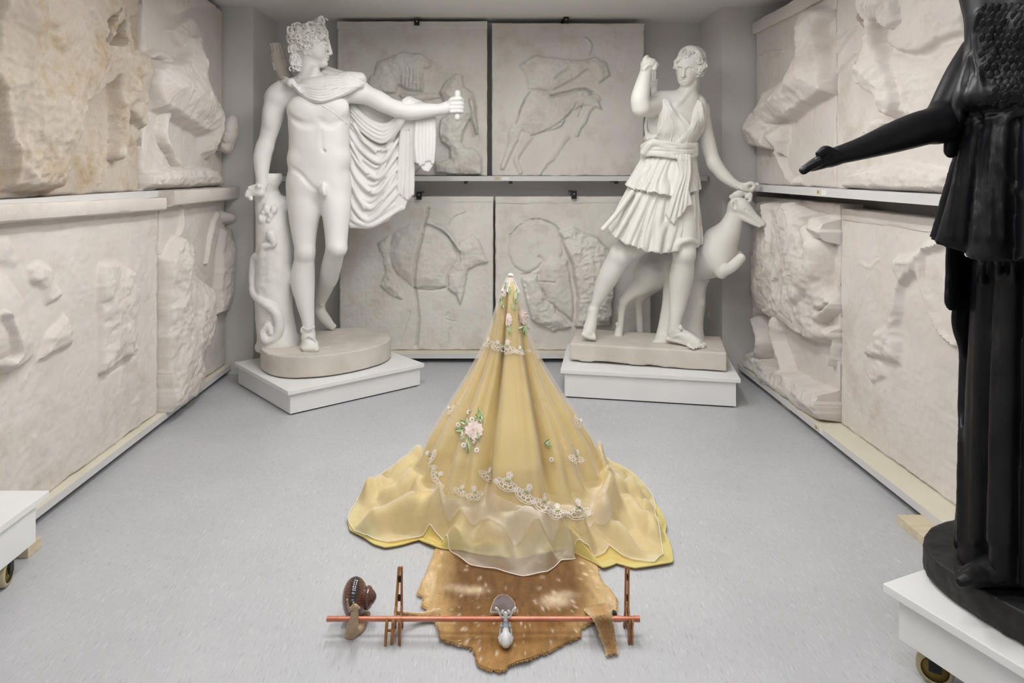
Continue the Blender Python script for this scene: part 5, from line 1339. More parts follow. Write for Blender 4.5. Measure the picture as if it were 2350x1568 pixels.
DC = np.array((0.093, 2.95)); ZA = .967
dress = thing('yellow_dress', (DC[0], DC[1], 0), 'yellow satin dress with sheer white overlay and lace, draped upright like a tent', 'dress')
PZ = np.array([.968, .955, .93, .90, .846, .75, .658, .56, .47, .375, .28, .2, .16]); PR = np.array([.004, .016, .030, .043, .064, .094, .126, .174, .226, .285, .340, .372, .392])
VAL = [(26, 46, 6.0, 1.25), (-19, -27, 5.5, 1.15), (-33, -44, 5, .55), (-52, -66, 7, .95), (-74, -92, 7, .6), (41, 66, 5, .5), (56, 84, 7, .9), (78, 104, 8, .7), (104, 128, 8, .9), (132, 150, 9, 1), (163, 172, 8, .9), (-105, -120, 8, .9), (-130, -142, 9, 1), (-158, -165, 8, .9), (4, 2, 11, .16), (13, 20, 4, .14)]
def folds(th, z, sc=1.0):
    """radial offset of the pleats; th in degrees"""
    lowf = np.clip((.9 - z) / .62, 0, 1.15)
    amp = np.interp(z, [.15, .25, .45, .7, .85, .93, .968], [.050, .085, .088, .060, .040, .018, .0])
    o = 0
    for a, b, w, q in VAL:
        c = b + (a - b) * lowf ** .75
        d = (th - c + 180) % 360 - 180
        o = o - q * np.exp(-np.abs(d / (w * sc * (1 + .9 * (1 - lowf)))) ** 1.5)
    return amp * (o + .16)
def polar(pts, z=.01):
    out = []
    for x, y in pts:
        p = FL(x, y, z)[:2] - DC
        out.append((math.degrees(math.atan2(p[0], -p[1])), float(np.hypot(*p))))
    return out
LIN = polar([(860, 1105), (815, 1160), (798, 1195), (803, 1218), (835, 1235), (858, 1250), (885, 1258), (920, 1252), (960, 1240), (1012, 1262), (1045, 1266), (1090, 1275), (1150, 1283), (1210, 1284), (1262, 1270), (1300, 1262), (1355, 1290), (1385, 1307), (1415, 1294), (1455, 1305), (1545, 1291), (1527, 1225), (1529, 1205), (1498, 1150), (1476, 1112)])
SHE = polar([(862, 1105), (818, 1158), (798, 1196), (812, 1222), (850, 1240), (890, 1248), (938, 1240), (985, 1234), (1015, 1246), (1048, 1280), (1080, 1302), (1140, 1312), (1200, 1326), (1255, 1320), (1287, 1290), (1304, 1266), (1322, 1284), (1360, 1284), (1400, 1268), (1440, 1286), (1500, 1296), (1522, 1284), (1512, 1235), (1503, 1190), (1478, 1112)])
def hemfun(H):
    H = sorted(H); t = np.array([h[0] for h in H]); r = np.array([h[1] for h in H])
    t = np.concatenate([[-180, t[0] - 25], t, [t[-1] + 25, 180]]); r = np.concatenate([[.60, .62], r, [.62, .60]])
    return lambda a: np.interp(a, t, r)
hemL, hemS = hemfun(LIN), hemfun(SHE)
ROLL = [([(812, 1198), (900, 1185), (1000, 1190), (1092, 1168)], .085, .045), ([(848, 1115), (900, 1098), (955, 1080)], .085, .05), ([(1035, 1228), (1100, 1240), (1150, 1252)], .075, .05),
        ([(1118, 1180), (1200, 1232), (1285, 1268)], .075, .032), ([(1265, 1218), (1335, 1228)], .075, .045), ([(1372, 1070), (1395, 1150), (1385, 1205)], .085, .035), ([(1430, 1130), (1505, 1205)], .06, .045),
        ([(1415, 1215), (1500, 1250)], .06, .035), ([(1300, 1245), (1420, 1268)], .045, .03), ([(990, 1085), (970, 1130), (960, 1165)], .08, .035), ([(1450, 1110), (1490, 1150)], .07, .04), ([(1225, 1250), (1255, 1285)], .05, .03), ([(1150, 1205), (1170, 1270)], .05, .03)]
ROLLW = [(np.array([FL(x, y, .07)[:2] for x, y in P]), h, w) for P, h, w in ROLL]
def drape(hem, off=0.0, seed=0.0, sc=1.0, nt=420, nc=100, npd=70, zrim=.15, endz=.010):
    th = np.linspace(-180, 180, nt, endpoint=False)
    zc = ZA + (zrim - ZA) * np.linspace(0, 1, nc) ** 1.0
    TH, Z = np.meshgrid(th, zc, indexing='ij')
    R = np.interp(Z, PZ[::-1], PR[::-1]) + folds(TH, Z, sc)
    R = R + .010 * np.clip((.85 - Z) / .5, 0, 1) * fbm(np.cos(np.radians(TH)) * 3, np.sin(np.radians(TH)) * 3, Z * .8 + seed, 2.2, 3)
    R = R + .006 * np.clip((.7 - Z) / .4, 0, 1) * fbm(TH * .16, Z * 1.5, seed, 1, 2, True)
    R = np.maximum(R, .003) + off
    rim = R[:, -1]; rh = hem(th); rh = np.maximum(rh, rim + .03); rim = np.convolve(np.pad(rim, 4, mode='wrap'), np.ones(9) / 9, 'valid') * .5 + rim * .5
    s = np.linspace(0, 1, npd + 1)[1:]
    T2, S2 = np.meshgrid(th, s, indexing='ij')
    R2 = rim[:, None] + (rh - rim)[:, None] * S2
    a = np.radians(T2); X = DC[0] + R2 * np.sin(a); Y = DC[1] - R2 * np.cos(a)
    Z2 = zrim * np.clip(1 - S2 / .75, 0, 1) ** 1.6
    e = np.clip((1 - S2) / .16, 0, 1) ** .6
    puff = .018 + .022 * fbm(X, Y, seed, 6, 3)
    for P, h, w in ROLLW:
        d, _ = seg_d(X + .02 * fbm(X, Y, seed + 3, 8, 2), Y + .02 * fbm(X, Y, seed + 5, 8, 2), P)
        puff = np.maximum(puff, h * np.exp(-(d / w) ** 2)) + .12 * h * np.exp(-(d / w) ** 2)
    cre = -.034 * fbm(X + .12 * fbm(X, Y, seed, 5, 2), Y + .12 * fbm(X, Y, seed + 9, 5, 2), seed + 1, 9, 3, True, .45)
    wv = T2 * .17 + 1.8 * fbm(T2 * .03, R2 * 4, seed + 4, 1, 2) + 7 * (R2 - .4) * np.sin(T2 * .045)
    cre2 = .052 * (np.abs(np.sin(wv)) ** .7 - .55) * smooth01(S2 / .3) - .014 * fbm(T2 * .2, R2 * 7, seed + 7, 1, 3, True)
    inn = smooth01(S2 / .15)
    Z2 = Z2 + e * inn * (puff + .75 * cre + cre2) 
    for _ in range(4): Z2[:, 1:-1] = (Z2[:, :-2] + 2 * Z2[:, 1:-1] + Z2[:, 2:]) / 4; Z2 = (np.roll(Z2, 1, 0) + 2 * Z2 + np.roll(Z2, -1, 0)) / 4
    back = smooth01((np.abs(T2) - 95) / 30)
    Z2 = np.where(Z2 < .012, endz + (.012 - endz) * np.exp((Z2 - .012) / .012), Z2)
    Z2 = np.maximum(Z2, endz) + off * .9 * e
    # hem floats a few millimetres, wavy
    Z2 = Z2 + (1 - e) * .010 * np.clip(fbm(T2 * .09, 0, seed + 6, 1, 2) + .2, 0, 1)
    a1 = np.radians(TH)
    V1 = np.stack([DC[0] + R * np.sin(a1), DC[1] - R * np.cos(a1), Z + .006 * fbm(TH * .05, Z * 2, seed, 1, 2) * (Z < .9)], -1)
    V2 = np.stack([X, Y, Z2], -1)
    # soften the join between cone and pool
    V = np.concatenate([V1, V2], 1)
    for _ in range(3):
        w = V[:, nc - 14:nc + 14]; V[:, nc - 13:nc + 13] = (w[:, :-2] + 2 * w[:, 1:-1] + w[:, 2:]) / 4
    m = nc + npd; I = np.arange(nt * m).reshape(nt, m); J = np.roll(I, -1, 0)
    Q = np.stack([I[:, :-1], I[:, 1:], J[:, 1:], J[:, :-1]], -1).reshape(-1, 4)
    return V, Q
VL, QL = drape(hemL, 0.0, 3.0)
sk = mesh_np('satin_skirt', VL.reshape(-1, 3), QL, M_yellow, dress)
sk.modifiers.new('thickness', 'SOLIDIFY').thickness = .0015
# lemon hem facing: the outermost band of the lining
nl = VL.shape[1]; band = VL[:, nl - 9:].copy(); band[:, :, 2] += .0022
I = np.arange(band.shape[0] * 9).reshape(-1, 9); J = np.roll(I, -1, 0)
mesh_np('lining_hem', band.reshape(-1, 3), np.stack([I[:, :-1], I[:, 1:], J[:, 1:], J[:, :-1]], -1).reshape(-1, 4), M_lemon, dress)
VS, QS = drape(hemS, .011, 3.0, .9)
for i in range(VS.shape[0]):            # the organza always lies on top of the satin
    rl = np.hypot(VL[i, 90:, 0] - DC[0], VL[i, 90:, 1] - DC[1]); rs_ = np.hypot(VS[i, 92:, 0] - DC[0], VS[i, 92:, 1] - DC[1])
    o_ = np.argsort(rl); VS[i, 92:, 2] = np.maximum(VS[i, 92:, 2], np.interp(rs_, rl[o_], VL[i, 90:, 2][o_], right=0) + .006)
def strip(a, b):
    I = np.arange(VS.shape[0] * VS.shape[1]).reshape(VS.shape[:2])[:, a:b]; J = np.roll(I, -1, 0)
    return np.stack([I[:, :-1], I[:, 1:], J[:, 1:], J[:, :-1]], -1).reshape(-1, 4)
def sub(Q):
    u, inv = np.unique(Q, return_inverse=True); return VS.reshape(-1, 3)[u], inv.reshape(Q.shape)
M_flounce = sheer_mat('gathered_organza', (0.97, 0.91, 0.76), .40)
sh = mesh_np('sheer_overlay', *sub(strip(0, 97)), M_sheer, dress)
fl_ = mesh_np('sheer_flounce', *sub(strip(96, VS.shape[1])), M_flounce, dress)
hv = VS[:, -1]; hv = np.vstack([hv, hv[:1]])
v_, q_ = tube_mesh(hv + np.array((0, 0, .0015)), .0016, 6, cap=False); mesh_np('hem_stitching', v_, q_, M_lace, sh)
# second sheer tier that ends below the lower lace
LACE2 = polar([(985, 1035), (968, 1060), (975, 1092), (1000, 1108), (1040, 1128), (1090, 1150), (1104, 1120), (1112, 1100), (1135, 1110), (1165, 1125), (1200, 1155), (1235, 1175), (1262, 1190), (1280, 1202), (1310, 1195), (1350, 1195), (1370, 1150), (1378, 1090)], .12)
M_tier = sheer_mat('organza_hem_tier', (0.93, 0.86, 0.81), .34)
ths = np.linspace(-180, 180, VS.shape[0], endpoint=False); sel = np.where((ths > -56) & (ths < 62))[0]
ti0 = np.interp(ths[sel], [-56, -22, -18, 30, 36, 62], [96, 98, 90, 104, 104, 100]); ti1 = ti0 + np.interp(ths[sel], [-56, -30, 0, 40, 62], [8, 18, 30, 26, 8]) * (1 + .25 * fbm(ths[sel] * .04, 0, 2.0, 1, 1))
tt = np.linspace(0, 1, 40)[None, :]; idx = ti0[:, None] * (1 - tt) + ti1[:, None] * tt
lo_i = np.floor(idx).astype(int); fr_ = (idx - lo_i)[..., None]; base_ = VS[sel]; ii = np.arange(len(sel))[:, None]
tier = base_[ii, lo_i] * (1 - fr_) + base_[ii, lo_i + 1] * fr_
dirv = tier - np.array((DC[0], DC[1], -.25)); dirv /= np.linalg.norm(dirv, axis=2)[..., None]; tier = tier + dirv * (.002 + .006 * tt[..., None])
I = np.arange(tier.shape[0] * tier.shape[1]).reshape(tier.shape[:2]); QT = np.stack([I[:-1, :-1], I[:-1, 1:], I[1:, 1:], I[1:, :-1]], -1).reshape(-1, 4)
mesh_np('sheer_tier', tier.reshape(-1, 3), QT, M_tier, dress)
VB, QB = joinm([(VS.reshape(-1, 3), QS), (tier.reshape(-1, 3), QT)])
bv = BVHTree.FromPolygons([tuple(p) for p in VB], [tuple(int(i) for i in q) for q in QB])
def cast(px, py):
    o = Vector((0, 0, EYE)); d = Vector(tuple(W(px, py, 1.0))) - o
    h = bv.ray_cast(o, d.normalized()); return h[0], h[1]
def frame(px, py, rot=0.0, up=None):
    p, n = cast(px, py)
    if p is None: return None
    if n.dot(Vector((0, 0, EYE)) - p) < 0: n = -n
    n = (n * .35 + (Vector((0, 0, EYE)) - p).normalized() * .65).normalized()
    u = Vector((0, 0, 1)); u = (u - n * u.dot(n)).normalized(); r = u.cross(n).normalized()
    c, s = math.cos(rot), math.sin(rot)
    return p, n, r * c + u * s, u * c - r * s
def lay(fr, a, b, off=.003):
    p, n, r, u = fr; q = p + r * a + u * b
    h = bv.ray_cast(q + n * .05, -n, .11)
    return (h[0] if h[0] is not None else q) + n * off
class Flat:
    def __init__(s): s.bm = bmesh.new()
    def disc(s, fr, a, b, ra, rb, rot=0.0, n=10, off=.003, dome=.0, wob=0.0, k=5):
        c, sn = math.cos(rot), math.sin(rot); vs = []
        for i in range(n):
            t = 2 * math.pi * i / n; q = 1 + wob * math.cos(k * t)
            x, y = ra * q * math.cos(t), rb * q * math.sin(t)
            vs.append(s.bm.verts.new(lay(fr, a + x * c - y * sn, b + x * sn + y * c, off)))
        m = s.bm.verts.new(lay(fr, a, b, off + dome))
        for i in range(n): s.bm.faces.new((m, vs[i], vs[(i + 1) % n]))
    def ring(s, fr, a, b, r, w, n=12, off=.003, arc=(0, 2 * math.pi), sy=1.0):
        full = abs(arc[1] - arc[0]) > 6.2; o = []; N = n if full else n + 1
        for i in range(N):
            t = arc[0] + (arc[1] - arc[0]) * i / n
            o.append((s.bm.verts.new(lay(fr, a + (r + w / 2) * math.cos(t), b + (r + w / 2) * math.sin(t) * sy, off)), s.bm.verts.new(lay(fr, a + (r - w / 2) * math.cos(t), b + (r - w / 2) * math.sin(t) * sy, off))))
        for i in range(n):
            j = (i + 1) % N; s.bm.faces.new((o[i][0], o[j][0], o[j][1], o[i][1]))
    def leaf(s, fr, a, b, L, w, rot, off=.004):
        c, sn = math.cos(rot), math.sin(rot); T = [-1, -.6, -.2, .2, .6, 1]; up, dn = [], []
        P = lambda x, y: s.bm.verts.new(lay(fr, a + x * c - y * sn, b + x * sn + y * c, off))
        mid = [P(t * L / 2, 0) for t in T]
        for t in T[1:-1]:
            q = w / 2 * (1 - t * t) ** .8; up.append(P(t * L / 2, q)); dn.append(P(t * L / 2, -q))
        U = [mid[0]] + up + [mid[-1]]; Dn = [mid[0]] + dn + [mid[-1]]
        for i in range(5):
            for A_, fl in ((U, 0), (Dn, 1)):
                vs = [mid[i], mid[i + 1], A_[i + 1], A_[i]]; vs = list(dict.fromkeys(vs))
                if len(vs) > 2: s.bm.faces.new(vs)
    def done(s, name, mat, parent):
        return bm_obj(name, s.bm, mat, parent, smooth=True)
mpp = 2.7 / F            # metres per photo pixel on the front of the dress
def lace_motif(px, py, rot, sc=1.0, mirror=1):
    fr = frame(px, py, rot)
    if fr is None: return
    u = mpp * sc; f = Flat()
    for i in range(5):                      # scalloped lower edge
        a = math.radians(205 + 32.5 * i); f.ring(fr, 20 * u * math.cos(a), (6 + 17 * math.sin(a) * .75) * u, 5.2 * u, 1.6 * u, 10)
    for i in range(5):
        a = math.radians(208 + 31 * i); f.ring(fr, 13 * u * math.cos(a), (7 + 11 * math.sin(a) * .75) * u, 3.4 * u, 1.3 * u, 8)
    f.ring(fr, 0, 4 * u, 20 * u, 1.5 * u, 16, arc=(math.pi * 1.02, math.pi * 1.98), sy=.75); f.ring(fr, 0, 5 * u, 27 * u, 2.0 * u, 18, arc=(math.pi * 1.05, math.pi * 1.95), sy=.75)
    for i in range(7): f.ring(fr, (-9 + 3 * i) * u, (5 + 3 * (3 - abs(3 - i))) * u, 2.2 * u, 1.2 * u, 7)
    for i in range(5):
        a = i * 1.257 + .3; f.disc(fr, 3.6 * u * math.cos(a), (18 + 3.6 * math.sin(a)) * u, 2.6 * u, 2.6 * u, 0, 7)
    f.ring(fr, 0, 18 * u, 7 * u, 1.2 * u, 12)
    m = f.done('lace_motif', M_lace, dress)
    g_ = Flat(); g_.leaf(fr, 0, 6.5 * u, 13 * u, 4.5 * u, .15, .0045); g_.done('lace_leaf', M_leafg, m)
def lace_link(px, py, sc=1.0):
    fr = frame(px, py)
    if fr is None: return
    u = mpp * sc; f = Flat(); f.ring(fr, 0, 0, 4.4 * u, 1.6 * u, 9); f.disc(fr, 0, 0, 2 * u, 2 * u, 0, 7); f.ring(fr, -6 * u, 1 * u, 2.6 * u, 1.3 * u, 7); f.ring(fr, 6 * u, -1 * u, 2.6 * u, 1.3 * u, 7)
    f.done('lace_link', M_lace, dress)
# lower scalloped lace
for (x, y, r, s) in ((1121, 1092, -.35, .75), (1163, 1110, -.35, 1.0), (1205, 1136, -.55, 1.0), (1247, 1158, -.5, 1.0), (1281, 1178, .1, .85), (1328, 1174, .1, 1.0), (1090, 1136, .1, .75), (990, 1048, 1.0, .7), (1000, 1092, -1.2, .7), (1322, 1052, -.3, .75), (1056, 1128, -.5, .6)):
    lace_motif(x, y, r, s)
for (x, y) in ((1139, 1105), (1184, 1125), (1225, 1152), (1264, 1172), (1303, 1181), (1352, 1178), (995, 1072)): lace_link(x, y)
# upper lace band
for (x, y, r, s) in ((1122, 788, .15, .62), (1143, 796, .05, .62), (1163, 800, -.05, .85), (1193, 806, -.1, .5), (1229, 792, .25, .72), (1250, 785, .4, .5), (1326, 968, -1.2, .62), (1035, 940, 1.0, .5)):
    lace_motif(x, y, r, s)
for (x, y) in ((1184, 808), (1213, 805), (1200, 812)): lace_link(x, y, .8)
def peony(px, py, sc=1.0, sx=1.0):
    fr = frame(px, py)
    if fr is None: return
    u = mpp * sc; f = Flat()
    for k, (nr, rr, pr) in enumerate(((11, 15, 6.2), (9, 10, 5.2), (6, 5.5, 4))):
        for i in range(nr):
            a = 2 * math.pi * i / nr + k * .4; f.disc(fr, sx * rr * u * math.cos(a), rr * u * math.sin(a), pr * u, pr * u * .85, a, 9, .003 + .0012 * k, .0012, .07)
    m = f.done('embroidered_flower', M_pink, dress)
    c = Flat()
    for i in range(5):
        a = i * 1.257; c.disc(fr, 2.6 * u * math.cos(a), (-1 + 1.6 * math.sin(a)) * u, 1.8 * u, 1.3 * u, a, 7, .0075)
    c.done('flower_centre', M_peach, m)
def daisy(px, py, sc=1.0):
    fr = frame(px, py)
    if fr is None: return
    u = mpp * sc; f = Flat()
    for i in range(7):
        a = i * .8976; f.disc(fr, 3.6 * u * math.cos(a), 3.6 * u * math.sin(a), 2.6 * u, 2.2 * u, a, 7, .0035)
    m = f.done('embroidered_daisy', M_lace, dress); c = Flat(); c.disc(fr, 0, 0, 1.8 * u, 1.8 * u, 0, 8, .006); c.done('daisy_centre', M_thread_d, m)
def leaf(px, py, L, w, rot):
    fr = frame(px, py)
    if fr is None: return
    f = Flat(); f.leaf(fr, 0, 0, L * 1.25 * mpp, w * 1.15 * mpp, rot); m = f.done('embroidered_leaf', M_leafg, dress)
    c = Flat(); c.leaf(fr, 0, 0, L * .62 * mpp, w * .3 * mpp, rot, .0055); c.done('leaf_vein', M_lace, m)
peony(1087, 987, 1.0); peony(1202, 727, .88); peony(1166, 734, .75, .55)
for (x, y) in ((1076, 946), (1083, 963), (1064, 1022), (1089, 1013), (1094, 1033), (1051, 975), (1060, 996), (1266, 1055)): daisy(x, y)
daisy(1157, 676, .9)
for a in ((1101, 951, 26, 9, 1.8), (1097, 962, 20, 8, 2.1), (1056, 986, 22, 9, .1), (1065, 970, 20, 8, -.4), (1072, 968, 18, 7, -1.1), (1074, 1020, 32, 10, 1.5), (1062, 1005, 20, 5, .9), (1098, 1000, 18, 6, -1.2),
          (1151, 697, 22, 8, -1.2), (1148, 690, 16, 6, 1.2), (1169, 667, 16, 6, 1.5), (1178, 704, 18, 7, -.8), (1185, 680, 30, 11, 1.4), (1193, 672, 20, 8, -1.2), (1205, 756, 22, 9, 1.4), (1199, 752, 14, 6, .6), (1212, 752, 14, 6, 2.4), (1224, 738, 18, 7, -.5), (1168, 756, 20, 8, -1.3), (1255, 1015, 16, 8, .8), (1258, 1022, 16, 7, -.3), (1159, 655, 14, 5, 1.2)):
    leaf(*a)
# gathered lace tip
bmv = []; P = []
for k in range(4):
    r0, r1, z0, z1 = .004 + .005 * k, .020 + .008 * k, ZA + .010 - .012 * k, ZA - .026 - .018 * k
    n = 26
    for i in range(n):
        a = 2 * math.pi * i / n; q = 1 + .22 * math.cos(a * 7 + k); dz = .008 * math.cos(a * 9 + 2 * k)
        P.append((DC[0] + r0 * math.sin(a), DC[1] - r0 * math.cos(a), z0)); P.append((DC[0] + r1 * q * math.sin(a), DC[1] - r1 * q * math.cos(a), z1 + dz))
Q = []
for k in range(3):
    o = k * 52
    for i in range(26):
        j = (i + 1) % 26; Q.append((o + 2 * i, o + 2 * j, o + 2 * j + 1, o + 2 * i + 1))
mesh_np('lace_tip', np.array(P)[:156], Q, M_lace, dress)
g = Clay((DC[0] - .03, DC[1] - .03, ZA - .02), (DC[0] + .03, DC[1] + .03, ZA + .03), .002)
for i in range(16):
    a = i * 2.4; r = .010 * math.sqrt(i / 16); g.ell((DC[0] + r * math.cos(a), DC[1] + r * math.sin(a), ZA + .006 + .004 * math.cos(i * 1.7)), (.006, .004, .007), rotm(i * 40, i * 70, i * 110), .001)
mesh_np('tip_rosette', *g.nets(), M_pink, dress)

# ================================================================== BLACK DRAPED STATUE (right foreground)
P0 = np.array((1.125, 1.95)); va = np.array((.39, -.92)); va /= np.linalg.norm(va); vb = np.array((-va[1], va[0])); La, Lb = .74, .72
cor = [P0, P0 + va * La, P0 + va * La + vb * Lb, P0 + vb * Lb]; cc = np.mean(cor, 0)
tr = thing('trolley_plinth', (cc[0], cc[1], 0), 'white wheeled plinth carrying the black statue', 'plinth', 'wheeled plinths')
ins = [p + (cc - p) / np.linalg.norm(cc - p) * .04 for p in cor]
prism('plinth_box', ins, .100, .224, M_board, tr, bev=.002); prism('plinth_top', cor, .224, .249, M_board, tr, bev=.003)
M_tyre = noisy('cream_tyre', (0.42, 0.36, 0.22), (0.52, 0.46, 0.30), 12, .55, .1, 60); M_hub = noisy('olive_hub', (0.16, 0.11, 0.02), (0.22, 0.16, 0.03), 14, .4, .05, 60, .4)
def caster(parent, x, y, rz, zt):
    t = bpy.data.objects.new('caster', None); link(t, parent); t.empty_display_size = .02; t.location = Vector((x, y, 0)) - wloc(parent)
    ax = np.array((math.cos(rz), math.sin(rz), 0)); c = np.array((x, y, .046))
    def wheel(name, prof, mat, seg=32):
        u = np.array((-ax[1], ax[0], 0)); w = np.array((0, 0, 1)); a = np.linspace(0, 2 * np.pi, seg, endpoint=False)
        V = np.vstack([c + ax * h + r * (np.cos(a)[:, None] * u + np.sin(a)[:, None] * w) for h, r in prof]); m = len(prof)
        i, j = np.meshgrid(np.arange(m - 1), np.arange(seg), indexing='ij'); k = (j + 1) % seg
        Q = np.stack([i * seg + j, i * seg + k, (i + 1) * seg + k, (i + 1) * seg + j], -1).reshape(-1, 4)
        return mesh_np(name, V, Q, mat, t)
    wheel('tyre', [(-.016, .034), (-.017, .040), (-.012, .046), (.012, .046), (.017, .040), (.016, .034)], M_tyre)
    wheel('hub', [(-.015, .002), (-.0155, .014), (-.012, .018), (-.012, .034), (.012, .034), (.012, .018), (.0155, .014), (.015, .002)], M_hub)
    bm = bmesh.new()
    for s in (-1, 1): add_box(bm, tuple(c + ax * s * .022 + np.array((0, 0, .026))), (.004, .03, .062), rz, .001)
    add_box(bm, (x, y, .098), (.055, .04, zt - .092 if zt > .1 else .006), rz, .001)
    add_box(bm, tuple(c), (.05, .010, .010), rz, .001)
    bm_obj('fork', bm, M_blackm, t, base=Vector((x, y, 0)))
for q, r in ((P0 + va * .09 + vb * .09, 1.0), (P0 + va * (La - .09) + vb * .09, .5), (P0 + va * .09 + vb * (Lb - .09), .2), (P0 + va * (La - .09) + vb * (Lb - .09), .7)):
    caster(tr, q[0], q[1], r, .1)

sc = np.array((1.545, 1.83))
bs = thing('black_draped_statue', (sc[0], sc[1], .249), 'black statue in a long pleated gown reaching one arm over the floor', 'statue')
rb = math.atan2(va[1], va[0])
g = Clay((sc[0] - .40, sc[1] - .42, .24), (sc[0] + .40, sc[1] + .42, .38), .006)
def obf(X, Y, Z):
    x = (X - sc[0]) * math.cos(rb) + (Y - sc[1]) * math.sin(rb); y = -(X - sc[0]) * math.sin(rb) + (Y - sc[1]) * math.cos(rb)
    r = (np.abs(x / .315) ** 2.8 + np.abs(y / .265) ** 2.8) ** (1 / 2.8)
    return np.maximum((r - 1) * .27, np.maximum(Z - .338, .258 - Z) + 0 * x)
g.fn(g.lo, g.lo + g.n * g.h, obf, 0)
g.warp(g.lo, g.lo + g.n * g.h, lambda x, y, z: .006 * fbm(x, y, z, 7, 3) + .003 * fbm(x, y, z, 26, 3, True))
mesh_np('rough_base', *g.nets(), M_blackbase, bs)

# ---- gown
G = Figure((1.10, 1.45, .32), (1.98, 2.22, 2.22), .0064)
DZ = lambda y, d=1.86: EYE - (y - CY) * d / F
def pleated(za, zb, ra, rb_, cxa, cxb, cya, cyb, ry, nf, amp, ph, k=.01, tw=0.0, hemf=None, sharp=.7):
    lo_ = np.array((min(cxa - ra, cxb - rb_) - .08, 1.45, zb - .06)); hi_ = np.array((max(cxa + ra, cxb + rb_) + .08, 2.22, za + .02))
    def f(X, Y, Z):
        t = np.clip((za - Z) / (za - zb), 0, 1.1)
        x = (X - (cxa + (cxb - cxa) * t)); y = (Y - (cya + (cyb - cya) * t)) / ry
        r = ra + (rb_ - ra) * t; th = np.arctan2(-x, -y) + tw * t
        w = th * nf + ph + .9 * np.sin(2 * th + ph) + .5 * np.sin(5 * th + 1.3 * ph)
        fold = ((np.sin(w) ** 2 + .02) ** (sharp / 2) - .55)
        d = np.sqrt(x * x + y * y) - r - (amp[0] + (amp[1] - amp[0]) * t) * fold * 1.8
        low = hemf(th) if hemf else 0
        return np.maximum(np.maximum(d * .65, Z - za), zb + low - Z + 0.012 * fold)
    G.g.fn(lo_, hi_, f, k)
pleated(1.36, .342, .185, .215, 1.545, 1.53, 1.84, 1.83, .92, 8, (.024, .034), .5, sharp=.6, hemf=lambda th: .085 * np.exp(-((th - .45) / .55) ** 2))
# side hem pieces
G.t([(2192, 560, 1.94, 24), (2190, 640, 1.93, 26), (2188, 690, 1.92, 25)], .01, 8, flat=((.3, -1, 0), .35)); 
G.t([(2206, 690, 1.95, 22), (2205, 740, 1.95, 26), (2215, 800, 1.95, 14)], .01, 8, flat=((.3, -1, 0), .4))
# overfold
pleated(1.60, 1.235, .185, .280, 1.49, 1.525, 1.81, 1.82, .82, 8, (.010, .040), 1.7, hemf=lambda th: .018 * np.sin(th * 4) - .02)
# torso with blouse over the belt
pleated(1.95, 1.60, .165, .205, 1.475, 1.475, 1.83, 1.81, .72, 5, (.004, .010), .9, k=.02)
G.g.ell((1.475, 1.80, 1.86), (.18, .125, .14), None, .04); G.g.ell((1.48, 1.80, 1.625), (.222, .155, .060), None, .03)
G.g.cap((1.37, 1.85, 1.95), (1.66, 1.83, 1.95), .075, .07, .06)
G.g.ell((1.40, 1.70, 1.79), (.085, .065, .085), None, .04); G.g.ell((1.56, 1.70, 1.79), (.085, .065, .085), None, .04)
# sleeve edge and side flap under the arm
G.t([(2236, 60, 1.86, 10), (2224, 140, 1.84, 12), (2204, 220, 1.83, 14), (2192, 285, 1.83, 14)], .012, 14)
G.t([(2200, 230, 1.86, 18), (2188, 300, 1.87, 22), (2182, 345, 1.87, 20)], .012, 10, flat=((.2, -1, 0), .5))
for P in ([(2226, 130), (2210, 200), (2200, 258), (2222, 290)], [(2240, 180), (2228, 235), (2236, 285), (2262, 300)], [(2256, 150), (2244, 200), (2256, 250), (2285, 282)]):
    G.on([(x, y, 6) for x, y in P], .010, 18, sink=.3)
# belt and knot
G.on([(2220, 296, 6), (2250, 282, 6), (2290, 268, 6), (2330, 262, 6), (2400, 262, 6)], .005, 22, sink=-.1)
G.on([(2322, 258, 7), (2336, 246, 7), (2352, 252, 7), (2340, 264, 6)], .004, 14, sink=-.1); G.on([(2330, 264, 6), (2308, 276, 6), (2300, 290, 5)], .004, 12, sink=-.1)
SCALES = []
for r_ in range(14):
    for q in range(12):
        x = 2244 + q * 15.5 + (7.75 if r_ % 2 else 0) - r_ * 1.0; y = 20 + r_ * 17
        if x < 2246 + max(0, y - 120) * .30 or x > 2420: continue
        h = G.hit(x, y, 0)
        if h < 1.5: continue
        e = .012; dzx = (G.hit(x + 8, y, h) - G.hit(x - 8, y, h)) / (16 * h / F); dzy = (G.hit(x, y + 8, h) - G.hit(x, y - 8, h)) / (16 * h / F)
        SCALES.append((W(x, y, h + .001), np.array((float(np.clip(dzx, -2, 2)), -1.0, float(-np.clip(dzy, -2, 2))))))
# border roll of the breast cloth and hanging corner with scales
G.on([(2246, 30, 7), (2236, 90, 6), (2246, 170, 6), (2262, 236, 6)], .006, 16, sink=0)
G.on([(2300, 300, 6), (2296, 380, 6), (2330, 430, 6), (2360, 470, 6)], .006, 16, sink=0)
for i in range(5):
    G.on([(2222 + 22 * i, 275, 5), (2206 + 24 * i, 350, 7), (2190 + 27 * i, 450, 8), (2180 + 30 * i, 545, 8)], .010, 18, sink=.2)
for i, x in enumerate((2212, 2248, 2284, 2320)):
    G.on([(x + 6, 600, 8), (x, 800, 9), (x - 4, 1000, 9), (x - 8, 1240, 9)], .012, 24, sink=.5)
G.g.warp(G.g.lo, G.g.lo + G.g.n * G.g.h, lambda x, y, z: .0022 * fbm(x, y, z * .5, 16, 3))
G.mesh('gown', M_black, bs)
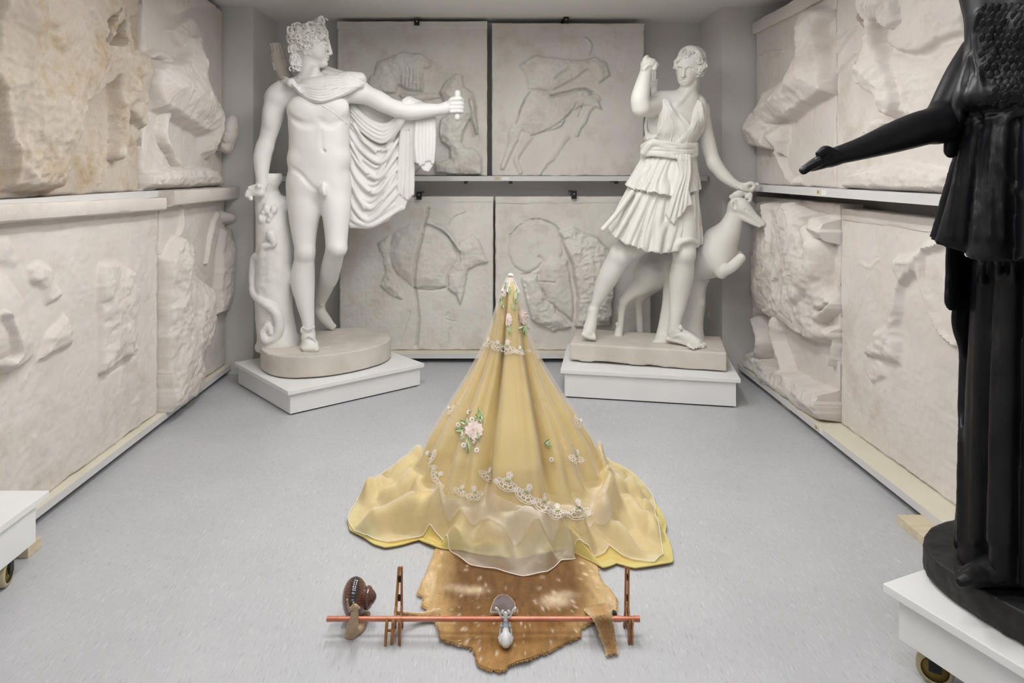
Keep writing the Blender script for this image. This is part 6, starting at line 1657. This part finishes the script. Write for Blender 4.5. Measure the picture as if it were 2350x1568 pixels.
# breast scales: one leaf-shaped boss, repeated
bm = bmesh.new(); bmesh.ops.create_icosphere(bm, subdivisions=2, radius=1)
for v in bm.verts:
    v.co = Vector((v.co.x * .0098 * (1 - .25 * max(0, -v.co.z)), v.co.y * .0034, v.co.z * .0150))
me_s = bpy.data.meshes.new('scale'); bm.to_mesh(me_s); bm.free(); me_s.materials.append(M_black)
for p in me_s.polygons: p.use_smooth = True
for c, n in SCALES:
    o = bpy.data.objects.new('scale', me_s); link(o, bs); o.location = Vector(c) - wloc(bs)
    o.rotation_mode = 'QUATERNION'; o.rotation_quaternion = Vector(n).to_track_quat('-Y', 'Z') @ Matrix.Rotation(.22, 3, 'X').to_quaternion()

# ---- arm, hand, feet, neck and head
lo, hi = bounds(1815, 80, 2330, 420, 1.68, 2.0)
H_ = Figure(lo, hi, .004)
H_.t([(2250, 120, 1.91, 42), (2215, 180, 1.90, 43), (2174, 258, 1.88, 40), (2152, 290, 1.86, 38)], .02, 16)
H_.t([(2158, 284, 1.86, 40), (2110, 296, 1.845, 40), (2050, 316, 1.825, 35), (1980, 340, 1.80, 26), (1926, 356, 1.785, 21), (1905, 362, 1.78, 20)], .02, 20)
H_.t([(1910, 362, 1.78, 21), (1885, 372, 1.77, 20), (1862, 382, 1.762, 15)], .012, 8, flat=((0, 0, 1), .8))
for i, (e, dd) in enumerate((((1838, 393), -.028), ((1836, 391), -.010), ((1838, 389), .008), ((1846, 385), .024))):
    H_.t([(1880, 374 + (i - 1.5) * 1.5, 1.77 + dd, 10), (1858, 383, 1.765 + dd, 9.5), (e[0] + 6, e[1], 1.76 + dd, 8.5)], .004, 8)
H_.t([(1912, 352, 1.765, 12), (1894, 345, 1.755, 11), (1880, 353, 1.75, 8.5)], .008, 8)
H_.mesh('body', M_black, bs)
Ft = Figure(*bounds(2170, 1230, 2400, 1390, 1.62, 1.98), .004)
Ft.t([(2345, 1290, 1.80, 46), (2290, 1308, 1.79, 40), (2236, 1322, 1.785, 28)], .02, 10, flat=((0, 0, 1), .75))
for i in range(5): Ft.t([(2250 - 4 * i, 1324 - 3 * i, 1.770 + .022 * i, 19 - i), (2224 - 5 * i, 1330 - 5 * i, 1.765 + .024 * i, 17 - 1.6 * i), (2206 - 2 * i, 1336 - 7 * i, 1.765 + .026 * i, 13 - 1.3 * i)], .006, 8)
Ft.mesh('foot', M_black, bs)
Hd = Clay((1.36, 1.66, 1.92), (1.72, 2.0, 2.45), .006)
Hd.cap((1.53, 1.82, 1.93), (1.53, 1.80, 2.10), .06, .055, .03); Hd.ell((1.53, 1.80, 2.20), (.08, .10, .125), None, .03); Hd.ell((1.53, 1.74, 2.15), (.055, .05, .075), None, .03)
Hd.cap((1.53, 1.71, 2.21), (1.53, 1.69, 2.165), .010, .014, .01); Hd.ell((1.53, 1.83, 2.24), (.095, .11, .10), None, .02)
for sgn in (-1, 1): Hd.ell((1.53 + sgn * .030, 1.712, 2.205), (.018, .014, .010), None, .008, cut=True); Hd.ell((1.53 + sgn * .030, 1.722, 2.205), (.012, .012, .007), None, .002)
mesh_np('head', *Hd.nets(), M_black, bs)
Ar = Clay((1.62, 1.6, 1.35), (1.95, 1.95, 2.0), .006)
Ar.tube([(1.69, 1.82, 1.92), (1.77, 1.83, 1.74), (1.80, 1.80, 1.60)], [.058, .05, .042], .02, 10); Ar.tube([(1.80, 1.80, 1.61), (1.77, 1.74, 1.50), (1.74, 1.70, 1.43)], [.042, .036, .026], .02, 10); Ar.ell((1.735, 1.69, 1.40), (.03, .03, .045), None, .02)
mesh_np('lowered_arm', *Ar.nets(), M_black, bs)

# ================================================================== WHEELED PLINTH (left foreground)
tl = thing('trolley_plinth', (-1.735, 2.2, 0), 'corner of a white wheeled plinth at the left edge by the big slab', 'plinth', 'wheeled plinths')
box('plinth_box', (-1.735, 2.18, .1555), (.205, .56, .131), M_board, tl, bev=.002)
box('plinth_top', (-1.735, 2.20, .2335), (.225, .64, .025), M_board, tl, bev=.002)
caster(tl, -1.665, 2.345, .25, .1); caster(tl, -1.80 + .005, 2.0, .1, .1)
tag(box('wood_block', (-1.742, 2.549, .020), (.095, .078, .040), M_wood, bev=.002), 'small pale wooden block on the floor beside the left wheeled plinth', 'block')

# ================================================================== SPOTTED HIDE
HO = [(1003, 1255), (990, 1290), (972, 1330), (958, 1363), (975, 1372), (968, 1388), (984, 1398), (972, 1412), (1000, 1424), (1006, 1448), (1012, 1470), (1050, 1482), (1086, 1490), (1092, 1510), (1097, 1527), (1120, 1537), (1155, 1542), (1166, 1531), (1205, 1519), (1232, 1508), (1262, 1496), (1300, 1476), (1332, 1461), (1335, 1442), (1344, 1434), (1372, 1426), (1398, 1414), (1414, 1407), (1416, 1376), (1398, 1352), (1380, 1335), (1372, 1310), (1366, 1285), (1345, 1248), (1270, 1240), (1180, 1238), (1060, 1240)]
HB = np.array([FL(x, y, .006)[:2] for x, y in HO]); HC = FL(1180, 1380, .006)[:2]
HB = np.vstack([catmull(np.vstack([HB[i:i + 2]]), 10)[:-1] for i in range(len(HB) - 1)] + [catmull(np.vstack([HB[-1:], HB[:1]]), 10)[:-1]])
nb = len(HB); jit = fbm(HB[:, 0], HB[:, 1], 2.0, 40, 3)
dn = (HB - HC) / np.linalg.norm(HB - HC, axis=1)[:, None]; HB = HB + dn * (jit * .006)[:, None]
def to_px(P): return CX + P[..., 0] * F / P[..., 1], CY + (EYE - .006) * F / P[..., 1]
def seg1(px, py, P):
    d, t = seg_d(px, py, np.array(P, float)); return d
def hide_colour(X, Y, edge):
    """natural markings of the hide (edge = 0 at the rim .. 1 inside)"""
    P = np.stack([X, Y], -1); px, py = to_px(P)
    n1 = fbm(X, Y, 5.0, 9, 4); n2 = fbm(X * 3, Y, 8.0, 30, 3)
    brown = np.array((0.36, 0.185, 0.058)); dark = np.array((0.085, 0.043, 0.024)); tan = np.array((0.58, 0.39, 0.175)); cream = np.array((0.68, 0.54, 0.36))
    c = brown + np.zeros(px.shape + (3,))
    mix = lambda c, k, w: c * (1 - w[..., None]) + k * w[..., None]
    sp = np.exp(-(seg1(px, py, [(1192, 1250), (1188, 1340), (1170, 1420), (1158, 1540)]) / (26 + 8 * n1)) ** 2)
    c = mix(c, dark, .75 * sp * np.clip(1.2 - (py - 1330) / 200, .25, 1))
    rim = np.clip(1 - edge * 3.2 + .35 * n1, 0, 1)
    side = np.clip((np.abs(px - 1185) - 130) / 90, 0, 1)
    c = mix(c, tan, np.clip(rim * .6 + side * .75, 0, 1) * np.clip(1.5 - (py - 1400) / 60, .35, 1))
    for (x, y, rx, ry, k) in ((1082, 1358, 36, 9, .7), (1040, 1352, 26, 8, .5), (1275, 1382, 34, 15, .85), (1300, 1368, 26, 9, .6), (985, 1330, 14, 50, .8), (1375, 1330, 20, 40, .5), (1398, 1385, 16, 26, .6)):
        c = mix(c, cream, k * np.exp(-(((px - x) / rx) ** 2 + ((py - y) / ry) ** 2) ** 1.3) * np.clip(.8 + n1 * .6, 0, 1))
    rs = np.random.RandomState(3); sx_, sy_ = [], []
    for i in range(120):
        x, y = rs.uniform(985, 1385), rs.uniform(1255, 1520)
        dx, dy = x - 1185, (y - 1250) * .9; L = math.hypot(dx, dy); ux, uy = dx / L, dy / L
        a = (px - x) * ux + (py - y) * uy; b = -(px - x) * uy + (py - y) * ux
        s = rs.uniform(.4, .95)
        c = mix(c, np.array((0.80, 0.70, 0.54)), rs.uniform(.3, .75) * np.exp(-((a / (7 * s)) ** 2 + (b / (3.0 * s)) ** 2) ** 1.2))
    return np.clip(c * (1 + .30 * n2[..., None]), 0, 1)
M_hide = tinted('spotted_hide', .85, .2, .5, 160)
M_fur = tinted('short_fur', .7, .25, 0, 200, 1.2)
M_skinside = noisy('pale_skin_side', (0.62, 0.52, 0.38), (0.70, 0.60, 0.46), 12, .8)
hide = thing('deer_hide', (HC[0], HC[1], 0), 'brown spotted deer hide lying flat under the front of the dress', 'animal hide')
nr = 46; tr_ = np.linspace(0.0004, 1, nr) ** .8
PX = HC + (HB - HC)[:, None, :] * tr_[None, :, None]
E_ = (1 - tr_)[None, :] + 0 * PX[..., 0]
def hide_z(X, Y, e):
    return .0065 + .004 * (fbm(X, Y, 1.0, 5, 3) + .5) * smooth01(e / .1) + .010 * np.clip(1 - e / .10, 0, 1) * np.clip(fbm(X, Y, 4.0, 9, 2), 0, 1) * (Y < 2.25)
ZH = hide_z(PX[..., 0], PX[..., 1], E_)
Vh = np.concatenate([PX.reshape(-1, 2), ZH.reshape(-1, 1)], 1); cols = hide_colour(PX[..., 0], PX[..., 1], E_).reshape(-1, 3)
I = np.arange(nb * nr).reshape(nb, nr); J = np.roll(I, -1, 0)
Qh = np.stack([I[:, :-1], I[:, 1:], J[:, 1:], J[:, :-1]], -1).reshape(-1, 4)
o = mesh_np('hide', Vh, Qh[:, ::-1], M_hide, hide, cols=cols); md = o.modifiers.new('thick', 'SOLIDIFY'); md.thickness = .003; md.offset = -1
def fur(parent, X, Y, Z, ux, uy, uz, cols, L=.014, w=.0010, seed=1):
    rs = np.random.RandomState(seed); n = len(X)
    d = np.stack([ux, uy, uz], -1) + rs.normal(0, .22, (n, 3)); d[:, 2] = np.abs(d[:, 2]) * .4 + .10; d /= np.linalg.norm(d, axis=1)[:, None]
    s = np.cross(d, (0, 0, 1)); s /= np.linalg.norm(s, axis=1)[:, None] + 1e-9
    P = np.stack([X, Y, Z], -1); l = (L * rs.uniform(.6, 1.3, n))[:, None]
    V = np.stack([P - s * w, P + s * w, P + d * l], 1).reshape(-1, 3)
    T = np.arange(3 * n).reshape(-1, 3)
    f = mesh_np('fur', V, T, M_fur, parent, smooth=False, cols=np.repeat(cols * rs.uniform(.65, 1.3, (n, 1)), 3, 0)); f['kind'] = 'stuff'
rs = np.random.RandomState(11); N = 42000
ib = rs.randint(0, nb, N); fb = rs.rand(N)[:, None]; tq = np.sqrt(rs.rand(N))
Bp = HB[ib] * (1 - fb) + HB[(ib + 1) % nb] * fb; P = HC + (Bp - HC) * tq[:, None]
keep = P[:, 1] < 2.62; P = P[keep]; tq = tq[keep]
Xf, Yf = P[:, 0], P[:, 1]; ox, oy = FL(1185, 1230)[:2]; dx, dy = Xf - ox, Yf - oy; Ln = np.hypot(dx, dy)
fur(hide, Xf, Yf, hide_z(Xf, Yf, 1 - tq), dx / Ln, dy / Ln, 0 * dx, hide_colour(Xf, Yf, 1 - tq))
# the two leg strips; the right one lies over the bar
def strip_mesh(name, L, R, cols_rng, seed, mat=M_hide):
    n, m = 40, 10
    Lc, Rc = catmull(np.array(L, float), n), catmull(np.array(R, float), n)
    t = np.linspace(0, 1, m)[None, :, None]
    V = Lc[:, None] * (1 - t) + Rc[:, None] * t
    V[..., 2] += .004 * np.sin(np.linspace(0, np.pi, m))[None, :]
    V[..., :2] += (.0025 * fbm(V[..., 0], V[..., 1], seed, 60, 2))[..., None]
    k = np.abs(np.linspace(-1, 1, m))[None, :, None] ** 3
    c1, c2 = [np.array(c) for c in cols_rng]
    c = (c1 * (1 - k) + c2 * k) * (1 + .2 * fbm(V[..., 0] * 3, V[..., 1], seed, 30, 3))[..., None]
    I = np.arange(n * m).reshape(n, m); Q = np.stack([I[:-1, :-1], I[1:, :-1], I[1:, 1:], I[:-1, 1:]], -1).reshape(-1, 4)
    o = mesh_np(name, V.reshape(-1, 3), Q, mat, hide, cols=c.reshape(-1, 3)); md = o.modifiers.new('thick', 'SOLIDIFY'); md.thickness = .003; md.offset = 0
    T = V[-1].mean(0) - V[0].mean(0); T /= np.linalg.norm(T)
    rs = np.random.RandomState(int(seed)); q = rs.randint(0, n * m, 2600); P = V.reshape(-1, 3)[q] + rs.normal(0, .0015, (2600, 3)); P[:, 2] = V.reshape(-1, 3)[q][:, 2] + .001
    fur(hide, P[:, 0], P[:, 1], P[:, 2], np.full(2600, T[0]), np.full(2600, T[1]), np.full(2600, 0.0), c.reshape(-1, 3)[q], .009, .0008, int(seed))
def Wz(px, py, z):
    d = (EYE - z) * F / (py - CY); return np.array(((px - CX) * d / F, d, z))
strip_mesh('leg_skin', [Wz(1340, 1398, .010), Wz(1350, 1408, .040), Wz(1357, 1416, .078), Wz(1370, 1440, .052), Wz(1385, 1480, .016), Wz(1393, 1504, .006)],
           [Wz(1400, 1385, .010), Wz(1402, 1398, .040), Wz(1403, 1410, .078), Wz(1408, 1440, .050), Wz(1414, 1478, .016), Wz(1416, 1500, .006)], ((0.44, 0.27, 0.12), (0.60, 0.45, 0.27)), 5)
strip_mesh('leg_skin', [Wz(1010, 1398, .010), Wz(970, 1408, .02), Wz(940, 1408, .040), Wz(912, 1405, .050)],
           [Wz(1012, 1426, .008), Wz(975, 1424, .012), Wz(945, 1417, .032), Wz(913, 1411, .048)], ((0.42, 0.26, 0.12), (0.62, 0.52, 0.36)), 6)

# ================================================================== COPPER BAR AND ITS STANDS
M_copper = noisy('copper_tube', (0.46, 0.155, 0.095), (0.58, 0.23, 0.15), 14, .36, .05, 60, .5, metal=.55)
BZ, BD = .062, 2.079
bx0, bx1 = (751 - CX) * BD / F, (1467 - CX) * BD / F
bar = thing('copper_bar', ((bx0 + bx1) / 2, BD, BZ - .0078), 'long thin copper tube lying across the hide and two wooden stands', 'metal tube')
def ring_tube(x0, x1, r, name):
    n = 20; a = np.linspace(0, 2 * np.pi, n, endpoint=False); prof = [(x0, r * .7), (x0, r), (x1, r), (x1, r * .7), (x1 - .004, r * .7)]
    V = np.vstack([np.stack([np.full(n, x), BD + q * np.cos(a), BZ + q * np.sin(a)], -1) for x, q in prof]); m = len(prof)
    i, j = np.meshgrid(np.arange(m - 1), np.arange(n), indexing='ij'); k = (j + 1) % n
    o = mesh_np(name, V, np.stack([i * n + j, i * n + k, (i + 1) * n + k, (i + 1) * n + j], -1).reshape(-1, 4), M_copper, bar)
    e = o.modifiers.new('edges', 'EDGE_SPLIT'); e.split_angle = .7
ring_tube(bx0, bx1, .0074, 'tube'); ring_tube((1456 - CX) * BD / F, bx1 + .001, .0086, 'end_sleeve'); ring_tube((1410 - CX) * BD / F, (1425 - CX) * BD / F, .0086, 'end_sleeve'); ring_tube(bx0 - .001, bx0 + .012, .0079, 'end_sleeve')
M_oak = noisy('stained_stand_wood', (0.30, 0.125, 0.030), (0.46, 0.225, 0.065), 22, .38, .1, 80, .4, stretch=(1, 1, .25))
M_oak2 = noisy('red_stand_wood', (0.25, 0.085, 0.030), (0.36, 0.14, 0.055), 22, .38, .1, 80, .4, stretch=(1, 1, .25))
def side(parent, name, outline, x, th, mat, lean=0.0):
    """flat board cut to an outline in the (y,z) plane"""
    bm = bmesh.new(); vs = [bm.verts.new((x - th / 2, y, z)) for y, z in outline]; f = bm.faces.new(vs)
    r = bmesh.ops.extrude_face_region(bm, geom=[f]); bmesh.ops.translate(bm, verts=[e for e in r['geom'] if isinstance(e, bmesh.types.BMVert)], vec=(th, 0, 0))
    for v in bm.verts: v.co.x += lean * (v.co.z - .06)
    bmesh.ops.recalc_face_normals(bm, faces=bm.faces)
    bmesh.ops.bevel(bm, geom=bm.edges[:], offset=.0011, segments=2, affect='EDGES')
    return bm_obj(name, bm, mat, parent)
foot_o = [(2.052, 0), (2.066, 0), (2.070, .018), (2.082, .038), (2.108, .040), (2.128, 0), (2.142, 0), (2.132, .05), (2.150, .182), (2.140, .184), (2.122, .075), (2.108, .060), (2.092, .0535), (2.072, .0535), (2.067, .070), (2.060, .074), (2.054, .066), (2.058, .045), (2.050, .030)]
xs = lambda px: (px - CX) * 2.09 / F
M_spring = M_blackm
st = thing('plate_stand', (xs(908), 2.1, 0), 'open wooden plate stand holding up the bar beside the snail', 'stand', 'wooden plate stands')
side(st, 'side_frame', foot_o, xs(905), .0085, M_oak, .06); side(st, 'side_frame', foot_o, xs(918.5), .0065, M_oak2, -.02)
for z in (.150, .095): box('hinge', (xs(912.5), 2.130 + (z - .1) * .12, z), (.010, .008, .018), M_blackm, st, bev=.001)
foot2 = [(2.046, 0), (2.058, 0), (2.062, .030), (2.072, .0535), (2.066, .074), (2.058, .078), (2.050, .066), (2.044, .036)]
side(st, 'front_foot', foot2, xs(891), .0075, M_oak, .05); side(st, 'front_foot', foot2, xs(922), .005, M_oak2)
box('cross_pin', (xs(900), 2.062, .038), (.026, .006, .006), M_oak, st, bev=.001)
st = thing('plate_stand', (xs(1444), 2.1, 0), 'folded narrow wooden plate stand near the right end of the bar', 'stand', 'wooden plate stands')
side(st, 'side_frame', foot_o, xs(1440.5), .0055, M_oak2, .045); side(st, 'side_frame', foot_o, xs(1447), .0055, M_oak, .045)
for z in (.155, .095): box('hinge', (xs(1444) + .045 * (z - .06), 2.130 + (z - .1) * .12, z), (.004, .008, .018), M_blackm, st, bev=.001)
# dark pebble-like clip on the hide
g = Clay(Wz(1400, 1420, 0.0) - .03, Wz(1420, 1395, .03) + .03, .0015); c = Wz(1410, 1407, .012)
g.ell(c, (.0075, .010, .0065), rotm(8, 12, 20), .002); g.warp(g.lo, g.lo + g.n * g.h, lambda x, y, z: .0012 * fbm(x, y, z, 90, 2))
tag(mesh_np('dark_pebble', *g.nets(), M_blackbase), 'small dark grey pebble at the right edge of the hide', 'pebble')

def biggest(V, Q):
    """keep the largest connected piece"""
    lab = np.arange(len(V))
    for _ in range(400):
        m = lab[Q].min(1); new = lab.copy()
        for k in range(4): np.minimum.at(new, Q[:, k], m)
        new = new[new]
        if (new == lab).all(): break
        lab = new
    u, c = np.unique(lab, return_counts=True); keep = lab == u[c.argmax()]
    idx = np.cumsum(keep) - 1; Q = Q[keep[Q].all(1)]
    return V[keep], idx[Q]
# ================================================================== CERAMIC SNAIL
sn = thing('snail_figurine', (*Wz(815, 1440, 0)[:2], 0), 'glazed ceramic snail with a dark brown shell looking over the bar', 'figurine')
M_shell = tinted('glazed_shell', .10, .7, .0, 60); M_shell.node_tree.nodes['Principled BSDF'].inputs['Coat Weight'].default_value = .8; M_shell.node_tree.nodes['Principled BSDF'].inputs['Coat Roughness'].default_value = .04
M_snail = tinted('glazed_snail_body', .35, .5, .15, 120)
g = Clay((-.50, 2.05, 0), (-.32, 2.26, .17), .0017)
c1 = W(815, 1373, 2.165); g.ell(c1, (.040, .056, .060), rotm(0, -4, 0), .004)
c2 = W(845, 1372, 2.160); g.ell(c2, (.0185, .034, .034), None, .003)
c3 = W(853.5, 1371, 2.158); g.ell(c3, (.0125, .021, .021), None, .002); c4 = W(859, 1370, 2.157); g.ell(c4, (.007, .012, .012), None, .002)
def rib(x, y, z):
    a = np.arctan2(z - c1[2], -(y - c1[1])); return .0007 * np.sin(a * 40 + (x - c1[0]) * 40) * np.clip(1.4 - np.abs(x - c1[0]) / .04, .3, 1)
g.warp(g.lo, g.lo + g.n * g.h, rib)
V, Q = g.nets(1); u = (V[:, 0] - c1[0]) / .040; a = np.arctan2(V[:, 2] - c1[2], -(V[:, 1] - c1[1]))
st_ = .5 + .5 * np.sin(a * 40 + u * 1.6)
brown = np.array((0.13, 0.038, 0.012)); black = np.array((0.008, 0.010, 0.016)); plum = np.array((0.10, 0.036, 0.030))
wb = np.exp(-((u - .1) / .42) ** 2)[:, None]; cs = brown * (1 - wb) + black * wb
wp_ = smooth01((u - .55) / .4)[:, None]; cs = cs * (1 - wp_) + plum * wp_
wl = smooth01((c1[2] - .012 - V[:, 2]) / .05)[:, None] * .45; cs = cs * (1 - wl) + np.array((0.26, 0.15, 0.11)) * wl
cs = cs * (.75 + .45 * st_[:, None]); wd_ = smooth01((u - 1.45) / .3)[:, None] * .7; cs = cs * (1 - wd_) + black * wd_
mesh_np('shell', V, Q, M_shell, sn, cols=cs)
B2 = Figure((-.50, 2.03, 0), (-.33, 2.26, .16), .0018)
B2.t([(806, 1456, 2.092, 13), (808, 1444, 2.085, 13), (812, 1425, 2.07, 11), (814, 1405, 2.055, 8.5), (814, 1396, 2.052, 9.5)], .006, 16)
B2.g.cap(Wz(797, 1461, .003), Wz(824, 1450, .003), .004, .006, .010); B2.g.cap(Wz(797, 1461, .003), Wz(802, 1425, .045), .004, .006, .008)
B2.g.tube([Wz(810, 1450, .012), Wz(826, 1438, .012), Wz(842, 1410, .010)], [.017, .018, .012], .01, 10, flat=((0, 0, 1), .75))
B2.t([(804, 1398, 2.045, 3), (814, 1391, 2.042, 4.5), (825, 1396, 2.045, 3)], .003, 8)
B2.t([(802, 1402, 2.045, 3.4), (799, 1392, 2.042, 2.8), (797, 1380, 2.038, 2.2), (796.7, 1377, 2.037, 3)], .0015, 8)
B2.t([(812, 1394, 2.042, 3.4), (811, 1388, 2.04, 2.4), (811.4, 1383, 2.04, 2.6)], .002, 8); B2.t([(809, 1404, 2.036, 2.6), (807.5, 1401, 2.032, 2.8)], .002)
B2.g.warp(B2.g.lo, B2.g.lo + B2.g.n * B2.g.h, lambda x, y, z: .0006 * fbm(x, y, z, 160, 2, True))
V, Q = B2.g.nets(1); V, Q = biggest(V, Q); n_ = fbm(V[:, 0], V[:, 1], V[:, 2], 50, 3)[:, None]
cs = np.array((0.47, 0.32, 0.19)) + .12 * n_ * np.array((1, .9, .7)); ws = smooth01((-.4145 - V[:, 0]) / .006)[:, None] * .45; cs = cs * (1 - ws) + np.array((0.36, 0.27, 0.13)) * ws
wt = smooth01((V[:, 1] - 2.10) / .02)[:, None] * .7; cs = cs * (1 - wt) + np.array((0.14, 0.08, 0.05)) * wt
mesh_np('snail_body', V, Q, M_snail, sn, cols=np.clip(cs, 0, 1))

# ================================================================== WHITE TOY FIGURE AND AGATE SLICE
M_toy = noisy('white_plastic', (0.66, 0.67, 0.68), (0.72, 0.73, 0.74), 20, .35, 0, spec=.5); M_toyg = noisy('grey_plastic', (0.36, 0.40, 0.43), (0.44, 0.48, 0.51), 20, .35, 0, spec=.5)
ty = thing('toy_figurine', (*Wz(1160, 1484, 0)[:2], .008), 'small white jointed plastic toy figure with raised arms lying against the bar', 'toy')
Y_ = Figure((-.02, 1.98, 0), (.13, 2.16, .12), .0011)
Y_.t([(1160.5, 1443, 2.056, 6.5), (1160.5, 1455, 2.040, 8.5), (1160.5, 1467, 2.028, 10.5), (1160.5, 1476, 2.022, 10.5)], .004, 12)
Y_.e(1151, 1474, 2.030, 5.5, 5.5, .008, .004); Y_.e(1170, 1474, 2.030, 5.5, 5.5, .008, .004)
Y_.t([(1153, 1460, 2.035, 6), (1150, 1470, 2.030, 6)], .004); Y_.t([(1168, 1460, 2.035, 6), (1171, 1470, 2.030, 6)], .004)
Y_.t([(1160, 1424, 2.062, 3.4), (1161, 1413, 2.064, 4.4), (1160, 1408, 2.064, 4)], .003, 8)
Y_.t([(1157, 1412, 2.062, 2.2), (1155.6, 1400, 2.058, 1.0)], .001); Y_.t([(1164, 1412, 2.062, 2.2), (1165.5, 1400, 2.058, 1.0)], .001)
for s_ in (-1, 1):
    x = lambda q: 1160.5 + s_ * q
    Y_.e(x(7), 1405, 2.064, 3.6, 5.2, .004, .001)
    Y_.t([(x(10), 1416, 2.066, 2.4), (x(15), 1406, 2.062, 2.2), (x(17), 1401, 2.060, 2.4), (x(22), 1396.5, 2.058, 3)], .001, 12)
    Y_.t([(x(6), 1418, 2.066, 2.2), (x(11), 1415, 2.066, 2.4)], .001)
V_, Q_m = Y_.g.nets(); mesh_np('toy_body', V_, Q_m, M_toy, ty)
Y2 = Figure((-.02, 1.98, 0), (.13, 2.16, .12), .0011)
Y2.t([(1160.5, 1444, 2.055, 7.5), (1160.5, 1436, 2.060, 6.5), (1160.5, 1431, 2.062, 4)], .002, 8)
for i in range(3): Y2.c((1157, 1430 - 2.6 * i, 2.060, 1.9), (1164, 1430 - 2.6 * i, 2.060, 1.9), .0006)
for s_ in (-1, 1):
    x = lambda q: 1160.5 + s_ * q
    Y2.t([(x(9), 1429, 2.062, 1.9), (x(10), 1438, 2.058, 2.8), (x(12.5), 1448, 2.050, 2.2), (x(13.5), 1458, 2.042, 2.0), (x(16), 1466, 2.036, 2.8)], .001, 12); Y2.e(x(10), 1437.5, 2.054, 3.6, 2.6, .004, .001)
mesh_np('toy_joints', *Y2.g.nets(), M_toyg, ty)
M_agate = noisy('agate', (0.10, 0.065, 0.055), (0.23, 0.19, 0.19), 18, .12, 0, spec=.6, stretch=(1, 1, 3), c3=(0.30, 0.27, 0.27), s3=14, t3=(.5, .7)); M_rind = noisy('agate_rind', (0.30, 0.22, 0.14), (0.56, 0.46, 0.33), 40, .8, .4, 90)
po = [(1124, 1414), (1128, 1403), (1134, 1393), (1143, 1387), (1154, 1385), (1165, 1387), (1175, 1392), (1182, 1399), (1184, 1408), (1183, 1414)]
ag = thing('agate_slice', (*Wz(1154, 1408, 0)[:2], .010), 'dark polished half round agate slice behind the white toy figure', 'stone')
def slab_poly(name, pts, z0, z1, tilt, mat, shr=1.0):
    P = np.array([Wz(x, y, .022)[:2] for x, y in pts]); c = P.mean(0); P = c + (P - c) * shr; n = len(P); ymin = P[:, 1].min()
    zt = lambda p: (p[1] - ymin) * tilt
    V = [(p[0], p[1], z0 + zt(p)) for p in P] + [(p[0], p[1], z1 + zt(p)) for p in P] + [(c[0], c[1], z1 + zt(c)), (c[0], c[1], z0 + zt(c))]
    bm = bmesh.new(); vs = [bm.verts.new(v) for v in V]
    for i in range(n):
        j = (i + 1) % n; bm.faces.new((vs[i], vs[j], vs[n + j], vs[n + i])); bm.faces.new((vs[n + i], vs[n + j], vs[2 * n])); bm.faces.new((vs[j], vs[i], vs[2 * n + 1]))
    bmesh.ops.recalc_face_normals(bm, faces=bm.faces); return bm_obj(name, bm, mat, ag)
slab_poly('rind', po, .026, .0335, .30, M_rind); slab_poly('polished_face', po, .0335, .0345, .30, M_agate, .93)
